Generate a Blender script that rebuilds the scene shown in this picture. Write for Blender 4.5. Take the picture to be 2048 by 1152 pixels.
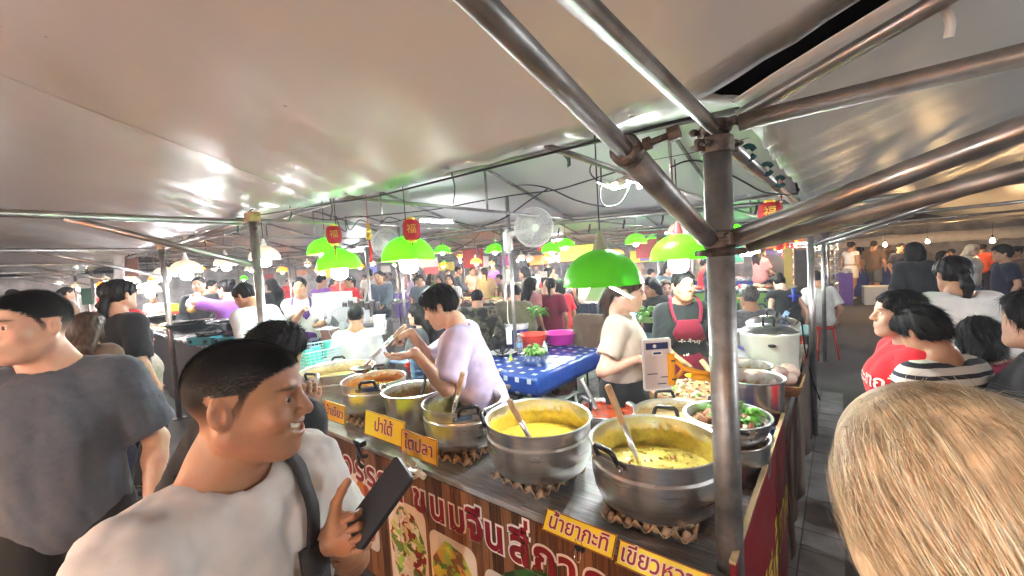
import bpy, bmesh, math, random
import numpy as np
from math import sin, cos, pi, sqrt, radians, atan2
from mathutils import Vector, Matrix
random.seed(7); np.random.seed(7)
SC = bpy.context.scene
for o in list(bpy.data.objects): bpy.data.objects.remove(o)
COL = SC.collection
# ------------------------------------------------------------------ camera (ultra-wide phone lens, slightly rolled)
FPX, CZ = 820.0, 1.70
YAW, PITCH, ROLL = radians(38.9), radians(-3.2), radians(3.5)
cam = bpy.data.cameras.new('camera'); cam.sensor_width = 36.0; cam.lens = 36.0*FPX/2048; cam.clip_start = 0.02; cam.clip_end = 400
CAM = bpy.data.objects.new('camera', cam); COL.objects.link(CAM); SC.camera = CAM
_f = Vector((-sin(YAW)*cos(PITCH), cos(YAW)*cos(PITCH), sin(PITCH))); _r0 = Vector((cos(YAW), sin(YAW), 0)); _u0 = _r0.cross(_f)
_r = _r0*cos(ROLL)-_u0*sin(ROLL); _u = _r.cross(_f)
CAM.matrix_world = Matrix(((_r.x,_u.x,-_f.x,0),(_r.y,_u.y,-_f.y,0),(_r.z,_u.z,-_f.z,CZ),(0,0,0,1)))
def PD(px, py, d):            # survey helper: a sight line of the photograph, d metres along the view axis
    v = _f+_r*((px-1024)/FPX)-_u*((py-576)/FPX); return np.array((v.x*d, v.y*d, CZ+v.z*d))
def PZ(px, py, z):
    v = _f+_r*((px-1024)/FPX)-_u*((py-576)/FPX); t = (z-CZ)/v.z; return np.array((v.x*t, v.y*t, z))
def PY(px, py, Y):
    v = _f+_r*((px-1024)/FPX)-_u*((py-576)/FPX); t = Y/v.y; return np.array((v.x*t, Y, CZ+v.z*t))
VY = lambda rel: YAW+radians(rel)      # heading: 0 away from the photographer, +90 to the left
# ------------------------------------------------------------------ night sky
W = bpy.data.worlds.new('World'); SC.world = W; W.use_nodes = True
nt = W.node_tree; nt.nodes.clear()
sky = nt.nodes.new('ShaderNodeTexSky'); sky.sky_type = 'NISHITA'; sky.sun_disc = False; sky.sun_elevation = radians(-6); sky.sun_rotation = radians(200)
bg = nt.nodes.new('ShaderNodeBackground'); bg.inputs[1].default_value = 0.05
wo = nt.nodes.new('ShaderNodeOutputWorld'); nt.links.new(sky.outputs[0], bg.inputs[0]); nt.links.new(bg.outputs[0], wo.inputs[0])
# ------------------------------------------------------------------ exposure and renderer
SC.view_settings.view_transform = 'Standard'; SC.view_settings.look = 'None'; SC.view_settings.exposure = 3.38; SC.view_settings.gamma = 1.0
SC.render.engine = 'CYCLES'; cy = SC.cycles
cy.use_denoising = True
try: cy.denoiser = 'OPENIMAGEDENOISE'
except Exception: pass
cy.use_adaptive_sampling = True; cy.adaptive_threshold = .025
cy.max_bounces = 6; cy.diffuse_bounces = 3; cy.glossy_bounces = 2; cy.transmission_bounces = 4; cy.transparent_max_bounces = 8
cy.caustics_reflective = False; cy.caustics_refractive = False; cy.sample_clamp_indirect = 6.0; cy.use_light_tree = True

# ------------------------------------------------------------------ object helpers
def tag(o, label=None, cat=None, group=None, kind=None):
    if label: o['label'] = label
    if cat: o['category'] = cat
    if group: o['group'] = group
    if kind: o['kind'] = kind
    return o
def thing(name, label, cat, loc=(0,0,0), rz=0, group=None):
    o = bpy.data.objects.new(name, None); COL.objects.link(o); o.empty_display_size = .1
    o.location = Vector([float(v) for v in loc]); o.rotation_euler = (0,0,rz)
    return tag(o, label, cat, group)
def copy_tree(o, parent=None):
    c = o.copy(); COL.objects.link(c); c.parent = parent
    for ch in o.children: copy_tree(ch, c)
    return c
def mesh_obj(name, V, Fc, mat, parent=None, smooth=False):
    me = bpy.data.meshes.new(name); me.from_pydata([tuple(float(c) for c in v) for v in V], [], [tuple(int(i) for i in f) for f in Fc]); me.update()
    if smooth: me.polygons.foreach_set('use_smooth', [True]*len(me.polygons))
    if mat is not None: me.materials.append(mat)
    o = bpy.data.objects.new(name, me); COL.objects.link(o)
    if parent is not None: o.parent = parent
    return o
def bm_obj(name, bm, mat, parent=None, smooth=False, loc=None, rot=None):
    me = bpy.data.meshes.new(name); bm.to_mesh(me); bm.free()
    if smooth: me.polygons.foreach_set('use_smooth', [True]*len(me.polygons))
    me.materials.append(mat)
    o = bpy.data.objects.new(name, me); COL.objects.link(o)
    if parent is not None: o.parent = parent
    if loc is not None: o.location = Vector([float(v) for v in loc])
    if rot is not None: o.rotation_euler = rot
    return o
def box(name, c, size, mat, parent=None, bevel=0.0, rot=None, seg=1):
    bm = bmesh.new(); bmesh.ops.create_cube(bm, size=1.0)
    for v in bm.verts: v.co = Vector((v.co.x*size[0], v.co.y*size[1], v.co.z*size[2]))
    if bevel: bmesh.ops.bevel(bm, geom=list(bm.edges), offset=bevel, segments=seg, affect='EDGES', clamp_overlap=True)
    return bm_obj(name, bm, mat, parent, False, c, rot)
def lathe(name, prof, mat, parent=None, n=28, loc=None, rot=None, closed=False, smooth=True, rim_noise=0):
    V = []; Fc = []; m = len(prof)
    for i in range(n):
        a = 2*pi*i/n
        for r, z in prof: V.append((r*cos(a), r*sin(a), z))
    for i in range(n):
        j = (i+1)%n
        for q in range(m-1 if not closed else m):
            q2 = (q+1)%m
            Fc.append((i*m+q, j*m+q, j*m+q2, i*m+q2))
    o = mesh_obj(name, V, Fc, mat, parent, smooth)
    if loc is not None: o.location = Vector([float(v) for v in loc])
    if rot is not None: o.rotation_euler = rot
    if smooth:
        try: o.data.set_sharp_from_angle(angle=radians(40))
        except Exception: pass
    return o
def sweep(pts, rad, n=8, closed=False, caps=True):
    pts = [np.asarray(p, float) for p in pts]; N = len(pts)
    if not hasattr(rad, '__len__'): rad = [rad]*N
    V = []; Fc = []; u = None
    for i in range(N):
        a = pts[i-1] if (i > 0 or closed) else pts[i]; b = pts[(i+1)%N] if (i < N-1 or closed) else pts[i]
        t = b-a; t = t/(np.linalg.norm(t)+1e-9)
        if u is None:
            u = np.cross(t, (0,0,1.0)); 
            if np.linalg.norm(u) < 1e-3: u = np.cross(t, (1.0,0,0))
        u = u-t*(u@t); u = u/(np.linalg.norm(u)+1e-9); w = np.cross(t, u)
        for k in range(n): V.append(pts[i]+rad[i]*(u*cos(2*pi*k/n)+w*sin(2*pi*k/n)))
    for i in range(N if closed else N-1):
        j = (i+1)%N
        for k in range(n): Fc.append((i*n+k, i*n+(k+1)%n, j*n+(k+1)%n, j*n+k))
    if caps and not closed: Fc.append(tuple(range(n))[::-1]); Fc.append(tuple((N-1)*n+k for k in range(n)))
    return V, Fc
def tube_obj(name, pts, r, mat, parent=None, closed=False, n=8, smooth=True):
    V, Fc = sweep(pts, r, n, closed); return mesh_obj(name, V, Fc, mat, parent, smooth)
def multi(parts):
    V = []; Fc = []
    for v, f in parts:
        b = len(V); V += list(v); Fc += [tuple(i+b for i in q) for q in f]
    return V, Fc
def curve_pts(ctrl, n=24):
    """smooth curve through control points"""
    P = [np.asarray(p, float) for p in ctrl]; P = [2*P[0]-P[1]]+P+[2*P[-1]-P[-2]]; out = []
    m = len(P)-3
    for i in range(m):
        p0,p1,p2,p3 = P[i:i+4]
        for t in np.linspace(0,1,max(2,n//m),endpoint=False):
            out.append(.5*((2*p1)+(-p0+p2)*t+(2*p0-5*p1+4*p2-p3)*t*t+(-p0+3*p1-3*p2+p3)*t**3))
    out.append(P[-2]); return out
def sag(a, b, s, n=14):
    a = np.asarray(a,float); b = np.asarray(b,float); return [a+(b-a)*t-np.array((0,0,s*4*t*(1-t))) for t in np.linspace(0,1,n)]
def ribbon_obj(name, pts, w, th, mat, parent=None, up=None, n=20):
    P = curve_pts(pts, n); V = []; Fc = []; up = np.array((0,0,1.0)) if up is None else np.asarray(up,float)
    for i, p in enumerate(P):
        t = P[min(i+1,len(P)-1)]-P[max(i-1,0)]; t /= np.linalg.norm(t)+1e-9
        s_ = np.cross(t, up); s_ /= np.linalg.norm(s_)+1e-9; nn = np.cross(s_, t)
        for a, b in ((-1,-1),(1,-1),(1,1),(-1,1)): V.append(p+s_*a*w/2+nn*b*th/2)
    for i in range(len(P)-1):
        for k in range(4): Fc.append((i*4+k, i*4+(k+1)%4, i*4+4+(k+1)%4, i*4+4+k))
    Fc += [(3,2,1,0), tuple(len(V)-4+k for k in range(4))]
    return mesh_obj(name, V, Fc, mat, parent, True)
def uvball(name, c, r, mat, parent=None, n=16, m=10, scale=(1,1,1)):
    bm = bmesh.new(); bmesh.ops.create_uvsphere(bm, u_segments=n, v_segments=m, radius=r)
    for v in bm.verts: v.co = Vector((v.co.x*scale[0], v.co.y*scale[1], v.co.z*scale[2]))
    return bm_obj(name, bm, mat, parent, True, c)
def text_obj(name, s, size, mat, parent, loc, rot, ext=.0015, offset=0.0, align='CENTER', shear=0.0, sx=1.0):
    cu = bpy.data.curves.new(name, 'FONT'); cu.body = s; cu.size = size; cu.extrude = ext; cu.offset = offset; cu.align_x = align; cu.align_y = 'CENTER'; cu.shear = shear; cu.resolution_u = 3
    t = bpy.data.objects.new(name+'_src', cu); COL.objects.link(t)
    dg = bpy.context.evaluated_depsgraph_get(); me = bpy.data.meshes.new_from_object(t.evaluated_get(dg)); bpy.data.objects.remove(t); bpy.data.curves.remove(cu)
    me.materials.clear(); me.materials.append(mat); me.name = name
    o = bpy.data.objects.new(name, me); COL.objects.link(o); o.parent = parent
    o.location = Vector([float(v) for v in loc]); o.rotation_euler = rot; o.scale = (sx,1,1)
    return o

# ------------------------------------------------------------------ materials
M = {}
def node(nt, t, **kw):
    n = nt.nodes.new(t)
    for k, v in kw.items(): setattr(n, k, v)
    return n
def pbr(key, col, rough=.5, metal=0.0, var=.12, vs=8.0, bump=.0, bs=80.0, bd=.02, spec=.5, trans=0.0, alpha=1.0, stretch=None, coat=0.0, emis=None, es=0.0, dirt=0.0, dirtcol=(.05,.04,.03), ior=1.45, sheen=0.0, rvar=.1, sss=0.0, ds=2.5, aniso=0.0):
    m = bpy.data.materials.new(key); m.use_nodes = True; nt = m.node_tree; b = nt.nodes['Principled BSDF']; L = nt.links
    b.inputs['Roughness'].default_value = rough; b.inputs['Metallic'].default_value = metal
    b.inputs['Specular IOR Level'].default_value = spec; b.inputs['Transmission Weight'].default_value = trans; b.inputs['Alpha'].default_value = alpha; b.inputs['IOR'].default_value = ior
    b.inputs['Coat Weight'].default_value = coat; b.inputs['Sheen Weight'].default_value = sheen; b.inputs['Anisotropic'].default_value = aniso
    if sss: b.inputs['Subsurface Weight'].default_value = sss; b.inputs['Subsurface Radius'].default_value = (.01,.004,.002); b.inputs['Subsurface Scale'].default_value = 1.0
    if emis: b.inputs['Emission Color'].default_value = (*emis,1); b.inputs['Emission Strength'].default_value = es
    tc = node(nt,'ShaderNodeTexCoord'); src = tc.outputs['Object']
    if stretch:
        mp = node(nt,'ShaderNodeMapping'); mp.inputs['Scale'].default_value = stretch; L.new(src, mp.inputs[0]); src = mp.outputs[0]
    out = None
    if var or dirt:
        n1 = node(nt,'ShaderNodeTexNoise'); n1.inputs['Scale'].default_value = vs; n1.inputs['Detail'].default_value = 5; L.new(src, n1.inputs[0])
        cr = node(nt,'ShaderNodeValToRGB'); lo = [max(c*(1-var),0) for c in col]; hi = [min(c*(1+var),1) for c in col]
        cr.color_ramp.elements[0].position = .3; cr.color_ramp.elements[1].position = .7
        cr.color_ramp.elements[0].color = (*lo,1); cr.color_ramp.elements[1].color = (*hi,1); L.new(n1.outputs[0], cr.inputs[0]); out = cr.outputs[0]
        if dirt:
            n2 = node(nt,'ShaderNodeTexNoise'); n2.inputs['Scale'].default_value = ds; n2.inputs['Detail'].default_value = 8; n2.inputs['Roughness'].default_value = .7; L.new(tc.outputs['Object'], n2.inputs[0])
            r2 = node(nt,'ShaderNodeValToRGB'); r2.color_ramp.elements[0].position = .5; r2.color_ramp.elements[1].position = .75; r2.color_ramp.elements[1].color = (dirt,)*3+(1,); r2.color_ramp.elements[0].color = (0,0,0,1); L.new(n2.outputs[0], r2.inputs[0])
            mx = node(nt,'ShaderNodeMix', data_type='RGBA'); L.new(r2.outputs[0], mx.inputs[0]); L.new(out, mx.inputs[6]); mx.inputs[7].default_value = (*dirtcol,1); out = mx.outputs[2]
        L.new(out, b.inputs['Base Color'])
        if rvar:
            mr = node(nt,'ShaderNodeMapRange'); mr.inputs[3].default_value = max(rough-rvar,.02); mr.inputs[4].default_value = min(rough+rvar,1); L.new(n1.outputs[0], mr.inputs[0]); L.new(mr.outputs[0], b.inputs['Roughness'])
    else: b.inputs['Base Color'].default_value = (*col,1)
    if bump:
        n3 = node(nt,'ShaderNodeTexNoise'); n3.inputs['Scale'].default_value = bs; n3.inputs['Detail'].default_value = 4; L.new(src, n3.inputs[0])
        bp = node(nt,'ShaderNodeBump'); bp.inputs['Strength'].default_value = bump; bp.inputs['Distance'].default_value = bd; L.new(n3.outputs[0], bp.inputs['Height']); L.new(bp.outputs[0], b.inputs['Normal'])
    M[key] = m; return m
def cloth(key, col, bump=.25, **kw): return pbr(key, col, .85, 0, kw.pop('var',.10), kw.pop('vs',14), bump, kw.pop('bs',700), .0012, .25, sheen=.15, **kw)
def emit(key, col, st):
    m = bpy.data.materials.new(key); m.use_nodes = True; nt = m.node_tree; nt.nodes.clear()
    e = node(nt,'ShaderNodeEmission'); e.inputs[0].default_value = (*col,1); e.inputs[1].default_value = st; o = node(nt,'ShaderNodeOutputMaterial'); nt.links.new(e.outputs[0], o.inputs[0]); M[key] = m; return m
def stripes(key, c1, c2, freq, axis=2, rough=.8, duty=.5):
    m = pbr(key, c1, rough, var=0); nt = m.node_tree; b = nt.nodes['Principled BSDF']; L = nt.links
    tc = node(nt,'ShaderNodeTexCoord'); sp = node(nt,'ShaderNodeSeparateXYZ'); L.new(tc.outputs['Object'], sp.inputs[0])
    mu = node(nt,'ShaderNodeMath', operation='MULTIPLY'); mu.inputs[1].default_value = freq; L.new(sp.outputs[axis], mu.inputs[0])
    fr = node(nt,'ShaderNodeMath', operation='FRACT'); L.new(mu.outputs[0], fr.inputs[0]); gt = node(nt,'ShaderNodeMath', operation='GREATER_THAN'); gt.inputs[1].default_value = duty; L.new(fr.outputs[0], gt.inputs[0])
    mx = node(nt,'ShaderNodeMix', data_type='RGBA'); L.new(gt.outputs[0], mx.inputs[0]); mx.inputs[6].default_value = (*c1,1); mx.inputs[7].default_value = (*c2,1); L.new(mx.outputs[2], b.inputs['Base Color']); return m
def vcol_mat(key, rough=.5, sss=0.0, bump=.15, bs=300, spec=.4):
    m = bpy.data.materials.new(key); m.use_nodes = True; nt = m.node_tree; b = nt.nodes['Principled BSDF']; L = nt.links
    at = node(nt,'ShaderNodeVertexColor'); at.layer_name = 'Col'
    n1 = node(nt,'ShaderNodeTexNoise'); n1.inputs['Scale'].default_value = 40; n1.inputs['Detail'].default_value = 6
    tc = node(nt,'ShaderNodeTexCoord'); L.new(tc.outputs['Object'], n1.inputs[0])
    hs = node(nt,'ShaderNodeHueSaturation'); mr = node(nt,'ShaderNodeMapRange'); mr.inputs[3].default_value = .86; mr.inputs[4].default_value = 1.12; L.new(n1.outputs[0], mr.inputs[0]); L.new(mr.outputs[0], hs.inputs['Value']); L.new(at.outputs[0], hs.inputs['Color']); L.new(hs.outputs[0], b.inputs['Base Color'])
    b.inputs['Roughness'].default_value = rough; b.inputs['Specular IOR Level'].default_value = spec
    n5 = node(nt,'ShaderNodeTexNoise'); n5.inputs['Scale'].default_value = 16; n5.inputs['Detail'].default_value = 4; L.new(tc.outputs['Object'], n5.inputs[0]); m5 = node(nt,'ShaderNodeMapRange'); m5.inputs[1].default_value = .3; m5.inputs[2].default_value = .7; m5.inputs[3].default_value = rough-.16; m5.inputs[4].default_value = rough+.12; L.new(n5.outputs[0], m5.inputs[0]); L.new(m5.outputs[0], b.inputs['Roughness'])
    m6 = node(nt,'ShaderNodeMapRange'); m6.inputs[1].default_value = .3; m6.inputs[2].default_value = .7; m6.inputs[3].default_value = .488; m6.inputs[4].default_value = .510; L.new(n5.outputs[0], m6.inputs[0]); L.new(m6.outputs[0], hs.inputs['Hue'])
    if sss: b.inputs['Subsurface Weight'].default_value = sss; b.inputs['Subsurface Radius'].default_value = (.010,.004,.002); b.inputs['Subsurface Scale'].default_value = 1.0
    n3 = node(nt,'ShaderNodeTexNoise'); n3.inputs['Scale'].default_value = bs; n3.inputs['Detail'].default_value = 3; L.new(tc.outputs['Object'], n3.inputs[0])
    bp = node(nt,'ShaderNodeBump'); bp.inputs['Strength'].default_value = bump; bp.inputs['Distance'].default_value = .002; L.new(n3.outputs[0], bp.inputs['Height']); L.new(bp.outputs[0], b.inputs['Normal'])
    M[key] = m; return m
vcol_mat('skin', .48, .12, .28, 420)
pbr('eye_white', (.75,.72,.68), .2, var=0); pbr('iris', (.015,.008,.005), .12, var=0, coat=.5); pbr('teeth', (.78,.74,.66), .25, var=.05)
# ------------------------------------------------------------------ people
# A person is grown as one continuous surface: tapered limbs, torso and head are blended in a
# distance field and meshed; clothing, hair and shoes are grown the same way as children.
def rotm(rx=0, ry=0, rz=0):
    cx, sx, cy, sy, cz, sz = cos(rx), sin(rx), cos(ry), sin(ry), cos(rz), sin(rz)
    Rx = np.array([[1,0,0],[0,cx,-sx],[0,sx,cx]]); Ry = np.array([[cy,0,sy],[0,1,0],[-sy,0,cy]])
    Rz = np.array([[cz,-sz,0],[sz,cz,0],[0,0,1]])
    return Rz @ Ry @ Rx
def unit(v):
    v = np.asarray(v, float); return v/(np.linalg.norm(v)+1e-9)
def A3(*v): return np.array(v, float)

class Field:
    def __init__(s, lo, hi, step, fine=()):
        s.ax = []
        for a in range(3):
            t = lo[a]; L = [t]
            while t < hi[a]:
                h = step
                for (flo, fhi, fs) in fine:
                    if flo[a]-fs <= t <= fhi[a]: h = min(h, fs)
                    elif t < flo[a] < t+h: h = max(fs, flo[a]-t)
                t += h; L.append(t)
            s.ax.append(np.array(L, np.float32))
        s.F = np.full([len(a) for a in s.ax], 0.5, np.float32)
    def sub(s, lo, hi):
        sl = []
        for a in range(3):
            i = max(0, int(np.searchsorted(s.ax[a], lo[a]))-1); j = min(len(s.ax[a]), int(np.searchsorted(s.ax[a], hi[a]))+2)
            if j-i < 2: return None
            sl.append(slice(i, j))
        X = s.ax[0][sl[0]][:,None,None]; Y = s.ax[1][sl[1]][None,:,None]; Z = s.ax[2][sl[2]][None,None,:]
        return tuple(sl), X, Y, Z
    def put(s, prim, k=0.02, op='u', inf=0.0):
        fn, lo, hi = prim
        pad = k+abs(inf)+0.03
        r = s.sub(np.asarray(lo)-pad, np.asarray(hi)+pad)
        if r is None: return
        sl, X, Y, Z = r
        d = fn(X, Y, Z)-inf
        a = s.F[sl]
        if op == 'u':
            h = np.clip(0.5+0.5*(a-d)/k, 0, 1); s.F[sl] = a*(1-h)+d*h-k*h*(1-h)
        elif op == 's':
            d = -d; h = np.clip(0.5+0.5*(d-a)/k, 0, 1); s.F[sl] = a*(1-h)+d*h+k*h*(1-h)
    def half(s, p, n):     # keep the side n points away from
        n = unit(n)
        d = n[0]*(s.ax[0][:,None,None]-p[0])+n[1]*(s.ax[1][None,:,None]-p[1])+n[2]*(s.ax[2][None,None,:]-p[2])
        s.F = np.maximum(s.F, d)
    def bump(s, fn):
        s.F = s.F+fn(s.ax[0][:,None,None], s.ax[1][None,:,None], s.ax[2][None,None,:])
    def mesh(s):
        F = s.F; F[0]=F[-1]=0.3; F[:,0]=0.3; F[:,-1]=0.3; F[:,:,0]=0.3; F[:,:,-1]=0.3
        S = F < 0
        c = S[:-1,:-1,:-1].astype(np.int8)
        tot = np.zeros_like(c)
        for i in (0,1):
            for j in (0,1):
                for k in (0,1):
                    tot += S[i:S.shape[0]-1+i, j:S.shape[1]-1+j, k:S.shape[2]-1+k]
        act = (tot > 0) & (tot < 8)
        idx = np.argwhere(act)
        if len(idx) == 0: return np.zeros((0,3)), np.zeros((0,4), np.int32)
        vid = np.full(act.shape, -1, np.int32); vid[act] = np.arange(len(idx))
        I, J, K = idx.T
        cv = {}
        for i in (0,1):
            for j in (0,1):
                for k in (0,1): cv[(i,j,k)] = F[I+i, J+j, K+k]
        acc = np.zeros((len(idx),3)); cnt = np.zeros(len(idx))
        for a in cv:
            for d in range(3):
                if a[d] == 0:
                    b = list(a); b[d] = 1; b = tuple(b)
                    va, vb = cv[a], cv[b]; m = (va < 0) != (vb < 0)
                    t = np.where(m, va/(va-vb+1e-12), 0)
                    e = np.array(a, float)[None,:].repeat(len(idx), 0); e[:,d] += t
                    acc[m] += e[m]; cnt[m] += 1
        V = idx+acc/cnt[:,None]
        P = np.stack([np.interp(V[:,a], np.arange(len(s.ax[a])), s.ax[a]) for a in range(3)], 1)
        quads = []
        for d in range(3):
            sl0 = [slice(1,-1)]*3; sl1 = [slice(1,-1)]*3
            sl0[d] = slice(0,-1); sl1[d] = slice(1,None)
            A, B = S[tuple(sl0)], S[tuple(sl1)]
            w = np.argwhere(A != B)
            if len(w) == 0: continue
            flip = A[tuple(w.T)]
            w = w+np.array([0 if a == d else 1 for a in range(3)])
            e1, e2 = (d+1)%3, (d+2)%3
            o = np.zeros(3, int); o1 = o.copy(); o1[e1] = 1; o2 = o.copy(); o2[e2] = 1
            q = [w-o1-o2, w-o2, w, w-o1]
            q = np.stack([vid[tuple(x.T)] for x in q], 1)
            q[~flip] = q[~flip][:, ::-1]
            quads.append(q)
        return P, np.concatenate(quads)

def ell(c, r, R=None):
    c = np.asarray(c, float); r = np.asarray(r, float); R = np.eye(3) if R is None else R
    e = np.sqrt(((R*r[None,:])**2).sum(1))
    def fn(X, Y, Z):
        x, y, z = X-c[0], Y-c[1], Z-c[2]
        k0 = 0; k1 = 0
        for i in range(3):
            l = R[0,i]*x+R[1,i]*y+R[2,i]*z
            k0 = k0+(l/r[i])**2; k1 = k1+(l/r[i]**2)**2
        k0 = np.sqrt(k0); k1 = np.sqrt(k1)
        return (k0*(k0-1)/(k1+1e-6)).astype(np.float32)
    return fn, c-e, c+e
def cone(a, b, r1, r2, flat=None):
    a = np.asarray(a, float); b = np.asarray(b, float); ba = b-a; L2 = (ba@ba)+1e-9
    r = max(r1, r2)
    def fn(X, Y, Z):
        x, y, z = X-a[0], Y-a[1], Z-a[2]
        dt = (x*ba[0]+y*ba[1]+z*ba[2])/L2
        t = np.clip(dt, 0, 1)
        d = np.sqrt((x-t*ba[0])**2+(y-t*ba[1])**2+(z-t*ba[2])**2)-(r1+(r2-r1)*t)
        if flat: d = np.maximum(d, (dt-1)*sqrt(L2))
        return d.astype(np.float32)
    return fn, np.minimum(a,b)-r, np.maximum(a,b)+r

def folds(seed, amp, freq=24.0, stretch=(1,1,.5), n=6):
    rs = np.random.RandomState(seed); W = rs.normal(size=(n,3))*np.array(stretch)*freq*rs.uniform(.6,2.2,(n,1)); ph = rs.uniform(0,6.3,n); am = rs.uniform(.5,1,n)/(n**.5)
    def fn(X, Y, Z):
        w = 0.10*np.sin(7*Z+3*X+seed)+0.06*np.sin(11*X-5*Z+2*Y)
        v = 0
        for i in range(n): v = v+am[i]*(1-2*np.sqrt(np.abs(np.sin(W[i,0]*X+W[i,1]*Y+W[i,2]*(Z+w)+ph[i]))+.02))*(.35+.65*np.abs(np.sin(3.1*Z+2.3*X+i*1.3)))
        return (amp*v).astype(np.float32)
    return fn

def ik(a, t, l1, l2, pole):
    a = np.asarray(a, float); t = np.asarray(t, float)
    v = t-a; L = np.linalg.norm(v); L = min(max(L, abs(l1-l2)+.01), (l1+l2)*.995); d = unit(v)
    x = (l1*l1-l2*l2+L*L)/(2*L); h = sqrt(max(l1*l1-x*x, 0))
    p = np.asarray(pole, float); p = unit(p-d*(p@d))
    return a+d*x+p*h, a+d*L

def grid_obj(name, PV, Q, mat, parent=None, smooth=True, col=None):
    me = bpy.data.meshes.new(name)
    nv, nq = len(PV), len(Q); k = Q.shape[1] if nq else 4
    me.vertices.add(nv); me.vertices.foreach_set('co', np.ascontiguousarray(PV, np.float32).ravel())
    me.loops.add(nq*k); me.loops.foreach_set('vertex_index', np.ascontiguousarray(Q, np.int32).ravel())
    me.polygons.add(nq); me.polygons.foreach_set('loop_start', np.arange(0, nq*k, k, dtype=np.int32))
    me.polygons.foreach_set('use_smooth', np.full(nq, smooth))
    me.update(calc_edges=True); me.validate()
    if col is not None:
        at = me.color_attributes.new('Col', 'FLOAT_COLOR', 'POINT')
        at.data.foreach_set('color', np.concatenate([col, np.ones((nv,1))], 1).astype(np.float32).ravel())
    me.materials.append(mat)
    o = bpy.data.objects.new(name, me); COL.objects.link(o)
    if parent is not None: o.parent = parent
    return o

SKIN = {'tan': (.40,.21,.125), 'tanned': (.35,.175,.098), 'light': (.55,.33,.23), 'brown': (.30,.15,.085), 'pale': (.62,.40,.30)}

def thin(V, Q, cell, fine, C=None):
    keep = np.zeros(len(V), bool)
    for lo, hi, st in fine: keep |= np.all((V >= np.asarray(lo)) & (V <= np.asarray(hi)), 1)
    key = np.floor(V/cell).astype(np.int64); h = (key[:,0]+4000)*64000000+(key[:,1]+4000)*8000+(key[:,2]+4000)
    h = np.where(keep, -1-np.arange(len(V)), h)
    u, inv = np.unique(h, return_inverse=True); inv = inv.ravel(); n = np.bincount(inv)
    NV = np.stack([np.bincount(inv, V[:,a])/n for a in range(3)], 1)
    NC = None if C is None else np.stack([np.bincount(inv, C[:,a])/n for a in range(3)], 1)
    T = np.concatenate([Q[:,[0,1,2]], Q[:,[0,2,3]]]); T = inv[T]
    T = T[(T[:,0] != T[:,1]) & (T[:,1] != T[:,2]) & (T[:,0] != T[:,2])]
    k = np.sort(T, 1); _, i, c_ = np.unique(k[:,0]*len(NV)*len(NV)+k[:,1]*len(NV)+k[:,2], return_index=True, return_counts=True)
    return NV, T[i[c_%2 == 1]], NC

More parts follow.
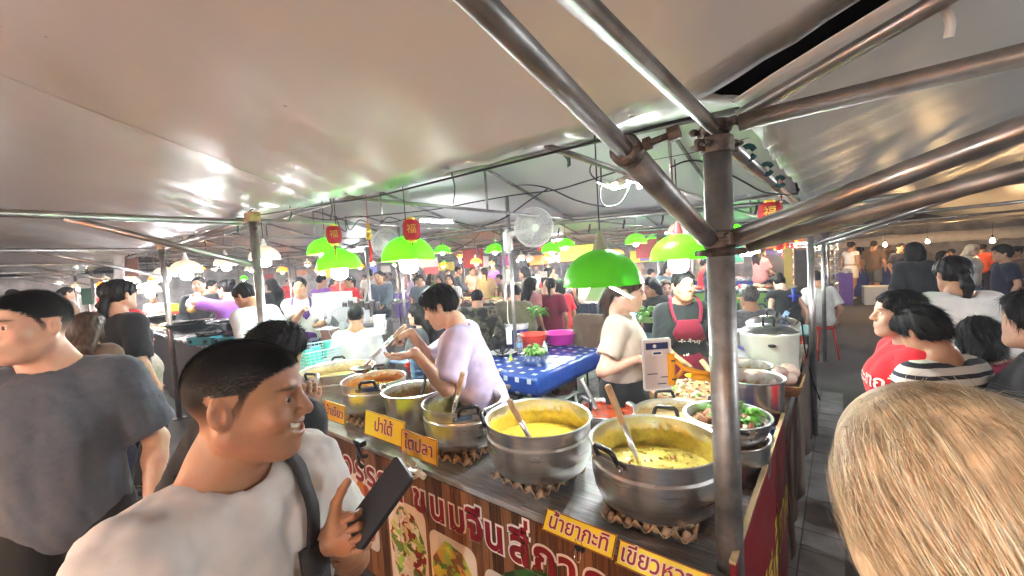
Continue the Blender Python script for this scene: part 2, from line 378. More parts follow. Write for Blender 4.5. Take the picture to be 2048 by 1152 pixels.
class Person:
    """pose: everything in metres for this person's own frame (x right, y forward, z up)."""
    def __init__(s, label, loc, yaw, h=1.66, sex='m', skin='tan', lean=0, twist=0, side=0, head=(0,0,0), seat=None,
                 hands=None, hand_world=True, feet=None, res=.014, hres=None, face=True, smile=False, build=1.0, grip=None, group=None, step=0.0, fine_hands=0, brow=(.02,.012,.01), fade=False):
        s.fade = fade
        s.k = k = h/1.70; s.res = res; s.hres = hres or res*.5; s.sex = sex; s.build = build; s.rs = np.random.RandomState(abs(hash(label)) % 9999 if False else sum(map(ord, label)) % 9999)
        s.root = thing('person', label, 'person', loc, yaw, group)
        s.loc = np.array(loc, float); s.yaw = yaw
        Rt = rotm(-lean, side, twist)
        pz = (.93*k if seat is None else seat+.09)
        s.pel = A3(0, 0, pz); s.Rt = Rt
        B = lambda x, y, z: s.pel+Rt@(A3(x, y, z)*k)
        sw = (.172 if sex == 'm' else .148)*build**.5
        s.chest = B(0, 0, .31); s.abd = B(0, 0, .14); s.neckb = B(0, -.015, .49)
        s.sh = [B(-sw, -.005, .425), B(sw, -.005, .425)]
        s.Rh = Rt@rotm(-head[1], head[2], head[0]) if False else rotm(0,0,head[0])@rotm(head[1], head[2], 0)
        s.hc = B(0, .0, .545)+s.Rh@(A3(0, .035, .105)*k)
        # arms
        u1, u2 = .285*k, .25*k
        s.el, s.wr = [], []
        hands = hands or [None, None]
        for i, sg in ((0,-1),(1,1)):
            hp = hands[i]
            if hp is None: hp = {'p': tuple(B(sg*(sw+.07), .05, -.07)), 'local': True}
            p = np.array(hp['p'], float)
            if not hp.get('local'): p = rotm(0,0,-yaw)@(p-s.loc)
            pole = hp.get('pole', (sg*.6, -.8, -.5))
            e, w = ik(s.sh[i], p, u1, u2, pole)
            s.el.append(e); s.wr.append(w)
        s.hands = hands
        # legs
        s.hip = [s.pel+A3(-.085*k,0,-.03*k), s.pel+A3(.085*k,0,-.03*k)]
        if feet is None:
            if seat is None: feet = [(-.10*k, -.02+step, .085*k), (.10*k, -.02-step, .085*k+(.0 if step == 0 else .03))]
            else: feet = [(-.13*k, .40*k, .085*k), (.13*k, .36*k, .085*k)]
        s.ank = []; s.kn = []
        for i in (0,1):
            kn, an = ik(s.hip[i], feet[i], .43*k, .41*k, (0.1*(-1 if i==0 else 1), 1, .25))
            s.kn.append(kn); s.ank.append(an)
        s.skin = skin; s.face = face; s.smile = smile; s.fine_hands = fine_hands; s.brow = brow
        s.children = []
        s.lo = np.min(np.array(s.ank+s.wr+s.el+s.kn+[s.hc, s.pel]), 0)-.24; s.hi = np.max(np.array(s.ank+s.wr+s.el+s.kn+[s.hc, s.pel]), 0)+.24
        s.body()
    # ---- primitive sets
    def torso(s):
        k, R, b = s.k, s.Rt, s.build; f = s.sex == 'f'
        L = [ell(s.chest, A3(.150*b if not f else .132*b, .102*b, .17)*k, R), ell(s.abd, A3(.132*b if not f else .118*b, .092*b, .15)*k, R),
             ell(s.pel+R@(A3(0,-.01,0)*k), A3(.152*b, .108*b, .12)*k), cone(s.sh[0]+R@A3(.02,0,-.012), s.sh[1]+R@A3(-.02,0,-.012), .053*k, .053*k)]
        if f:
            for g in (-1,1): L.append(ell(s.chest+R@(A3(g*.068, .080, -.005)*k), A3(.06,.055,.058)*k, R))
        return L
    def arm(s, i, upto=2.0):
        k = s.k*(1.0 if s.sex == 'm' else .88)*s.build**.5
        L = [cone(s.sh[i], s.el[i], .054*k, .041*k)]
        if upto > 1:
            m = s.el[i]*.72+s.wr[i]*.28
            L += [cone(s.el[i], m, .041*k, .041*k), cone(m, s.wr[i], .041*k, .026*k)]
        return L
    def legs(s, i):
        k = s.k*s.build**.5
        c = s.kn[i]*.7+s.ank[i]*.3+A3(0,-.015,0)
        return [cone(s.hip[i], s.kn[i], .085*k, .055*k), cone(s.kn[i], c, .055*k, .054*k), cone(c, s.ank[i], .054*k, .036*k)]
    def foot(s, i):
        k = s.k; f = A3(0,1,0) if True else 0
        a = s.ank[i]; z0 = max(a[2]-.05*k, .03)
        return [cone(A3(a[0], a[1]-.035*k, z0), A3(a[0]+(.02 if i else -.02), a[1]+.15*k, z0-.01), .036*k, .028*k), cone(a, A3(a[0], a[1]-.01, z0), .036*k, .035*k)]
    def H(s, x, y, z): return s.hc+s.Rh@(A3(x,y,z)*s.k)
    def headset(s):
        k, R, H = s.k, s.Rh, s.H
        return [(ell(H(0,-.016,.030), A3(.075,.093,.085)*k, R), .02), (ell(H(0,.030,-.035), A3(.060,.060,.080)*k, R), .03), (ell(H(0,.034,.045), A3(.063,.055,.055)*k, R), .02),
                (cone(H(-.052,-.008,-.052), H(-.018,.062,-.096), .024*k, .021*k), .03), (cone(H(.052,-.008,-.052), H(.018,.062,-.096), .024*k, .021*k), .03)]
    def hand(s, i):
        """palm and five fingers; spec: d direction, n palm normal, curl"""
        hp = s.hands[i] or {}
        k = s.k*(1 if s.sex == 'm' else .9)
        w = s.wr[i]; fd = unit(w-s.el[i]); Ri = rotm(0,0,-s.yaw)
        d = unit(Ri@np.array(hp['d'], float)) if 'd' in hp else fd
        n0 = Ri@np.array(hp['n'], float) if 'n' in hp else A3(-1 if i else 1, 0, 0)
        n = unit(n0-d*(n0@d)); sd = np.cross(d, n)*(1 if i else -1)      # thumb side
        curl = hp.get('curl', (.35,.4,.45,.5)); curl = curl if hasattr(curl, '__len__') else (curl,)*4
        spread = hp.get('spread', .05)
        out = [(ell(w+d*.05*k, A3(.050,.042,.016)*k, np.stack([d, sd, n], 1)), .015), (cone(w, w+d*.03*k, .024*k, .022*k), .012)]
        fl = [.074,.082,.076,.060]; offs = [.030,.010,-.010,-.029]
        rr = max(.0085*k, .62*s.hres)
        for j in range(4):
            b = w+d*(.088-.006*abs(j-1.3))*k+sd*offs[j]*k
            a = 0.0; p = b; dirx = unit(d+sd*spread*(1.5-j))
            for q, fr in enumerate((.45,.32,.23)):
                a += curl[j]*(1.0 if q else .9)
                v = dirx*cos(a)+n*sin(a)
                p2 = p+v*fl[j]*fr*k
                out.append((cone(p, p2, rr*(1-.06*q), rr*(.97-.08*q)), .005)); p = p2
        tb = w+d*.028*k+sd*.028*k+n*.006*k; tdir = hp.get('thumb', (.62,.62,.35))
        v1 = unit(d*tdir[0]+sd*tdir[1]+n*tdir[2]); p1 = tb+v1*.042*k
        v2 = unit(v1+d*.45+n*hp.get('tc', .25)); p2 = p1+v2*.030*k; p3 = p2+unit(v2+d*.2)*.022*k
        out += [(cone(tb, p1, .016*k, .0115*k), .012), (cone(p1, p2, rr*1.2, rr*1.1), .005), (cone(p2, p3, rr*1.1, rr), .005)]
        return out
    def body(s):
        k = s.k; H = s.H
        hl = s.hc-.16*k; hh = s.hc+.16*k
        fine = [(hl, hh, s.hres)]
        for i in (0,1):
            if s.fine_hands & (1<<i): fine.append((s.wr[i]-.03, s.wr[i]+unit(s.wr[i]-s.el[i])*.1+.13*1, s.hres))
        F = Field(s.lo, s.hi, s.res, fine); s.fine = fine; s.F = F
        for p in s.torso(): F.put(p, .06)
        nb = s.neckb
        F.put(cone(H(0,-.030,-.055), nb+s.Rt@A3(0,.0,-.04), .052*k*s.build**.6*(1 if s.sex == 'm' else .85), .060*k*s.build**.6*(1 if s.sex == 'm' else .88)), .03)
        for i in (0,1): F.put(cone(nb*.6+H(0,-.045,-.07)*.4, s.sh[i]*.8+nb*.2, .042*k, .038*k), .05)
        for i in (0,1):
            for p in s.arm(i): F.put(p, .02)
            for p in s.legs(i): F.put(p, .03)
            for p in s.foot(i): F.put(p, .02)
        for p, q in s.headset(): F.put(p, q)
        far = s.hres > .0075
        R = s.Rh
        if s.face:
            F.put(cone(H(-.032,.083,.024), H(.032,.083,.024), .009*k, .009*k), .014)
            for g in (-1,1):
                F.put(ell(H(g*.041,.060,-.026), A3(.024,.022,.024)*k, R), .02)
                F.put(ell(H(g*.031,.098,.004), A3(.020,.020,.0125)*k, R), .010, 's')
            F.put(ell(H(0,.073,-.060), A3(.032,.022,.030)*k, R), .018)
            F.put(ell(H(0,.074,-.098), A3(.020,.016,.016)*k, R), .018)
            F.put(cone(H(0,.088,.014), H(0,.1065,-.024), .0080*k, .0128*k), .012)
            for g in (-1,1): F.put(ell(H(g*.0140,.098,-.029), A3(.010,.011,.0085)*k, R), .006)
            if not far:
                for g in (-1,1): F.put(ell(H(g*.006,.108,-.036), A3(.004,.006,.004)*k, R), .003, 's')
                mw = .030 if s.smile else .022; up = .012 if s.smile else .001
                # lips follow an arc, so a smile lifts its corners
                pts = [(x, .0935-.55*(x/.03)**2*.016, -.058+up*(x/mw)**2) for x in np.linspace(-mw, mw, 7)]
                gap = .0075 if s.smile else .002
                for a, b in zip(pts[:-1], pts[1:]):
                    F.put(cone(H(a[0],a[1],a[2]+gap*.9), H(b[0],b[1],b[2]+gap*.9), .0055*k, .0055*k), .006)
                    F.put(cone(H(a[0]*.93,a[1]-.001,a[2]-gap*1.1-.006), H(b[0]*.93,b[1]-.001,b[2]-gap*1.1-.006), .0065*k, .0065*k), .006)
                for a, b in zip(pts[:-1], pts[1:]):
                    F.put(cone(H(a[0],a[1]+(.001 if s.smile else .006),a[2]-.002), H(b[0],b[1]+(.001 if s.smile else .006),b[2]-.002), gap*k*(1.05 if s.smile else 1), gap*k*(1.05 if s.smile else 1)), .003, 's')
                if s.smile:
                    for g in (-1,1):
                        F.put(ell(H(g*.043,.070,-.030), A3(.020,.016,.018)*k, R), .014)
                        for t in (0,1): F.put(cone(H(g*(.022+.012*t),.100-.010*t,-.030-.016*t), H(g*(.034+.003*t),.090-.009*t,-.046-.013*t), .0030*k, .0028*k), .006, 's')
                for g in (-1,1):    # lids: a skin shell over the eyeball with an almond opening
                    F.put(ell(H(g*.0315,.0735,.0030), A3(.0148,.0146,.0146)*k, R), .004)
                    F.put(ell(H(g*.0315,.0880,.0026), A3(.0128,.0100,.0035 if s.smile else .0044)*k, R@rotm(0,-g*.10,0)), .0015, 's')
                    F.put(cone(H(g*.018,.0855,.0088), H(g*.044,.0815,.0098), .0012*k, .0012*k), .003, 's')
        for g in (-1,1):
            Re = R@rotm(0.15, 0, g*.35)
            F.put(ell(H(g*.0775,-.016,-.006), A3(.009,.0165,.030)*k, Re), .008)
            if not far:
                F.put(ell(H(g*.0870,-.010,-.003), A3(.0085,.0100,.0175)*k, Re), .003, 's')
        for i in (0,1):
            for p, q in s.hand(i): F.put(p, q)
        V, Q = F.mesh()
        # colour: skin with natural redness, brows, lips, stubble
        base = np.array(SKIN[s.skin]); C = np.tile(base, (len(V),1))
        L = ((V-s.hc)@s.Rh)/k
        x, y, z = np.abs(L[:,0]), L[:,1], L[:,2]
        near = (np.abs(L).max(1) < .16)
        if s.face:
            def blob(cx, cy, cz, rx, ry, rz, soft=.4):
                d = np.sqrt(((x-cx)/rx)**2+((y-cy)/ry)**2+((z-cz)/rz)**2); return np.clip((1-d)/soft, 0, 1)*near
            def mixc(m, c): C[:] = C*(1-m[:,None])+np.array(c)*m[:,None]
            mixc(.35*blob(.04,.08,-.02,.035,.04,.03,.9), base*np.array([1.05,.78,.72])); mixc(.3*blob(0,.11,-.022,.02,.03,.02,.9), base*np.array([1.05,.75,.7]))
            lipc = base*np.array([.92,.55,.55]) if s.sex == 'm' else np.array([.45,.10,.10])
            mixc(.85*blob(0,.096,-.061-(.002 if s.smile else 0),.026,.02,.0135 if s.smile else .0115,.5), lipc)
            bz = .028-.35*(x-.03)*np.sign(x-.03)*.4
            mixc(.85*(np.clip((1-np.sqrt(((x-.033)/.022)**2+((z-bz)/.0055)**2))/.5,0,1)*near*(y > .05)), s.brow)
            if far: mixc(.9*blob(.032,.09,.006,.014,.03,.007,.4), (.02,.014,.012))
            if s.sex == 'm' and s.hres < .0075:
                st = (np.clip((1-np.sqrt((x/.065)**2+((z+.085)/.045)**2))/.6,0,1)*near*(y > .01)); mixc(.16*st, (.10,.08,.08))
                mixc(.30*blob(0,.098,-.047,.026,.02,.007,.6), (.06,.05,.05))
        if getattr(s, 'fade', None):
            zf = np.interp(y, [-.11,-.05,-.022,.010,.026,.048,.075,.095], [-.050,-.042,-.004,-.022,.022,.046,.062,.068])
            m_ = np.clip((z-zf+.004)/.012, 0, 1)*near*(1-((x > .071) & (y > -.042) & (y < .014) & (z < .026)))
            al = m_*.985*np.clip((z+.046+.25*np.clip(-y,0,.1))/.070, 0, 1)**1.15
            C[:] = C*(1-al[:,None])+np.array((.008,.007,.007))*al[:,None]
            s.fadeQ = (V.copy(), Q[(m_[Q[:,0]] > .5)])
        V, Q, C = thin(V, Q, s.res*1.7, [(hl-.02, hh+.02, 0)]+[(f[0], f[1], 0) for f in fine[1:]], C)
        s.bodyobj = grid_obj('body', V, Q, M['skin'], s.root, col=C)
        if s.face and not far:
            for g in (-1,1):
                e = uvball('eye', H(g*.0315,.0735,.0030), .0128*k, M['eye_white'], s.root, 16, 10)
                ir = uvball('iris', s.Rh@(A3(0, 1, 0)*.0038*k), .0100*k, M['iris'], e, 14, 8)
            if s.smile:
                pts = [H(xx, .0885-.55*(xx/.03)**2*.018, -.0560+.010*(xx/.028)**2) for xx in np.linspace(-.026,.026,9)]
                Vt = []; Qt = []
                for p in pts: Vt += [p+s.Rh@(A3(0,.002,.007)), p+s.Rh@(A3(0,.004,-.004)), p+s.Rh@(A3(0,-.006,-.004)), p+s.Rh@(A3(0,-.006,.007))]
                for q in range(8):
                    for w in range(4): Qt.append((q*4+w, q*4+(w+1)%4, q*4+4+(w+1)%4, q*4+4+w))
                grid_obj('teeth', np.array(Vt), np.array(Qt), M['teeth'], s.root)
        s.F = None
    # ---- clothing
    def shirt(s, mat, sleeve=.62, hem=-.10, loose=.014, neck='crew', seed=1, fold=.005, k=.05, name='shirt', long=False, fine=None, strap=False):
        res = fine or max(s.res*.8, .006)
        F = Field(s.lo, s.hi, res)
        t = s.torso()
        for q_, p in enumerate(t): F.put(p, .07, inf=loose+(.012 if q_ == 2 else 0))
        F.put(ell((s.abd+s.chest)/2+s.Rt@A3(0,.0,-.02), A3(.142 if s.sex == 'm' else .128, .105, .22)*s.k*s.build, s.Rt), .06, inf=loose)
        for i in (0,1):
            F.put(cone(s.sh[i]*.45+s.neckb*.55+s.Rt@A3(0,-.012,-.022), s.sh[i], .036*s.k, .052*s.k), .05, inf=loose*.8)
            kk = s.k*(1.0 if s.sex == 'm' else .88)*s.build**.5
            if sleeve <= 1:
                e = s.sh[i]*(1-sleeve)+s.el[i]*sleeve
                F.put(cone(s.sh[i], e, .055*kk, (.052+.010*(sleeve > .3))*kk, flat=True), .03, inf=loose)
            else:
                F.put(cone(s.sh[i], s.el[i], .055*kk, .047*kk), .03, inf=loose)
                e = s.el[i]*(2-sleeve)+s.wr[i]*(sleeve-1); F.put(cone(s.el[i], e, .046*kk, .037*kk, flat=True), .03, inf=loose)
        F.bump(folds(seed, fold*.9, 13)); F.bump(folds(seed+7, fold*.8, 30))
        for i in (0,1):
            if sleeve <= 1: e = s.sh[i]*(1-sleeve)+s.el[i]*sleeve; d = unit(s.el[i]-s.sh[i])
            else: e = s.el[i]*(2-sleeve)+s.wr[i]*(sleeve-1); d = unit(s.wr[i]-s.el[i])
            F.put(cone(e-d*.035, e+d*.12, .046*s.k, .046*s.k), .006, 's')
        u = s.Rt@A3(0,0,1)
        h = s.pel+s.Rt@(A3(0,0,hem)*s.k); F.half(h, -u)
        nb = s.neckb; nd = unit(s.H(0,-.03,-.07)-nb)
        r = {'crew': .068, 'wide': .088, 'v': .07, 'high': .062}[neck]*s.k*(1 if s.sex == 'm' else .9)
        F.put(ell(nb+s.Rt@(A3(0,.018,.022)*s.k), A3(r, r*1.02, .05)*1.0, s.Rt), .01, 's')
        F.put(cone(nb, nb+nd*.3, r*.92, r*.95), .01, 's')
        V, Q = F.mesh()
        if res < .0125 and s.res > .0105: V, Q, _ = thin(V, Q, res*1.45, [])
        o = grid_obj(name, V, Q, mat, s.root)
        if neck == 'crew' and s.res < .012:
            pts = [nb+s.Rt@(A3(cos(a)*r*1.02, .012+sin(a)*r*1.02, .012-.026*sin(a)*1.0-.010)*1.0) for a in np.linspace(0, 2*pi, 28, endpoint=False)]
            tube_obj('collar', pts, .007, mat, o, closed=True, n=6)
        return o
    def trousers(s, mat, length=1.0, loose=.012, seed=3, fold=.004, name='trousers', rise=.03):
        F = Field(s.lo, s.hi, max(s.res*.9, .008))
        F.put(s.torso()[2], .05, inf=loose); F.put(ell(s.pel+s.Rt@A3(0,0,.06), A3(.140*s.build,.10*s.build,.10)*s.k, s.Rt), .05, inf=loose*.7)
        for i in (0,1):
            b = s.build**.5*s.k
            e = s.kn[i]
            if length > .5:
                F.put(cone(s.hip[i], s.kn[i], .088*b, .062*b), .03, inf=loose)
                e = s.kn[i]*(2-2*length)+s.ank[i]*(2*length-1); F.put(cone(s.kn[i], e, .062*b, .055*b, flat=True), .03, inf=loose)
            else:
                e = s.hip[i]*(1-2*length)+s.kn[i]*2*length; F.put(cone(s.hip[i], e, .088*b, .078*b, flat=True), .03, inf=loose)
        F.bump(folds(seed, fold, 22, (1,1,.8)))
        F.half(s.pel+s.Rt@(A3(0,0,rise)*s.k), s.Rt@A3(0,0,1))
        V, Q = F.mesh(); return grid_obj(name, V, Q, mat, s.root)
    def skirt(s, mat, length=.42, loose=.010, seed=5, name='skirt', flare=.02, rise=.03):
        F = Field(s.lo, s.hi, max(s.res*.9, .008))
        F.put(s.torso()[2], .05, inf=loose)
        bot = (s.ank[0]+s.ank[1])/2; bot = s.pel+(bot-s.pel)*length*1.15
        F.put(ell(s.pel+A3(0,0,.06), A3(.135*s.build,.10*s.build,.12)*s.k), .05, inf=loose*.7)
        for g in (-1,-.5,0,.5,1): F.put(cone(s.pel+A3(g*.05,0,-.02), bot+A3(g*(.06+flare),0,0), .11*s.k, (.105+flare)*s.k, flat=True), .06, inf=loose)
        F.bump(folds(seed, .004, 22, (1,1,.15)))
        F.half(s.pel+A3(0,0,rise), A3(0,0,1))
        V, Q = F.mesh(); return grid_obj(name, V, Q, mat, s.root)
    def apron(s, mat, top=.36, bottom=-.42, w=.15, name='apron', tie=True):
        F = Field(s.lo, s.hi, max(s.res*.8, .007))
        for p in s.torso(): F.put(p, .08, inf=.026)
        bot = s.pel+A3(0,.05,bottom)
        F.put(cone(s.pel, bot, .13*s.k, .14*s.k), .05, inf=.026)
        F.bump(folds(11, .003, 18))
        R = s.Rt
        F.half(s.pel+R@A3(0,.045,0), -(R@A3(0,1,0)))
        F.half(s.pel+R@A3(0,0,top), R@A3(0,0,1)); F.half(bot, A3(0,0,-1))
        for g in (-1,1): F.half(s.chest+R@A3(g*w*.62,0,.02), R@A3(g*1,0,.42)); F.half(s.pel+R@A3(g*w,0,0), R@A3(g,0,0))
        V, Q = F.mesh(); o = grid_obj(name, V, Q, mat, s.root)
        for g in (-1,1):
            c = s.pel+R@A3(g*.085,.138*s.build,top-.02); n = s.neckb
            pts = [c, s.pel+R@A3(g*.105,.105,.44), s.pel+R@A3(g*.095,.045,.505), s.pel+R@A3(g*.070,-.055,.52), s.pel+R@A3(0,-.085,.50)]
            ribbon_obj('strap', pts, .024, .004, mat, o, up=R@A3(0,.7,.7))
        return o
    def shoes(s, mat, name='shoe', inf=.006):
        for i in (0,1):
            a = s.ank[i]
            F = Field(a-A3(.12,.16,.16), a+A3(.12,.28,.06), max(.008, s.res*.7))
            for p in s.foot(i)[:1]: F.put(p, .02, inf=inf)
            F.half(A3(0,0,a[2]+.0), A3(0,0,1)); F.half(A3(0,0,max(.004, a[2]-.082*s.k)), A3(0,0,-1))
            V, Q = F.mesh()
            if len(V): grid_obj(name, V, Q, mat, s.root)
    # ---- hair
    def hair(s, mat, kind='short', length=.25, vol=.012, seed=2, top=0.0, strands=0, comb=(0,-.4,-.6), slen=.02, sw=.0009, fr=None, hair_line=0.0, part=0):
        k, R, H = s.k, s.Rh, s.H
        if kind == 'crop':
            lf = lambda p: np.clip((((p-s.hc)@R)[:,2]/k+.010)/.075, .10, 1.0)
            return fur(s.root, s.fadeQ[0], s.fadeQ[1], strands or 44000, slen, sw*1.0, s.hc, R, comb, mat, seed, 'hair', 1, .75, lf=lf)
        st = fr or max(s.hres*1.0, .0045)
        lo, hi = s.hc-.2*k, s.hc+.2*k
        if kind in ('long','pony','pony_low','mid'): lo = lo-A3(.05,.12,length+.1)
        F = Field(lo, hi, st)
        if kind == 'crop':
            F.put(ell(H(0,-.012,.037), A3(.0752,.0955,.086+vol)*k, R), .02); F.put(ell(H(0,.034,.049), A3(.062,.0575,.058+vol)*k, R), .02)
        else:
            vx = vol*.62 if kind == 'short' else vol
            F.put(ell(H(0,-.016,.030+(.004 if kind == 'short' else 0)), A3(.075+vx,.093+vol,.085+vol+top*.5)*k, R), .02)
            F.put(ell(H(0,.034,.045), A3(.063+vx,.055+vol,.057+vol)*k, R), .02)
        if top: F.put(ell(H(0,.030,.075), A3(.062,.062,.040+top)*k, R), .03)
        if kind in ('mid','long','bob'):
            for g in (-1,1): F.put(cone(H(g*.070,-.02,.02), H(g*.078,-.015,-.08), .030*k, .028*k), .03)
            F.put(cone(H(0,-.06,.0), H(0,-.075,-.09), .075*k, .065*k), .03)
        # face opening
        F.put(ell(H(0,.112,-.030+hair_line), A3(.074+.006*(kind in ('short','crop')),.082,.112)*k, R), .012, 's')
        n = R@A3(0,.62,-.78)
        if kind in ('short','crop','pony','bun','pony_low'):
            d0 = {'short': .012, 'crop': -.004, 'pony': .02, 'bun': .02, 'pony_low': .02}[kind]
            F.half(H(0,0,-d0), n)
            for g in (-1,1): F.put(ell(H(g*.088,-.012,-.012), A3(.024,.026,.038)*k, R), .01, 's')
        if kind == 'long':
            for j, g in enumerate((-1,-.5,0,.5,1)):
                e = s.neckb+s.Rt@(A3(g*.085,-.085,-length+.1+.02*((j*7)%3))*k)
                F.put(cone(H(g*.06,-.065,-.03), s.neckb+s.Rt@(A3(g*.075,-.085,.02)*k), .052*k, .045*k), .03); F.put(cone(s.neckb+s.Rt@(A3(g*.075,-.085,.02)*k), e, .045*k, .024*k), .03)
        if kind == 'mid':
            for g in (-1,-.3,.3,1): F.put(cone(H(g*.065,-.05,-.03), H(g*.075,-.05,-.06-length), .05*k, .035*k), .03)
        if kind in ('pony','pony_low'):
            zz = .05 if kind == 'pony' else -.02
            b = H(0,-.112,zz); F.put(ell(b, A3(.026,.026,.026)*k, R), .02)
            m = b+R@A3(0,-.03,0)*k+A3(0,0,-.06); e = b+R@A3(0,-.02,0)*k+A3(0,0,-length)
            F.put(cone(b, m, .024*k, .030*k), .02); F.put(cone(m, e, .030*k, .012*k), .02)
        if kind == 'bun': F.put(ell(H(0,-.100,.085), A3(.045,.042,.040)*k, R), .02)
        rs = np.random.RandomState(seed)
        def strand(X, Y, Z):
            x = R[0,0]*(X-s.hc[0])+R[1,0]*(Y-s.hc[1])+R[2,0]*(Z-s.hc[2]); y = R[0,1]*(X-s.hc[0])+R[1,1]*(Y-s.hc[1])+R[2,1]*(Z-s.hc[2])
            z = R[0,2]*(X-s.hc[0])+R[1,2]*(Y-s.hc[1])+R[2,2]*(Z-s.hc[2])
            a = np.arctan2(x, -y+.02); v = .0022*np.sin(a*31+2.5*np.sin(z*40)+seed)+.002*np.sin(a*13-z*30+x*55)+.0015*np.sin(x*210+z*60)
            return (v if kind not in ('crop',) else v*0).astype(np.float32)
        F.bump(strand)
        V, Q = F.mesh()
        if not len(V): return None
        o = grid_obj('hair', V, Q, mat, s.root)
        if strands: fur(o, V, Q, strands, slen, sw, s.hc, R, comb, mat, seed)
        return o

def on_cloth(garment, pts, off=.005, n=40):
    from mathutils.bvhtree import BVHTree
    me = garment.data; bv = BVHTree.FromPolygons([v.co for v in me.vertices], [tuple(p.vertices) for p in me.polygons]); out = []
    for p in curve_pts(pts, n):
        h = bv.find_nearest(Vector(p)); nn = np.array(h[1]); q = np.array(h[0]); out.append(q+nn*off if (np.array(p)-q)@nn < .03 else q+nn*off)
    o2 = [out[0]]+[(a+2*b+c)/4 for a, b, c in zip(out[:-2], out[1:-1], out[2:])]+[out[-1]]
    return o2
def fur(parent, V, Q, n, slen, w, c, R, comb, mat, seed, name='hair_strands', seg=2, lift=.25, droop=0.0, lf=None):
    """thin ribbons rooted on a hair surface, combed along a direction"""
    rs = np.random.RandomState(seed)
    A, B, D = V[Q[:,0]], V[Q[:,1]], V[Q[:,2]]; N = np.cross(B-A, D-A); ar = np.linalg.norm(N, axis=1)+1e-12; N /= ar[:,None]
    pick = rs.choice(len(Q), n, p=ar/ar.sum())
    u = rs.uniform(size=(n,2)); p = A[pick]+(B-A)[pick]*u[:,:1]+(D-A)[pick]*u[:,1:]*.5
    nn = N[pick]; cd = R@unit(comb)
    t = cd[None,:]+rs.normal(size=(n,3))*.25; t -= nn*(t*nn).sum(1)[:,None]; t /= np.linalg.norm(t,axis=1)[:,None]+1e-9
    Ls = slen*rs.uniform(.5,1.3,n)[:,None]
    if lf is not None: Ls = Ls*lf(p)[:,None]
    side = np.cross(t, nn); verts = []; 
    for q in range(seg+1):
        f = q/seg
        pos = p+t*Ls*f+nn*(Ls*lift*f*(1-.5*f)-.001)
        ww = (w*(1-.85*f))
        verts += [pos-side*ww, pos+side*ww]
    VV = np.stack(verts, 1).reshape(-1,3); m = 2*(seg+1)
    base = (np.arange(n)*m)[:,None]
    QQ = np.concatenate([base+np.array([2*q,2*q+1,2*q+3,2*q+2])[None,:] for q in range(seg)])
    o = grid_obj(name, VV, QQ, mat, parent); o['kind'] = 'stuff'
    return o
# ------------------------------------------------------------------ shared materials
pbr('asphalt', (.055,.053,.052), .75, var=.35, vs=30, bump=.5, bs=160, bd=.01, dirt=.5, dirtcol=(.10,.095,.09), rvar=.2)
pbr('vinyl', (.66,.655,.645), .35, var=.05, vs=1.3, bump=.07, bs=7, bd=.05, spec=.55, rvar=.07)
pbr('galv', (.40,.39,.38), .32, .9, var=.25, vs=9, bump=.05, bs=60, bd=.002, dirt=.35, dirtcol=(.22,.18,.15), rvar=.1)
pbr('galv_worn', (.29,.285,.28), .44, .8, var=.35, vs=14, bump=.08, bs=90, bd=.002, dirt=.7, dirtcol=(.16,.11,.085), ds=6)
pbr('rust', (.12,.095,.082), .5, .7, var=.5, vs=30, bump=.6, bs=90, bd=.006)
pbr('steel', (.62,.61,.60), .22, 1.0, var=.08, vs=4, bump=.05, bs=50, stretch=(1,1,12), rvar=.08)
pbr('alu', (.80,.79,.77), .30, 1.0, var=.10, vs=6, bump=.015, bs=40, stretch=(1,1,14), rvar=.08, dirt=.2, dirtcol=(.50,.46,.38), ds=5)
pbr('chrome', (.75,.75,.75), .1, 1.0, var=0); pbr('bakelite', (.014,.014,.015), .32, var=.2, coat=.2); pbr('rubber_black', (.015,.015,.016), .5, var=.2)
pbr('white_plastic', (.74,.74,.73), .35, var=.05); pbr('wood_light', (.52,.35,.20), .5, var=.25, vs=5, stretch=(10,10,1), bump=.1)
pbr('wood_board', (.44,.22,.105), .55, var=.3, vs=7, stretch=(1,1,6), bump=.15, bs=30)
pbr('cable', (.012,.012,.013), .45, var=0); pbr('strap_green', (.01,.075,.075), .7, var=.2)
pbr('red_string', (.45,.02,.02), .7, var=0); pbr('white_string', (.6,.58,.52), .8, var=0)
# ------------------------------------------------------------------ ground
bm = bmesh.new(); bmesh.ops.create_grid(bm, x_segments=40, y_segments=40, size=46)
tag(bm_obj('ground', bm, M['asphalt']), kind='structure')
pbr('paver', (.16,.155,.15), .8, var=.3, vs=6, bump=.3, bs=60, bd=.006)
pv = bmesh.new()
def paving():
    V = []; Fc = []
    for i in range(22):
        for j in range(20):
            x0 = -4.4+i*.2; y0 = 1.9+j*.2; z = .006+.004*random.random(); g = .006
            b = len(V); x1, y1 = x0+.2-g, y0+.2-g
            V += [(x0,y0,z),(x1,y0,z),(x1,y1,z),(x0,y1,z),(x0,y0,0),(x1,y0,0),(x1,y1,0),(x0,y1,0)]
            Fc += [(b,b+1,b+2,b+3),(b,b+4,b+5,b+1),(b+1,b+5,b+6,b+2),(b+2,b+6,b+7,b+3),(b+3,b+7,b+4,b)]
    return V, Fc
pv.free(); o = mesh_obj('paving', *paving(), M['paver']); tag(o, 'grey concrete paving stones inside the food stall', kind='structure')

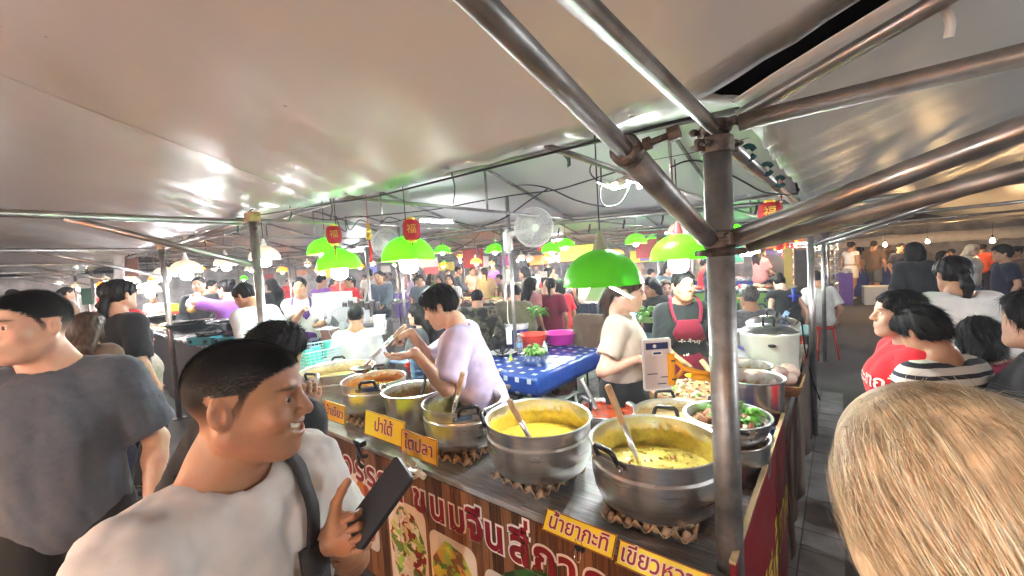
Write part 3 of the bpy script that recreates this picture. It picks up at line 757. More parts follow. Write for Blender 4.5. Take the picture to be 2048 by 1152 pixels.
# ------------------------------------------------------------------ tents
X0 = -.27; DX = 3.35; Y0 = 1.29; DY = 3.05
def eave_z(x): return 2.10+min(max((X0-x)*.038, 0), .13)
def pipe(name, a, b, r, mat, parent, n=14): return tube_obj(name, [a, b], r, M[mat], parent, n=n)
def sheet(name, label, fz, x0, x1, y0, y1, nx, ny, mat='vinyl', th=.004, seed=0):
    V = []; Fc = []
    for i in range(nx+1):
        for j in range(ny+1):
            x = x0+(x1-x0)*i/nx; y = y0+(y1-y0)*j/ny; V.append((x, y, fz(x, y)))
    m = ny+1
    for i in range(nx):
        for j in range(ny): Fc.append((i*m+j, i*m+j+1, (i+1)*m+j+1, (i+1)*m+j))
    o = mesh_obj(name, V, Fc, M[mat], None, True)
    md = o.modifiers.new('thickness', 'SOLIDIFY'); md.thickness = th; md.offset = -1
    return tag(o, label, 'canopy')
def wrinkle(x, y, d, amp=.007, fall=.28):
    return amp*math.exp(-d/fall)*(sin(x*19+2*sin(x*3.1))+.6*sin(x*43+y*11)+.4*sin(x*71-y*17))
def zA(x, y):
    d = Y0-y; r = 2.10+min(max((X0-x)*.038, 0), .13)+.03
    z = r+.31*min(d, 2.2)-.31*max(d-2.2, 0)
    if x > X0: z += .37*min(x-X0, 1.9)-.37*max(x-X0-1.9, 0)
    else:
        t = ((X0-x)%DX)/DX; z -= .05*sin(pi*t)*math.exp(-d/1.2)
    return z+wrinkle(x, y, d)*(1 if x < X0 else .4)+.010*sin(x*2.3+y*1.7)+.006*sin(x*5.1-y*3.3)
sheet('canopy', 'white vinyl canopy stretched low over the aisle above the photographer', zA, -13.5, 3.6, -3.1, Y0, 260, 46)
sheet('canopy', 'white vinyl canopy continuing far down the left aisle', zA, -25, -13.52, -3.1, Y0, 60, 20)
CAN = bpy.data.objects['canopy']
for k_, xs_ in enumerate((-7.3,-2.6,1.4)):       # welded overlaps between the widths of vinyl
    ys_ = np.linspace(Y0-.01, -3.05, 40); V = []; Fc = []
    for y_ in ys_:
        for e_ in (-.006,.006): V.append((xs_+e_, y_, zA(xs_+e_, y_)-.0047)); V.append((xs_+e_, y_, zA(xs_+e_, y_)-.0041))
    for q_ in range(39): b_ = q_*4; Fc += [(b_,b_+4,b_+6,b_+2),(b_,b_+1,b_+5,b_+4),(b_+2,b_+6,b_+7,b_+3)]
    mesh_obj('seam', V, Fc, M['vinyl'], CAN, True)
rs_ = np.random.RandomState(4); V = []; Fc = []
for k_ in range(36):
    xs_, ys_ = rs_.uniform(-7,2.5), rs_.uniform(-1.5,1.1); r_ = rs_.uniform(.0015,.004); b_ = len(V)
    V += [(xs_+r_*cos(a), ys_+r_*1.6*sin(a), zA(xs_, ys_)-.0065) for a in np.linspace(0,6.28,6,endpoint=False)]; Fc.append(tuple(range(b_, b_+6)))
pbr('speck', (.06,.05,.045), .7, var=0); sp_ = mesh_obj('dirt_specks', V, Fc, M['speck'], CAN); sp_['kind'] = 'stuff'
for k_ in range(22):
    xs_ = -.5-k_*.42; lathe('eyelet', [(.006,-.001),(.011,-.002),(.012,.001),(.006,.001)], M['galv'], CAN, 10, (xs_, Y0-.03, zA(xs_, Y0-.03)-.006))
def zB(x, y, y0):
    d = y-y0; h = .27*min(d, DY-d); e = eave_z(x)+.05; t = ((X0-x)%DX)/DX
    return e+h-.03*sin(pi*t)*abs(cos(pi*d/DY))+wrinkle(x, y, min(d, DY-d), .006, .3)+.008*sin(x*3+y*2.1)
rows = ['over the curry stall', 'over the dining tables behind the curry stall', 'over the second row of stalls', 'over the third row of stalls', 'over the fourth row of stalls', 'over the farthest row of stalls']
for j in range(6):
    y0 = Y0+.03+j*DY
    sheet('canopy', 'pale gabled tent canopy '+rows[j], lambda x, y, y0=y0: zB(x, y, y0), -24 if j else -17, X0-.02, y0, y0+DY-.06, 150 if j < 2 else 60, 20 if j < 2 else 8)
def zR(x, y):
    d = x-X0; z = 2.115+.36*min(d, 1.9)-.36*max(d-1.9, 0)
    return z+wrinkle(y, x, d, .013, .3)+.012*sin(y*2.1+x)-.05*abs(sin((y-Y0)*pi/DY))*min(d,1)
sheet('canopy', 'grey white canopy over the right hand aisle, edge laced to the stall eave', zR, X0+.035, 3.6, Y0+.03, 19.5, 40, 200)
def zR2(x, y):
    d = x-3.75; return 2.15+.25*min(d, 2)-.25*max(d-2, 0)+.012*sin(y*2.1+x)
sheet('canopy', 'dim canopy beyond the right hand aisle', zR2, 3.75, 8.0, Y0, 19.5, 20, 60)
# near corner frame: post, cross beams, knee braces, rusty couplers
fr = thing('tent_frame', 'brown galvanised corner post with pipe beams and knee braces beside the counter corner', 'tent frame', (X0, Y0, 0))
P = lambda x, y, z: np.array((x, y, z), float)
pipe('post', P(0,0,0), P(0,0,2.02), .037, 'galv_worn', fr, 20)
box('base_plate', (0,0,.006), (.16,.16,.012), M['rust'], fr, .003)
pipe('beam', P(0,.02,2.045), P(0,-4.2,2.06), .0175, 'galv_worn', fr, 16)          # across the left aisle
pipe('beam', P(.06,-.015,2.045), P(3.7,-.02,2.05), .0225, 'galv_worn', fr, 16)     # across the right aisle
pipe('rafter', P(.05,.03,2.07), P(2.0,.06,2.80), .021, 'galv', fr, 16)
pipe('brace', P(-.02,-.05,1.74), P(-.02,-.60,1.889), .0245, 'galv_worn', fr, 18); pipe('brace_tube', P(-.02,-.56,1.878), P(-.02,-1.25,2.045), .0160, 'galv_worn', fr, 18)
pipe('brace', P(.04,-.02,1.735), P(.92,-.03,2.03), .026, 'galv', fr, 16)
pipe('brace', P(.06,.05,1.715), P(1.25,.02,1.985), .021, 'galv_worn', fr, 16)
tube_obj('eave_rope', [P(-.02,.02,2.10), P(-DX*.5,.02,2.115), P(-DX,.02,2.215)], .005, M['cable'], fr, n=6)
tube_obj('eave_pipe', [P(0,.05,2.03), P(.0,DY,2.04)], .024, M['galv'], fr, n=12)
def coupler(z, parent, r=.047, wide=.05, ang=0.4):
    c = lathe('coupler', [(r-.006,-wide/2),(r,-wide/2+.004),(r+.004,0),(r,wide/2-.004),(r-.006,wide/2)], M['rust'], parent, 18, (0,0,z))
    for a in (ang, ang+pi):
        d = P(cos(a), sin(a), 0); s = P(-sin(a), cos(a), 0)
        box('lug', d*(r+.012)+P(0,0,0), (.032,.014,wide*.7), M['rust'], c, .004, (0,0,a))
        tube_obj('bolt', [d*(r+.016)-s*.03, d*(r+.016)+s*.04], .006, M['rust'], c, n=8)
        tube_obj('nut', [d*(r+.016)+s*.02, d*(r+.016)+s*.033], .011, M['rust'], c, n=6, smooth=False)
    return c
coupler(2.0, fr, .042, .05, .9); coupler(2.05, fr, .039, .035, 2.6); coupler(1.735, fr, .043, .05, 2.2); coupler(1.70, fr, .041, .025, .5)
tube_obj('clamp_screw', [P(.0,-.588,1.888), P(.050,-.583,1.897)], .006, M['rust'], fr, n=8); tube_obj('clamp_nut', [P(.010,-.587,1.890), P(.022,-.586,1.892)], .011, M['rust'], fr, n=6, smooth=False); tube_obj('clamp_head', [P(.050,-.583,1.897), P(.068,-.581,1.900)], .0125, M['rust'], fr, n=6, smooth=False)
tube_obj('brace_collar', [P(-.02,-.575,1.882), P(-.02,-.600,1.889)], .0275, M['rust'], fr, n=16)
for (y, x) in ((.05,.42),):
    tube_obj('cable_tie', [P(.40,.02,2.21), P(.42,.10,2.215), P(.46,.10,2.25), P(.45,.02,2.25)], .006, M['white_plastic'], fr, n=6); ribbon_obj('tie_end', [P(.46,.10,2.22), P(.47,.11,2.19), P(.468,.115,2.16)], .018, .003, M['white_plastic'], fr, up=(0,1,0))
# second and third posts of the aisle row, with beam and knee brace across the aisle
def aisle_frame(x, label, h=2.2):
    f = thing('tent_frame', label, 'tent frame', (x, Y0, 0))
    pipe('post', P(0,0,0), P(0,0,h), .032, 'galv', f, 16); box('base_plate', (0,0,.006), (.15,.15,.012), M['rust'], f, .003)
    pipe('beam', P(0,-.08,h-.04), P(0,-4.3,h-.03), .024, 'galv', f); pipe('brace', P(0,-.04,h-.37), P(0,-1.02,h-.05), .022, 'galv', f)
    box('corner_block', (0,0,h+.005), (.10,.09,.075), M['wood_light'], f, .008)
    tube_obj('eave_pipe', [P(-.03,.02,h-.01), P(-DX,.02,h-.01)], .02, M['galv'], f, n=10)
    tube_obj('bolt', [P(.03,0,h-.09), P(.065,0,h-.09)], .009, M['rust'], f, n=6)
    return f
aisle_frame(-3.64, 'grey post of the tent row standing left of the hanging red lanterns')
aisle_frame(-6.64, 'slanting looking grey post beside the large woks')
aisle_frame(-9.9, 'far grey post in the left aisle behind the ponytail woman'); aisle_frame(-13.2, 'distant grey post of the left aisle'); aisle_frame(-16.5, 'most distant grey post of the left aisle')
# inner rows
def row_frame(j, label, xs):
    y = Y0+j*DY; f = thing('tent_frame', label, 'tent frame', (0, y, 0))
    for x in xs:
        if x > -.5: continue
        pipe('post', P(x,0,0), P(x,0,2.12+eave_z(x)-2.10), .025, 'galv', f, 10)
    x1 = min(xs)
    tube_obj('purlin', [P(X0,0,2.10), P(-3.6,0,2.215), P(x1,0,2.215)], .022, M['galv'], f, n=8)
    if j:
        for k in range(len(xs)*2-1):
            x = X0-.6-k*DX/2.05
            if x < x1: break
            e = eave_z(x); pipe('rafter', P(x,0,e+.01), P(x,-DY/2,e+.405), .016, 'galv_worn', f, 6)
            pipe('king_post', P(x,-DY/2,e+.02), P(x,-DY/2,e+.40), .012, 'galv', f, 6)
            pipe('tie_beam', P(x,-.05,e+.02), P(x,-DY+.05,e+.02), .014, 'galv', f, 6)
        tube_obj('ridge_pipe', [P(X0,-DY/2,2.53), P(-3.6,-DY/2,2.64), P(x1,-DY/2,2.64)], .018, M['galv'], f, n=8)
row_frame(1, 'grey pipe frame with rafters behind the curry stall', [X0-DX*i for i in range(6)])
row_frame(2, 'pipe frame row beyond the dining tables', [X0-DX*i for i in range(7)])
row_frame(3, 'third inner pipe frame row among the far lamps', [X0-DX*i for i in range(7)])
row_frame(4, 'fourth inner pipe frame row among the far stalls', [X0-DX*i for i in range(7)])
row_frame(5, 'last inner pipe frame row at the back of the market', [X0-DX*i for i in range(7)])
for j, lab in ((1,'pipe post with cables hanging beside the rice cookers'), (2,'pipe post and beam over the right aisle, second row'), (3,'pipe post and beam over the right aisle, third row'), (4,'pipe post and beam over the right aisle, far row')):
    f = thing('tent_frame', lab, 'tent frame', (X0+.06, Y0+j*DY+.12, 0))
    pipe('post', P(0,0,0), P(0,0,2.06), .026, 'galv', f, 12); pipe('beam', P(0,.03,2.05), P(3.6,.03,2.10), .022, 'galv', f, 10); pipe('brace', P(.02,0,1.72), P(.95,0,2.03), .02, 'galv', f, 8)
    pipe('post', P(3.55,0,0), P(3.55,0,2.12), .026, 'galv', f, 10)
# green lashing straps and cord ends on the eaves
strap_lab = ['dark green strap hanging from the eave left of the lanterns', 'dark green strap beside the left red lantern', 'dark green strap hanging right of the middle lantern', 'dark green strap curling near the folding lamp', 'dark green strap tail at the left post', 'dark green loop of webbing on the right eave, nearest', 'dark green loop of webbing on the right eave, middle', 'dark green loop of webbing on the right eave, farthest']
for i, (px, py, px2, py2, d) in enumerate(((580,412,578,443,3.0), (660,398,661,440,2.85), (903,346,906,408,2.3), (1122,300,1138,333,1.85), (470,440,476,466,3.4))):
    a = PD(px, py, d); b = PD(px2, py2, d)
    o = ribbon_obj('lashing_strap', [a, (a+b)/2+np.array((.012,.008,0)), b], .035, .003, M['strap_green'], None, up=(.6,.8,0)); tag(o, strap_lab[i], 'strap', 'green straps on the eaves')
for i, (px, py, d) in enumerate(((1497,305,1.45), (1534,338,1.75), (1560,363,2.05))):
    c = PD(px, py, d); pts = [c+np.array((.018*cos(a), .012*cos(a), .022*sin(a))) for a in np.linspace(.3, 5.9, 9)]
    o = ribbon_obj('lashing_strap', pts, .020, .003, M['strap_green'], None, up=(-.55,.83,0)); tag(o, strap_lab[5+i], 'strap', 'green loops on the right eave')
# ------------------------------------------------------------------ lamps
emit('led', (.93,.97,1.0), 26); emit('led_wok', (.95,.97,1.0), 30); emit('led_hang', (.95,.97,1.0), 70); emit('led_opp', (.93,.97,1.0), 84); emit('led_far', (.95,.97,1.0), 130); emit('warm_far', (1.0,.62,.28), 80); emit('tube', (.92,.97,1.0), 16); emit('led_fold', (.93,.97,1.0), 22)
emit('warm_lamp', (1.0,.50,.20), 62)
def translucent(key, col, mixf=.6, rough=.35):
    m = bpy.data.materials.new(key); m.use_nodes = True; nt = m.node_tree; b = nt.nodes['Principled BSDF']; out = nt.nodes['Material Output']
    b.inputs['Base Color'].default_value = (*col,1); b.inputs['Roughness'].default_value = rough
    t = node(nt,'ShaderNodeBsdfTranslucent'); t.inputs[0].default_value = (*col,1); mx = node(nt,'ShaderNodeMixShader'); mx.inputs[0].default_value = mixf
    nt.links.new(b.outputs[0], mx.inputs[1]); nt.links.new(t.outputs[0], mx.inputs[2]); nt.links.new(mx.outputs[0], out.inputs[0]); M[key] = m; return m
translucent('shade_green', (.16,.70,.03), .46); translucent('shade_white', (.62,.55,.46), .22); translucent('shade_orange', (.75,.38,.12), .5)
translucent('lantern_red', (.55,.02,.03), .35, .6)
pbr('shade_neck', (.30,.32,.22), .5); pbr('shade_neck_red', (.35,.06,.07), .5); pbr('gold', (.75,.50,.10), .3, .8, var=.1)
def lamp_proto(shade, dia, kind, emat, neck='shade_neck', seg=28):
    r = thing('pendant_lamp', 'x', 'lamp')
    R = dia/2
    prof = [(R*sin(a), R*.92*cos(a)) for a in np.linspace(.16, pi/2, 10)]
    prof = prof+[(R*1.015, -.004), (R*.985, -.002)]+[(R*.97*sin(a), R*.89*cos(a)) for a in np.linspace(pi/2, .16, 8)]
    lathe('shade', prof, M[shade], r, seg)
    lathe('neck', [(.0,R*.90+.09),(.012,R*.90+.088),(.022,R*.90+.05),(R*.22,R*.88),(R*.15,R*.86)], M[neck], r, 16)
    if kind == 'led':
        lathe('bulb', [(0,-.092),(.036,-.088),(.056,-.070),(.062,-.042),(.062,.030),(.040,.055)], M[emat], r, 16); lathe('bulb_base', [(.038,.052),(.030,.09),(.02,.12),(0,.12)], M['white_plastic'], r, 12)
    elif kind == 'small':
        lathe('bulb', [(0,-.045),(.022,-.04),(.034,-.02),(.034,.005),(.016,.05),(0,.055)], M[emat], r, 12)
    elif kind == 'fold':
        lathe('bulb_base', [(0,-.01),(.035,-.008),(.035,.06),(.02,.10),(0,.10)], M['white_plastic'], r, 14)
        for k in range(3):
            a = k*2*pi/3+.5
            d = np.array((cos(a), sin(a), 0)); c = d*.085+np.array((0,0,-.035))
            pn = box('panel', c, (.135,.075,.012), M['white_plastic'], r, .006, (0,.55,a)); box('light_strip', (0,0,-.0085), (.115,.055,.004), M[emat], pn, .0015)
        pn = box('panel', (0,0,.055), (.075,.012,.07), M['white_plastic'], r, .004)  # extra upright panel with lit strips, added inside to make the shade glow
        for e in (-1,1): box('light_strip', (0,e*.0085,0), (.06,.004,.055), M[emat], pn, .0015)
    return r
def cord(o, h, mat='cable', rad=.0035):
    z0 = .0
    for c in o.children:
        if c.name.startswith('neck'): z0 = max(v.co.z for v in c.data.vertices)
    tube_obj('cord', [(0,0,z0-.01),(.003,.002,z0+h*.5),(0,0,z0+h)], rad, M[mat], o, n=6)
def drop(proto, loc, label, h=.4, group=None, used=set()):
    o = proto if id(proto) not in used else copy_tree(proto)
    if id(proto) in used:
        for c in list(o.children):
            if c.name.startswith('cord'): bpy.data.objects.remove(c)
    used.add(id(proto)); o.location = Vector([float(v) for v in loc]); o.rotation_euler = (0,0,random.random()*6); o['label'] = label
    if group: o['group'] = group
    cord(o, h); return o
L_big = lamp_proto('shade_green', .36, 'fold', 'led_fold', 'shade_neck'); L_red = lamp_proto('shade_green', .36, 'led', 'led', 'shade_neck_red'); L_grn = lamp_proto('shade_green', .36, 'led', 'led')
L_far = lamp_proto('shade_green', .34, 'small', 'led_far', seg=16); L_wht = lamp_proto('shade_white', .34, 'led', 'led_wok', 'white_plastic', 18); L_wsm = lamp_proto('shade_white', .26, 'small', 'led_far', 'white_plastic', 14); L_org = lamp_proto('shade_orange', .26, 'small', 'warm_far', seg=14)
g = 'green dome lamps over the curry stall'
drop(L_big, PD(1204,568,1.94), 'large green dome lamp with folding white light panels over the big pots', .5, g)
drop(L_red, PD(1357,518,2.72), 'green dome lamp with red neck above the woman in the apron', .4, g)
drop(L_grn, PD(817,520,2.84), 'green dome lamp behind the middle lantern, above the man in the lavender shirt', .45, g)
drop(L_grn, PD(679,537,3.43), 'green dome lamp under the left lantern', .45, g)
drop(L_grn, PD(652,508,4.3), 'green dome lamp half hidden behind the left lantern lamp', .4, g)
g2 = 'green dome lamps over the dining area'
for px, py, d, lab in ((1272,487,6.6,'small green lamp with lit bulb right of the large green lamp'), (1131,494,7.5,'small green lamp right of the wall fan'), (990,504,7.6,'small green lamp left of the wall fan pole'), (885,505,8.5,'small green lamp above the head of the lavender shirt man'), (1467,470,6.0,'small green lamp just right of the corner post'), (1305,480,12.5,'tiny green lamp far behind the red necked lamp')):
    drop(L_far, PD(px,py,d), lab, .35, g2)
g3 = 'white dome lamps over the wok stall'
for px, py, d, lab in ((373,545,5.0,'white dome lamp over the nearer wok'), (530,518,4.9,'white dome lamp behind the grey post'), (452,530,6.6,'white dome lamp over the purple shirt woman'), (330,553,6.6,'white dome lamp at the wok stall, partly behind the slanting post'), (250,556,8.5,'white dome lamp further down the left aisle'), (300,585,7.2,'low white lamp over the steam trays behind the ponytail woman'), (160,575,11,'white dome lamp deep in the left aisle')):
    drop(L_wht, PD(px,py,d), lab, .3, g3)
g4 = 'small lamps of the far stalls'
far = [(400,540,11),(430,538,14),(503,540,9),(565,543,10),(615,530,13),(720,535,12),(745,528,15),(790,530,16),(920,515,15),(960,517,15.5),(937,519,12),(1058,519,11),(1045,518,16),(1095,515,12),(1117,519,11),(1150,516,14),(1170,512,15),(1190,515,11),(1240,508,13),(1290,505,14),(1330,505,17),(1420,508,13),(1700,478,16),(1560,500,10),(1500,508,9.5),(1590,488,12),(210,560,13),(120,565,15),(95,570,18),(60,572,22),(20,578,20),(175,560,19)]
names = ['a far white lamp', ]
for i, (px, py, d) in enumerate(far):
    drop(L_wsm if (i*7)%5 > 1 else L_org, PD(px,py,d), 'small lit lamp among the distant stalls' if (i*7)%5 > 1 else 'small warm orange lamp among the distant stalls', .3, 'white lamps of the distant stalls' if (i*7)%5 > 1 else 'orange lamps of the distant stalls')
k_ = 0
for j in range(2,6):
    for i in range(10):
        x = -1.6-i*2.25-(j%2)*1.1; y = Y0+j*DY-1.5+.5*((i*7+j*3)%3-1); k_ += 1
        if (i+j*2)%4 == 3: continue
        drop(L_org if (i*3+j)%4 == 0 else (L_far if (i*5+j)%7 == 0 else L_wsm), (x, y, 1.78+.1*((i*5+j)%3)), 'warm orange lamp in the far rows of the hall' if (i*3+j)%4 == 0 else ('small green lamp in the far rows of the hall' if (i*5+j)%7 == 0 else 'small white lamp in the far rows of the hall'), .3, 'lamps in the far rows, '+('orange' if (i*3+j)%4 == 0 else ('green' if (i*5+j)%7 == 0 else 'white')))
for i in range(7):
    for sgn in (0,1): drop(L_wsm if (i+sgn)%3 else L_org, (-9.5-i*2.2, (1.75,-1.5)[sgn], 1.82), 'small white lamp along the left aisle stalls' if (i+sgn)%3 else 'small warm lamp along the left aisle stalls', .3, 'lamps along the left aisle, '+('white' if (i+sgn)%3 else 'warm'))
L_bulb = thing('bare_bulb', 'x', 'lamp'); lathe('bulb', [(0,-.05),(.026,-.045),(.038,-.02),(.036,.005),(.016,.045),(.015,.06),(0,.06)], M['warm_far'], L_bulb, 14); lathe('socket', [(.017,.05),(.019,.10),(.008,.115),(0,.115)], M['bakelite'], L_bulb, 10); lathe('neck', [(0,.115),(.006,.115),(.004,.13),(0,.13)], M['cable'], L_bulb, 8)
for px, py, d, lab in ((1770,489,11,'warm bare bulb over the far right stall, left of three'), (1855,483,11,'warm bare bulb over the far right stall, middle of three'), (1985,481,8.5,'bright warm bare bulb at the right edge of the market')):
    drop(L_bulb, PD(px,py,d), lab, .25, 'warm bare bulbs of the far right stall')
# fluorescent tubes
def tube_light(a, b, label):
    a = np.asarray(a); b = np.asarray(b); r = thing('tube_light', label, 'tube light', (a+b)/2, 0)
    d = (b-a)/2; tube_obj('tube', [-d*.96, d*.96], .013, M['tube'], r, n=10); tube_obj('holder', [-d+np.array((0,0,.028)), d+np.array((0,0,.028))], .016, M['white_plastic'], r, n=6)
    for s in (-1,1): tube_obj('end_cap', [d*s*.96, d*s], .015, M['white_plastic'], r, n=10)
tube_light(PD(840,442,4.9), PD(908,444,4.6), 'white tube light left of the wall fan pole')
tube_light(PD(700,605,8.0)+np.array((0,0,1.0)), PD(735,604,8.0)+np.array((0,0,1.0)), 'tube light above the distant grey counter')
tube_light(PD(1100,482,9), PD(1125,480,8.8), 'short tube light behind the fan'); tube_light(PD(1330,467,8), PD(1352,465,8), 'short tube light behind the red necked lamp')
tube_light(PD(262,578,6.2), PD(320,562,6.0), 'tube light above the steam trays on the left')
tube_light(PD(1480,512,6.2), PD(1520,503,6.2), 'bright tube light right of the corner post')
# folding LED lamp hung from its cable, without a shade
fl = thing('folding_lamp', 'bright folding LED lamp hung on looped black cables under the tent', 'lamp', PD(1240,365,2.6))
lathe('lamp_base', [(0,-.02),(.03,-.018),(.03,.04),(.018,.07),(0,.07)], M['white_plastic'], fl, 12, (0,0,0), (0,1.3,.4))
for k, (dx, a) in enumerate(((-.09,.5),(.0,-.15),(.09,.3),(.15,-.4))):
    pn = box('panel', (dx*.9,dx*.4,.01*(-1)**k), (.11,.07,.012), M['white_plastic'], fl, .005, (.6*(-1)**k,a,.4)); box('light_strip', (0,0,-.0085), (.095,.055,.004), M['led_hang'], pn, .0015)
# red lanterns
def lantern(loc, label, r=.058, h=.135, hang=.25, tassel=True, fat=1.0):
    t = thing('lantern', label, 'lantern', loc, random.random())
    k = r
    prof = [(k*.45,h/2)]+[(k*(.45+.55*sin(a)**.5 if a > 0 else .45)*fat, h/2*cos(a)) for a in np.linspace(.25, pi-.25, 14)]+[(k*.45,-h/2)]
    lathe('lantern_body', prof, M['lantern_red'], t, 20)
    for s in (1,-1): lathe('gold_cap', [(0,s*(h/2+.014)),(k*.5,s*(h/2+.014)),(k*.5,s*(h/2-.006)),(k*.4,s*(h/2-.008))], M['gold'], t, 14)
    tube_obj('cord', [(0,0,h/2+.01),(0,0,h/2+hang)], .0018, M['white_string'], t, n=5)
    if tassel: tube_obj('tassel', [(0,0,-h/2-.01),(0,0,-h/2-.04),(.002,0,-h/2-.12)], [.004,.007,.006], M['red_string'], t, n=6)
    e = text_obj('gold_character', '福', k*1.1, M['gold'], t, (0,0,0), (0,0,0), .002)
    ang = atan2(-loc[1], -loc[0])-t.rotation_euler[2]     # turned towards the aisle
    e.location = (cos(ang)*k*1.0*fat, sin(ang)*k*1.0*fat, 0); e.rotation_euler = (pi/2, 0, ang+pi/2)
lantern(PD(668,470,3.2), 'left red paper lantern with gold character and thin tassel'); lantern(PD(823,460,2.7), 'middle red paper lantern with gold character in front of a green lamp')
lantern(PD(1540,427,2.35), 'round red lantern with gold character on the right eave', .062, .125, .32, False, 1.0)
gc = thing('lucky_cat_charm', 'golden lucky charm string with red tassel between the lanterns', 'charm', PD(737,462,3.2))
for k, (z, r_, s) in enumerate(((.045,.022,(1,.5,1.1)),(.0,.026,(1,.6,1)),(-.04,.032,(1,.6,1)))): uvball('charm_bead', (0,0,z), r_, M['gold'] if k else M['shade_orange'], gc, 14, 8, s)
tube_obj('cord', [(0,0,.06),(0,0,.32)], .003, M['red_string'], gc, n=5); tube_obj('tassel', [(0,0,-.07),(.01,0,-.15),(0,0,-.24)], [.006,.014,.012], M['red_string'], gc, n=6)
rt = thing('bead_string', 'thin red and white string of beads next to the round red lantern', 'bead string', PD(1563,400,2.4)); tube_obj('cord', [(0,0,.14),(0,0,-.12)], .003, M['red_string'], rt, n=5)
for k in range(7): uvball('bead', (0,0,.05-k*.03), .007, M['red_string'] if k%2 else M['white_string'], rt, 8, 6)
# ------------------------------------------------------------------ cables
def cable(label, pts, r=.005, mat='cable', n=30, g='black cables slung under the tents'):
    o = tube_obj('cable', curve_pts(pts, n), r, M[mat], None, n=6); tag(o, label, 'cable', g)
D = PD
cable('black cable loop hanging beside the folding lamp', [D(1198,365,2.6),D(1180,345,2.6),D(1186,325,2.6),D(1200,330,2.6),D(1202,360,2.6),D(1200,395,2.6),D(1210,412,2.6),D(1235,410,2.6),D(1252,390,2.6),D(1265,350,2.6),D(1275,332,2.6)])
cable('long black cable sagging from the folding lamp to the left pole', [D(1275,330,2.6),D(1180,360,2.9),D(1110,380,3.2),D(1030,390,3.6),D(960,402,3.9),D(860,420,4.3),D(700,436,4.6)], .006)
cable('black cable drooping from the pole across the tent', [D(1023,372,4.2),D(1060,370,3.6),D(1100,378,3.4),D(1150,400,3.1),D(1200,412,2.9),D(1225,412,2.75)], .006)
cable('thick dark cable from the fan pole up to the left', [D(960,455,4.4),D(1010,435,4.2),D(1060,400,4.0),D(1095,378,3.8)], .007)
cable('black cable bowed behind the corner post', [D(1340,335,2.0),D(1370,323,2.0),D(1400,322,2.0),D(1440,338,2.0),D(1490,365,2.1),D(1530,385,2.2),D(1580,390,2.4)], .0045)
cable('thin wire stretched across the tent behind the post', [D(1250,330,2.5),D(1400,302,2.4),D(1500,275,2.2)], .0022)
cable('bundle of wires under the left beam', [D(590,430,3.7),D(660,440,3.8),D(720,432,3.8),D(780,445,3.9),D(850,432,4.1),D(960,455,4.4)], .005)
cable('tangle of wires left of the lucky charm', [D(690,432,3.6),D(700,460,3.6),D(720,440,3.6),D(752,452,3.7),D(775,435,3.7),D(800,440,3.8)], .004)
cable('loop of wire at the left lantern', [D(672,432,3.3),D(680,455,3.3),D(692,462,3.3),D(690,440,3.3)], .004)
cable('dark wire hanging along the right post', [D(1572,640,3.4),D(1560,655,3.4),D(1572,690,3.4),D(1580,740,3.4),D(1592,800,3.4)], .005)
cable('power cord coiled at the right post', [D(1600,612,3.6),D(1578,620,3.6),D(1572,640,3.55),D(1590,650,3.5),D(1602,640,3.5),D(1610,700,3.6),D(1625,760,3.6),D(1640,800,3.7)], .006)
cable('white cord running down the fan pole', [D(1015,600,4.3),D(1016,640,4.3),D(1022,655,4.2),D(1022,680,4.0)], .004, 'white_plastic', 20, None)
rs = np.random.RandomState(5)
for k in range(9):
    j = 1+k%3; y = Y0+j*DY; x = -1-rs.uniform(0,9); o = tube_obj('cable', sag((x,y-.1,2.16),(x-rs.uniform(1.5,3),y-rs.uniform(-.3,.6),2.2),rs.uniform(.08,.22)), .005, M['cable'], None, n=5); tag(o, 'black cable sagging below a far purlin', 'cable', 'cables sagging below the far purlins')
for k in range(8):
    x = -.6-k*.42; o = ribbon_obj('tarp_tie', [(x,Y0+DY,2.12),(x+.01,Y0+DY-.03,2.08),(x-.005,Y0+DY-.035,2.02)], .02, .004, M['cable'], None, up=(0,1,0)); tag(o, 'short black tie knotted on the purlin behind the stall', 'tie', 'black ties on the inner purlin')
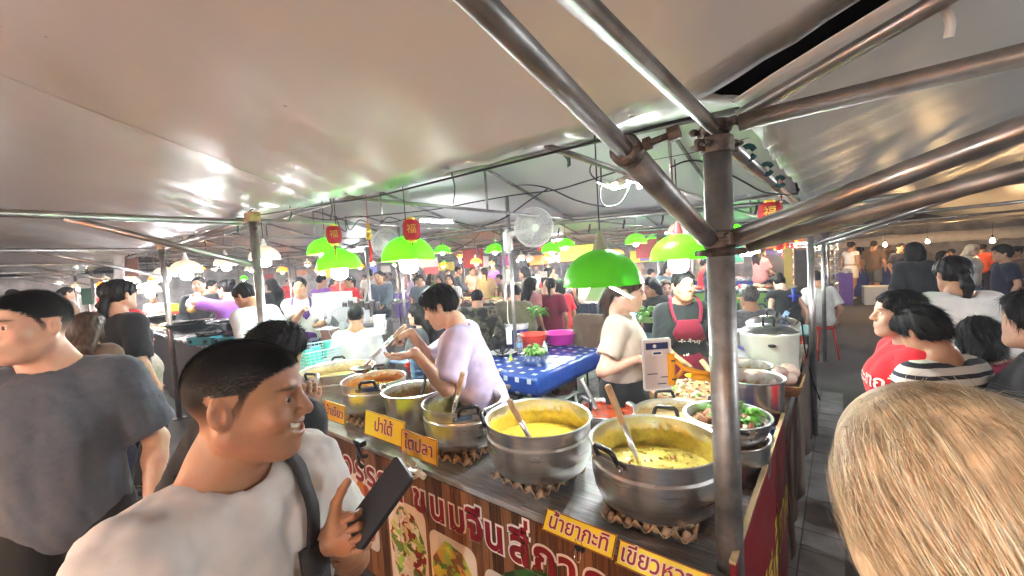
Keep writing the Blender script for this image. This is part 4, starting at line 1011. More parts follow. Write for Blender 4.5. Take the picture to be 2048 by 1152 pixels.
# ------------------------------------------------------------------ curry stall
def planks_mat(key):
    m = pbr(key, (.22,.10,.045), .45, var=0); nt = m.node_tree; b = nt.nodes['Principled BSDF']; L = nt.links
    tc = node(nt,'ShaderNodeTexCoord'); sp = node(nt,'ShaderNodeSeparateXYZ'); L.new(tc.outputs['Object'], sp.inputs[0])
    mu = node(nt,'ShaderNodeMath', operation='MULTIPLY'); mu.inputs[1].default_value = 17; L.new(sp.outputs[0], mu.inputs[0]); fl = node(nt,'ShaderNodeMath', operation='FLOOR'); L.new(mu.outputs[0], fl.inputs[0]); fr = node(nt,'ShaderNodeMath', operation='FRACT'); L.new(mu.outputs[0], fr.inputs[0])
    wn = node(nt,'ShaderNodeTexWhiteNoise', noise_dimensions='1D'); L.new(fl.outputs[0], wn.inputs['W'])
    mp = node(nt,'ShaderNodeMapping'); mp.inputs['Scale'].default_value = (60,1,3.5); L.new(tc.outputs['Object'], mp.inputs[0]); no = node(nt,'ShaderNodeTexNoise'); no.inputs['Scale'].default_value = 1.6; no.inputs['Detail'].default_value = 7; no.inputs['Distortion'].default_value = .6; L.new(mp.outputs[0], no.inputs[0])
    ad = node(nt,'ShaderNodeMath', operation='MULTIPLY_ADD'); ad.inputs[1].default_value = .45; L.new(wn.outputs[0], ad.inputs[0]); L.new(no.outputs[0], ad.inputs[2])
    cr = node(nt,'ShaderNodeValToRGB'); e = cr.color_ramp.elements; e[0].position = .35; e[0].color = (.022,.007,.004,1); e[1].position = .95; e[1].color = (.28,.115,.045,1); k = e.new(.62); k.color = (.115,.042,.017,1); L.new(ad.outputs[0], cr.inputs[0])
    gp = node(nt,'ShaderNodeMath', operation='GREATER_THAN'); gp.inputs[1].default_value = .955; L.new(fr.outputs[0], gp.inputs[0])
    mx = node(nt,'ShaderNodeMix', data_type='RGBA'); L.new(gp.outputs[0], mx.inputs[0]); L.new(cr.outputs[0], mx.inputs[6]); mx.inputs[7].default_value = (.012,.005,.003,1); L.new(mx.outputs[2], b.inputs['Base Color'])
planks_mat('plank_print')
def grain_mat(key, c0, c1, scale=(2,14,2), rough=.45):
    m = pbr(key, c0, rough, var=0); nt = m.node_tree; b = nt.nodes['Principled BSDF']; L = nt.links
    tc = node(nt,'ShaderNodeTexCoord'); mp = node(nt,'ShaderNodeMapping'); mp.inputs['Scale'].default_value = scale; L.new(tc.outputs['Object'], mp.inputs[0])
    wv = node(nt,'ShaderNodeTexNoise'); wv.inputs['Scale'].default_value = 5.0; wv.inputs['Detail'].default_value = 7; wv.inputs['Roughness'].default_value = .62; wv.inputs['Distortion'].default_value = .8; L.new(mp.outputs[0], wv.inputs[0])
    cr = node(nt,'ShaderNodeValToRGB'); cr.color_ramp.elements[0].color = (*c0,1); cr.color_ramp.elements[1].color = (*c1,1); cr.color_ramp.elements[0].position = .38; cr.color_ramp.elements[1].position = .62; L.new(wv.outputs[0], cr.inputs[0]); L.new(cr.outputs[0], b.inputs['Base Color'])
grain_mat('grey_wood_sheet', (.20,.195,.19), (.36,.355,.35), (1.2,14,2)); grain_mat('brown_table', (.10,.07,.05), (.17,.125,.09), (3,12,2), .5); grain_mat('beige_sheet', (.30,.25,.18), (.46,.40,.30), (2,10,2), .5)
pbr('sign_yellow', (.85,.68,.03), .35, var=.06); pbr('sign_orange', (.80,.47,.03), .35, var=.06); pbr('ink_red', (.28,.012,.014), .5, var=0); pbr('ink_dark_red', (.22,.008,.012), .5, var=0); pbr('ink_pink', (.80,.68,.60), .5, var=0); pbr('red_board', (.19,.012,.018), .4, var=.2, vs=5)
pbr('ink_yellow', (.55,.42,.08), .5, var=0); pbr('board_edge', (.55,.40,.22), .6)
pbr('cardboard', (.40,.27,.17), .85, var=.2, vs=20, bump=.5, bs=120, bd=.003)
pbr('dark_metal', (.05,.05,.05), .4, .6)
ct = thing('food_counter', 'L shaped serving counter of the curry stall with wood print top', 'counter', (0,0,0))
box('front_top', (-2.2,1.46,.735), (3.86,.54,.03), M['grey_wood_sheet'], ct, .004)
box('side_top', (-.62,3.30,.728), (.70,3.22,.03), M['beige_sheet'], ct, .004)
box('corner_sheet', (-.62,1.60,.7535), (.74,.80,.004), M['grey_wood_sheet'], ct)
for x, y in ((-.33,1.3),(-4.05,1.3),(-2.2,1.3),(-.9,1.69),(-4.05,1.69),(-2.2,1.69),(-.33,4.8),(-.9,4.8),(-.33,3.2)): box('leg', (x,y,.36), (.04,.04,.72), M['dark_metal'], ct, .003)
box('rear_panel', (-2.5,1.705,.40), (3.1,.012,.62), M['brown_table'], ct)
# printed front banner
bn = thing('shop_banner', 'wood plank print banner with red Thai lettering on the counter front', 'banner', (-2.2,1.183,.37))
b_ = box('vinyl_sheet', (0,0,0), (3.86,.006,.72), M['plank_print'], bn)
def thai(parent, s, size, x, z, fg, bgm, y=-.0045, off=.006, sx=1.0, ext=.0006, face=(pi/2,0,0)):
    if bgm: text_obj('letter_outline', s, size, M[bgm], parent, (x, y, z), face, ext, size*.075, sx=sx)
    text_obj('lettering', s, size, M[fg], parent, (x, y-.0022, z), face, ext, size*.028, sx=sx)
for ch, x in (('ว',-2.255),('ร',-2.137),('ร',-2.02),('ณ',-1.88),('า',-1.77),('ข',-1.604),('น',-1.476),('ม',-1.345),('จี',-1.235),('น',-1.125),('สี',-.995),('ภ',-.875),('า',-.77),('ค',-.66)):
    thai(bn, ch, .185, x+2.2, .595-.37, 'ink_dark_red', 'ink_pink')
box('letter_outline', (-.955+2.2,-.0048,.705-.37), (.036,.0008,.052), M['ink_pink'], bn); box('lettering', (-.955+2.2,-.0066,.705-.37), (.018,.0008,.034), M['ink_dark_red'], bn)
# dish photographs printed on the banner
def dish_mat(key, cols, scale, seed):
    m = pbr(key, cols[0], .4, var=0); nt = m.node_tree; b = nt.nodes['Principled BSDF']; L = nt.links
    tc = node(nt,'ShaderNodeTexCoord'); mp = node(nt,'ShaderNodeMapping'); mp.inputs['Location'].default_value = (seed,seed*2,0); L.new(tc.outputs['Object'], mp.inputs[0])
    no = node(nt,'ShaderNodeTexNoise'); no.inputs['Scale'].default_value = scale*.5; no.inputs['Detail'].default_value = 6; L.new(mp.outputs[0], no.inputs[0])
    mv = node(nt,'ShaderNodeMix', data_type='VECTOR'); mv.inputs[0].default_value = .18; L.new(mp.outputs[0], mv.inputs[4]); L.new(no.outputs[1], mv.inputs[5])
    vo = node(nt,'ShaderNodeTexVoronoi'); vo.inputs['Scale'].default_value = scale; L.new(mv.outputs[1], vo.inputs[0])
    sp = node(nt,'ShaderNodeSeparateColor'); L.new(vo.outputs['Color'], sp.inputs[0])
    cr = node(nt,'ShaderNodeValToRGB'); cr.color_ramp.interpolation = 'CONSTANT'; el = cr.color_ramp.elements; el[0].color = (*cols[0],1); el[1].position = 1/len(cols); el[1].color = (*cols[1],1)
    for i, c in enumerate(cols[2:], 2): e = el.new(i/len(cols)); e.color = (*c,1)
    L.new(sp.outputs[0], cr.inputs[0])
    mx = node(nt,'ShaderNodeMix', data_type='RGBA', blend_type='OVERLAY'); mx.inputs[0].default_value = .6; L.new(cr.outputs[0], mx.inputs[6]); L.new(no.outputs[1], mx.inputs[7]); L.new(mx.outputs[2], b.inputs['Base Color'])
dish_mat('dish_noodle', [(.62,.50,.33),(.30,.38,.06),(.55,.42,.26),(.20,.02,.015),(.10,.16,.03),(.66,.58,.44)], 26, 1); dish_mat('dish_green', [(.10,.20,.03),(.30,.42,.05),(.55,.33,.05),(.22,.10,.03),(.62,.45,.05)], 24, 4)
dish_mat('dish_red', [(.40,.06,.02),(.50,.14,.04),(.34,.04,.02),(.55,.24,.08)], 22, 7); dish_mat('leaf_print', [(.02,.07,.01),(.04,.12,.02),(.03,.05,.01)], 14, 9)
pbr('plate_print', (.66,.54,.42), .45, var=.08)
def rounded(w, h, r, n=6):
    P = []
    for cx, cz, a0 in ((w/2-r,h/2-r,0),(-w/2+r,h/2-r,pi/2),(-w/2+r,-h/2+r,pi),(w/2-r,-h/2+r,1.5*pi)):
        for k in range(n+1): a = a0+k*pi/2/n; P.append((cx+r*cos(a), cz+r*sin(a)))
    return P
def disc(name, outline, mat, parent, loc, th=.0008):
    n = len(outline); V = [(x,0,z) for x, z in outline]+[(x,th,z) for x, z in outline]
    Fc = [tuple(range(n)), tuple(range(2*n-1,n-1,-1))]+[(i,n+i,n+(i+1)%n,(i+1)%n) for i in range(n)]
    o = mesh_obj(name, V, Fc, mat, parent); o.location = Vector(loc); return o
def dish(x, z, w, h, food, r=.05):
    p = disc('printed_plate', rounded(w, h, r), M['plate_print'], bn, (x+2.2, -.0042, z-.37)); disc('printed_dish', [(w*.46*cos(a)*(1+.05*sin(5*a)), h*.44*sin(a)*(1+.05*sin(7*a+1))) for a in np.linspace(0,2*pi,30,endpoint=False)], M[food], p, (0,-.0012,0))
dish(-2.42,.42,.24,.36,'dish_red'); dish(-2.12,.36,.26,.40,'dish_red'); dish(-1.73,.29,.31,.50,'dish_noodle'); dish(-1.395,.26,.31,.44,'dish_green'); dish(-1.05,.25,.29,.38,'dish_green')
for k, (x, z, a) in enumerate(((-.98,.46,.5),(-.72,.40,-.4),(-.55,.46,.3))):
    disc('printed_leaf', [(.16*cos(t)*cos(a)-.05*sin(t)*sin(a)*(1-cos(t)*.5), .16*cos(t)*sin(a)+.05*sin(t)*cos(a)) for t in np.linspace(0,2*pi,18,endpoint=False)], M['leaf_print'], bn, (x+2.2,-.0036-.0006*k,z-.37))
# right hand side: red board, brown cloth
rb = thing('side_board', 'dark red board with yellow lettering on the right end of the counter', 'board', (-.248,1.86,.42))
box('panel', (0,0,0), (.012,1.30,.82), M['red_board'], rb); box('edge_strip', (0,0,.414), (.016,1.30,.010), M['board_edge'], rb)
for s, y, z in (('ขนม',-.30,.02),('จีน',.08,-.06),('สี่ภาค',.40,.02)): text_obj('lettering', s, .30, M['ink_yellow'], rb, (.0085,y,z-.05), (pi/2,0,pi/2), .0005, .004, sx=.8)
cl = thing('table_cloth', 'dark brown patterned cloth hanging off the side counter by the aisle', 'cloth', (-.25,3.7,0))
pbr('brown_cloth', (.10,.07,.05), .7, var=.5, vs=9, bump=.3, bs=40, stretch=(1,1,.4))
V = []; Fc = []
for i in range(49):
    for k in range(9):
        y = -1.17+i*2.4/48; z = .75-.72*k/8; V.append((.012+.018*sin(i*.9)*(k/8)+.012*sin(i*.37+2)*(k/8), y, z))
for i in range(48):
    for k in range(8): Fc.append((i*9+k, i*9+k+1, i*9+9+k+1, i*9+9+k))
o = mesh_obj('drape', V, Fc, M['brown_cloth'], cl, True); o.modifiers.new('t','SOLIDIFY').thickness = .004
bx = thing('blue_tray', 'deep blue plastic sheet beside the pans at the counter end', 'tray', (-.36,2.15,.757)); pbr('blue_plastic', (.01,.03,.20), .4, var=.15); box('sheet', (0,0,.004), (.18,.60,.008), M['blue_plastic'], bx, .002); box('rim', (0,.31,.012), (.20,.03,.02), M['alu'], bx, .003)
# price signs
def sign(s, c, w, h, mat, label, tilt=(pi/2,0,0), size=.06, sx=1.0):
    t = thing('price_sign', label, 'sign', c); t.rotation_euler = (tilt[0]-pi/2, tilt[1], tilt[2])
    box('card', (0,0,0), (w,.004,h), M[mat], t); fr_ = .003
    for zz in (h/2-.002,-h/2+.002): box('border', (0,-.0024,zz), (w-.004,.001,.003), M['ink_dark_red'], t)
    for xx in (w/2-.002,-w/2+.002): box('border', (xx,-.0028,0), (.003,.001,h-.010), M['ink_dark_red'], t)
    text_obj('letter_outline', s, size, M['ink_pink'], t, (0,-.0028,0), (pi/2,0,0), .0004, size*.05, sx=sx); text_obj('lettering', s, size, M['ink_red'], t, (0,-.0042,0), (pi/2,0,0), .0004, size*.012, sx=sx)
    return t
sign('น้ำเงี้ยว', (-2.35,1.172,.895), .235, .11, 'sign_orange', 'leftmost yellow orange price sign with red Thai word', (pi/2-.10,0,0), .072)
sign('ป่าใต้', (-1.845,1.168,.905), .345, .125, 'sign_yellow', 'yellow price sign with the short Thai word, second from left', (pi/2-.15,0,0), .085)
sign('ไตปลา', (-1.555,1.160,.878), .262, .115, 'sign_orange', 'orange yellow price sign in the middle, clipped with a white clamp', (pi/2-.10,0,0), .085)
sign('น้ำยากะทิ', (-.715,1.163,.775), .272, .072, 'sign_yellow', 'yellow sign lying on the counter edge before the right pot, with binder clip', (pi/2-.62,0,0), .066)
sign('เขียวหวาน', (-.425,1.158,.770), .285, .070, 'sign_yellow', 'yellow sign lying on the counter edge, nearest the corner post', (pi/2-.62,0,0), .066)
bc = thing('binder_clip', 'steel binder clip holding the yellow sign to the counter edge', 'clip', (-.70,1.145,.735)); box('clip_body', (0,0,0), (.034,.022,.018), M['bakelite'], bc, .003); tube_obj('clip_wire', [(-.01,-.01,0),(-.012,-.02,-.03),(0,-.022,-.036),(.012,-.02,-.03),(.01,-.01,0)], .0015, M['chrome'], bc, n=5); tube_obj('clip_wire', [(-.01,.0,.008),(-.012,-.006,.03),(.012,-.006,.03),(.01,.0,.008)], .0015, M['chrome'], bc, n=5)
wc = thing('clamp', 'white plastic clamp on the counter edge below the orange sign', 'clamp', (-1.60,1.15,.775)); pbr('cream_plastic', (.70,.60,.48), .4)
box('jaw', (.02,-.02,.03), (.05,.03,.018), M['cream_plastic'], wc, .004, (.4,.3,0)); box('jaw', (.03,-.015,-.01), (.09,.022,.016), M['white_plastic'], wc, .004, (.2,-.2,.2)); box('handle', (-.01,-.03,.055), (.022,.018,.085), M['cream_plastic'], wc, .004, (.3,.4,0)); box('handle', (.085,-.02,-.005), (.055,.02,.03), M['white_plastic'], wc, .006, (0,.5,.3)); box('handle', (.05,-.03,-.025), (.05,.016,.016), M['cream_plastic'], wc, .004, (0,-.5,.2)); lathe('pivot', [(0,.02),(.010,.018),(.010,-.018),(0,-.02)], M['chrome'], wc, 10, (-.01,-.022,-.012), (pi/2,0,0))
kb = thing('clip_lamp', 'black metal bracket clamped under the counter edge', 'bracket', (-2.02,1.13,.77)); tube_obj('arm', [(-.06,0,.03),(.0,-.02,.02),(.05,-.03,-.02),(.09,-.02,-.01)], .011, M['bakelite'], kb, n=8); tube_obj('arm', [(.0,-.02,.02),(.02,-.03,-.06),(.06,-.03,-.075)], .010, M['bakelite'], kb, n=8); box('clamp', (0,.0,.03), (.07,.04,.03), M['bakelite'], kb, .006)

# ------------------------------------------------------------------ pots
def stain_mat(key, food, h0, h1, metal=(.62,.61,.59)):
    m = pbr(key, metal, .33, 1.0, var=.06); nt = m.node_tree; b = nt.nodes['Principled BSDF']; L = nt.links
    tc = node(nt,'ShaderNodeTexCoord'); sp = node(nt,'ShaderNodeSeparateXYZ'); L.new(tc.outputs['Object'], sp.inputs[0])
    no = node(nt,'ShaderNodeTexNoise'); no.inputs['Scale'].default_value = 22; no.inputs['Detail'].default_value = 8; no.inputs['Roughness'].default_value = .7; L.new(tc.outputs['Object'], no.inputs[0])
    mr = node(nt,'ShaderNodeMapRange'); mr.inputs[1].default_value = h1; mr.inputs[2].default_value = h0; L.new(sp.outputs[2], mr.inputs[0])
    ad = node(nt,'ShaderNodeMath', operation='MULTIPLY_ADD'); ad.inputs[1].default_value = 1.1; L.new(no.outputs[0], ad.inputs[0]); L.new(mr.outputs[0], ad.inputs[2])
    st = node(nt,'ShaderNodeMapRange'); st.inputs[1].default_value = .72; st.inputs[2].default_value = .95; L.new(ad.outputs[0], st.inputs[0])
    n2 = node(nt,'ShaderNodeTexNoise'); n2.inputs['Scale'].default_value = 38; n2.inputs['Detail'].default_value = 9; n2.inputs['Roughness'].default_value = .7; L.new(tc.outputs['Object'], n2.inputs[0])
    cr = node(nt,'ShaderNodeValToRGB'); cr.color_ramp.elements[0].color = (*[c*.62 for c in food],1); cr.color_ramp.elements[1].color = (*food,1); cr.color_ramp.elements[0].position = .30; cr.color_ramp.elements[1].position = .62; L.new(n2.outputs[0], cr.inputs[0])
    mx = node(nt,'ShaderNodeMix', data_type='RGBA'); L.new(st.outputs[0], mx.inputs[0]); mx.inputs[6].default_value = (*metal,1); L.new(cr.outputs[0], mx.inputs[7]); L.new(mx.outputs[2], b.inputs['Base Color'])
    iv = node(nt,'ShaderNodeMath', operation='SUBTRACT'); iv.inputs[0].default_value = 1.0; L.new(st.outputs[0], iv.inputs[1]); L.new(iv.outputs[0], b.inputs['Metallic'])
    return m
CUR = {'yellow': (.72,.54,.07), 'chunky': (.66,.52,.11), 'green': (.36,.31,.10), 'orange': (.45,.17,.03), 'brown': (.28,.17,.06), 'pale': (.50,.38,.18), 'red': (.42,.06,.015)}
for k_, c_ in CUR.items(): pbr('curry_'+k_, c_, .22, var=.35, vs=14, dirt=.55, dirtcol=tuple(c*.55 for c in c_), ds=16, bump=.5 if k_ in ('chunky','red','pale') else .15, bs=35 if k_ in ('chunky','red') else 14, bd=.02, spec=.5, coat=.25)
def food_surface(name, R, z, mat, parent, amp=.004, seed=0, n=26):
    rs = np.random.RandomState(seed); V = [(0,0,z)]; Fc = []; rings = 10; W_ = rs.normal(size=(8,2))*38
    for q in range(1, rings+1):
        for i in range(n):
            a = 2*pi*i/n; r = R*q/rings; x, y = r*cos(a), r*sin(a); h = sum(sin(W_[k,0]*x+W_[k,1]*y+k) for k in range(8))/8
            V.append((x, y, z+amp*h*(1 if q < rings else .3)))
    for i in range(n): Fc.append((0, 1+i, 1+(i+1)%n))
    for q in range(rings-1):
        for i in range(n): a = 1+q*n; Fc.append((a+i, a+n+i, a+n+(i+1)%n, a+(i+1)%n))
    return mesh_obj(name, V, Fc, mat, parent, True)
def handle(pot, ang, R, z, kind='black', w=.095, h=.055, up=.35):
    d = np.array((cos(ang), sin(ang), 0)); s = np.array((-sin(ang), cos(ang), 0)); u = np.array((0,0,1.0))
    o = unitv(d*(1-up)+u*up)
    b = d*R+u*z
    if kind == 'black':
        pts = []
        for t in np.linspace(0, 1, 5): pts.append(b-s*w/2+o*h*t*.9)
        pts = [b-s*w/2, b-s*w/2+o*h*.45, b-s*w/2+o*h*.82+s*.004, b-s*(w/2-.014)+o*h, b+s*(w/2-.014)+o*h, b+s*w/2+o*h*.82-s*.004, b+s*w/2+o*h*.45, b+s*w/2]
        hd = tube_obj('handle', pts, [.0075,.0085,.0095,.0095,.0095,.0095,.0085,.0075], M['bakelite'], pot, n=8)
        br = box('bracket', d*(R+.004)+u*(z-.004), (.006,w+.055,.026), M['chrome'], hd, .002, (0,0,ang))
        for e in (-1,1): uvball('rivet', d*(R+.008)+s*e*(w/2+.018)+u*(z-.004), .006, M['chrome'], hd, 8, 6)
    else:
        pts = [b-s*w/2, b-s*w/2+o*h*.6, b-s*w*.3+o*h, b+s*w*.3+o*h, b+s*w/2+o*h*.6, b+s*w/2]
        tube_obj('handle', curve_pts(pts, 20), .006, M['chrome'], pot, n=7)
def unitv(v): v = np.asarray(v, float); return v/(np.linalg.norm(v)+1e-9)
def pot(label, x, y, z, R, H, food, level, handles=(), hk='black', straight=False, amp=.003, rivets=True, seed=0, mat='alu', g=None, hup=.72):
    t = thing('cooking_pot', label, 'pot', (x,y,z), 0, g)
    if straight: out = [(0,0),(R*.90,0),(R*.965,.012),(R*.98,.04),(R,H*.9),(R,H-.004),(R+.012,H-.002),(R+.014,H+.004)]
    else: out = [(0,0),(R*.68,0),(R*.79,.006),(R*.895,H*.11),(R*.96,H*.27),(R*.99,H*.46),(R*.995,H*.70),(R*.965,H*.735),(R*.965,H*.755),(R*.985,H*.775),(R*.99,H*.96),(R*1.02,H*.985),(R*1.02,H)]
    body = lathe('body', out, M[mat], t, 48)
    key = 'inner_%s_%d' % (food, int(level*1000))
    if key not in M: stain_mat(key, CUR[food], level-.01, level+(H-level)*.95)
    if straight: inn = [(R+.014,H+.004),(R+.006,H+.006),(R-.004,H),(R-.008,H*.9),(R*.95,.02),(0,.02)]
    else: inn = [(R*1.02,H),(R*1.005,H+.003),(R*.97,H-.004),(R*.965,H*.78),(R*.955,H*.75),(R*.97,H*.70),(R*.97,H*.50),(R*.93,H*.28),(R*.80,.03),(0,.02)]
    lathe('inner_wall', inn, M[key], t, 48)
    rr = np.interp(level, [p[1] for p in inn][::-1], [p[0] for p in inn][::-1])
    food_surface('curry', rr+.001, level, M['curry_'+food], t, amp, seed)
    for a in handles: handle(t, a, R*.985, H*.91, hk, up=hup)
    POTS.append(t)
    if rivets:
        for a in handles:
            for e in (-.2,.2): uvball('rivet', ((R*.955)*cos(a+e), (R*.955)*sin(a+e), H*.88), .005, M['chrome'], t, 8, 6)
    return t
POTS = []
def egg_tray(x, y, z, rz, label, s=.31, h=.045):
    n = 36; V = []; Fc = []
    for i in range(n+1):
        for j in range(n+1):
            u, v = i/n, j/n; e = min(u,v,1-u,1-v)
            hh = h*(.5+.5*sin(u*5*2*pi-pi/2)*sin(v*5*2*pi-pi/2))*.9+.004+(.012 if e < .01 else 0)
            V.append(((u-.5)*s, (v-.5)*s, hh))
    m = n+1
    for i in range(n):
        for j in range(n): Fc.append((i*m+j, (i+1)*m+j, (i+1)*m+j+1, i*m+j+1))
    o = mesh_obj('egg_tray', V, Fc, M['cardboard'], None, True); o.modifiers.new('t','SOLIDIFY').thickness = .003
    o.location = (x,y,z); o.rotation_euler = (0,0,rz); tag(o, label, 'egg tray', 'cardboard egg trays under the pots'); return o
T = .757
def ang_to(px, py, cx, cy, z=1.0):
    q = PZ(px, py, z); return atan2(q[1]-cy, q[0]-cx)
for nm, (x, y, rz, lab) in dict(a=(-.55,1.44,.15,'cardboard egg tray under the rightmost big pot'), b=(-1.06,1.42,-.1,'cardboard egg tray under the bright yellow curry pot'), c=(-1.55,1.42,.2,'cardboard egg tray under the pot behind the orange sign'), d=(-2.36,1.45,0,'cardboard egg tray under the orange curry pot')).items(): egg_tray(x, y, T, rz, lab)
pot('big aluminium pot of chunky yellow curry, nearest the corner post', -.55,1.47,T+.045,.235,.225,'chunky',.098,[ang_to(1245,915,-.55,1.47),ang_to(1345,815,-.55,1.47)],amp=.010,seed=2)
pot('aluminium pot of smooth bright yellow curry, second from the post', -1.06,1.44,T+.045,.232,.225,'yellow',.105,[ang_to(945,850,-1.06,1.44),ang_to(1165,825,-1.06,1.44)],amp=.002,seed=3)
pot('aluminium pot of green brown curry behind the orange sign', -1.55,1.45,T+.045,.205,.215,'green',.10,[ang_to(940,838,-1.55,1.45),ang_to(880,775,-1.55,1.45)],amp=.003,seed=4)
pot('plain straight sided pot of dark broth with wire handles', -2.02,1.50,T,.175,.235,'brown',.15,[ang_to(748,778,-2.02,1.5),ang_to(875,775,-2.02,1.5)],'wire',True,mat='steel',rivets=False)
pot('aluminium pot of orange curry behind the second sign', -2.42,1.49,T+.045,.205,.21,'orange',.13,[ang_to(740,778,-2.42,1.49,.98),ang_to(740,778,-2.42,1.49,.98)+pi],amp=.003,seed=6)
pot('wide pot of pale curry with black handles at the left end of the row', -3.02,1.56,T,.27,.24,'pale',.15,[ang_to(648,745,-3.02,1.56),ang_to(678,712,-3.02,1.56)],amp=.004,seed=7)
pot('shallow aluminium pan of brown curry behind the chunky curry pot', -.66,2.06,T,.20,.16,'pale',.09,[ang_to(1345,815,-.66,2.06,.92)],amp=.006,seed=8)
pot('small steel basin of red chilli paste between the yellow pots', -1.06,2.10,T,.165,.095,'red',.065,[],straight=True,amp=.012,rivets=False,mat='steel',seed=9)
pot('tall empty steel stock pot right of the corner post', -.40,2.57,T,.155,.24,'brown',.05,[],straight=True,rivets=False,mat='steel',seed=10)
pot('second steel stock pot behind the tall one', -.50,2.92,T,.155,.22,'brown',.05,[],straight=True,rivets=False,mat='steel',seed=11)
rs = np.random.RandomState(21); chunk = []
for c in range(3):
    bm = bmesh.new(); bmesh.ops.create_icosphere(bm, subdivisions=1, radius=1.0)
    for v in bm.verts: v.co *= rs.uniform(.7,1.2)
    me = bpy.data.meshes.new('curry_chunk'); bm.to_mesh(me); bm.free(); me.materials.append(M[['curry_chunky','curry_orange','curry_green'][c]]); chunk.append(me)
for P_, n_, R_, z_ in ((POTS[0],110,.20,.101), (POTS[2],16,.16,.102), (POTS[4],22,.16,.132), (POTS[5],26,.2,.152)):
    for k in range(n_):
        a = rs.uniform(0,6.3); r = R_*sqrt(rs.uniform()); s_ = rs.uniform(.004,.011); o = bpy.data.objects.new('curry_chunk', chunk[0 if P_ is POTS[0] and rs.uniform() < .9 else rs.choice(3, p=[.6,.25,.15])]); COL.objects.link(o); o.parent = P_; o.location = (r*cos(a), r*sin(a), z_+.002); o.scale = (s_*1.5,s_,s_*.6); o.rotation_euler = (0,0,rs.uniform(0,3))
# oval pan with greens and stewed pork on a lower pot
pp = pot('aluminium pot carrying the pan of greens by the corner post', -.40,1.90,T,.165,.16,'brown',.06,[],straight=True,rivets=False)
pan = thing('stew_pan', 'aluminium pan of stewed pork with green vegetables behind the corner post', 'pan', (-.39,1.885,T+.168))
lathe('body', [(0,0),(.13,0),(.15,.02),(.165,.085),(.172,.088),(.160,.088),(.146,.025),(0,.02)], M['alu'], pan, 36); food_surface('stew', .156, .05, M['curry_brown'], pan, .006, 3); handle(pan, 1.9, .165, .07); handle(pan, 1.9+pi, .165, .07)
pbr('veg_green', (.10,.30,.03), .35, var=.4, vs=20, coat=.2); pbr('meat', (.30,.13,.06), .4, var=.4, vs=30, bump=.4, bs=40, coat=.3); pbr('veg_stem', (.32,.48,.16), .4, var=.2)
def leaf_pile(parent, c, R, n, mat, size, seed, name='greens', up=.5, curl=.3):
    rs = np.random.RandomState(seed); V = []; Fc = []
    for k in range(n):
        a = rs.uniform(0,6.3); r = R*sqrt(rs.uniform()); p = np.array(c)+np.array((r*cos(a), r*sin(a), rs.uniform(0,up)*size)); d = unitv(np.array((cos(a+rs.normal()*.8), sin(a+rs.normal()*.8), rs.uniform(-.3,.9)))); s = unitv(np.cross(d, (0,0,1)+rs.normal(size=3)*.4)); nn = np.cross(s, d); L_ = size*rs.uniform(.6,1.2); b = len(V)
        for q in range(5):
            t = q/4; w = L_*.30*sin(pi*min(t*.9+.08,1))
            ce = p+d*L_*t+nn*L_*curl*sin(pi*t)-np.array((0,0,L_*.35*t*t)); V += [ce-s*w, ce+nn*w*.25, ce+s*w]
        for q in range(4):
            for e in (0,1): Fc.append((b+q*3+e, b+q*3+e+1, b+q*3+4+e, b+q*3+3+e))
    o = mesh_obj(name, V, Fc, M[mat], parent, True); o.modifiers.new('t','SOLIDIFY').thickness = .0012; o['kind'] = 'stuff'; return o
leaf_pile(pan, (.03,.03,.055), .07, 46, 'veg_green', .075, 4)
rs = np.random.RandomState(8)
for k in range(14):
    a = rs.uniform(0,6.3); r = .04+.10*rs.uniform(); bm = bmesh.new(); bmesh.ops.create_icosphere(bm, subdivisions=2, radius=.022+.012*rs.uniform())
    for v in bm.verts: v.co *= 1+.25*sin(v.co.x*190+k)+.2*sin(v.co.y*230+v.co.z*150)
    bm_obj('pork_piece', bm, M['meat'], pan, True, (r*cos(a), r*sin(a), .055+.01*rs.uniform()), (rs.uniform(0,3),rs.uniform(0,3),0))
# ladles
def ladle(label, top, tip, bowl=.0, wood=.45, r=.0115, g=None):
    top = np.array(top, float); tip = np.array(tip, float); t = thing('ladle', label, 'ladle', tip)
    d = top-tip; m = d*(1-wood)
    hd = tube_obj('wood_handle', [m, m+(d-m)*.1, m+(d-m)*.55, d*.985, d], [.010,r,r*1.1,r*1.05,r*.7], M['wood_light'], t, n=10)
    tube_obj('metal_shaft', [m+d*.03, m*.3, m*0-d*.12], [.0105,.0095,.008], M['white_plastic'] if False else M['chrome_soft'], t, n=10)
    if bowl: o = lathe('bowl', [(0,-bowl*.6),(bowl*.6,-bowl*.45),(bowl*.95,-bowl*.1),(bowl,0),(bowl*.93,-.0),(bowl*.55,-bowl*.38),(0,-bowl*.52)], M['steel'], t, 20, -d*.16)
    uvball('hanging_hole', d*.955, r*.55, M['bakelite'], t, 8, 6)
    return t
pbr('chrome_soft', (.72,.72,.72), .25, .9, var=.05)
ladle('wooden handled ladle leaning in the chunky yellow curry', PD(1215,770,1.40), PD(1285,945,1.42), .04)
ladle('wooden handled ladle leaning in the bright yellow curry', PD(1018,800,1.55), PD(1068,893,1.62), .04)
ladle('wooden handled ladle leaning in the green brown curry', PD(926,745,1.85), PD(903,840,1.98), .04)
sp = thing('spoon', 'dark steel spoon handle standing in the broth pot', 'spoon', (-2.0,1.52,.92)); ribbon_obj('spoon_handle', [(.02,.06,.19),(.015,.04,.10),(0,0,0)], .022, .004, M['bakelite'], sp, up=(.4,-.6,.4))
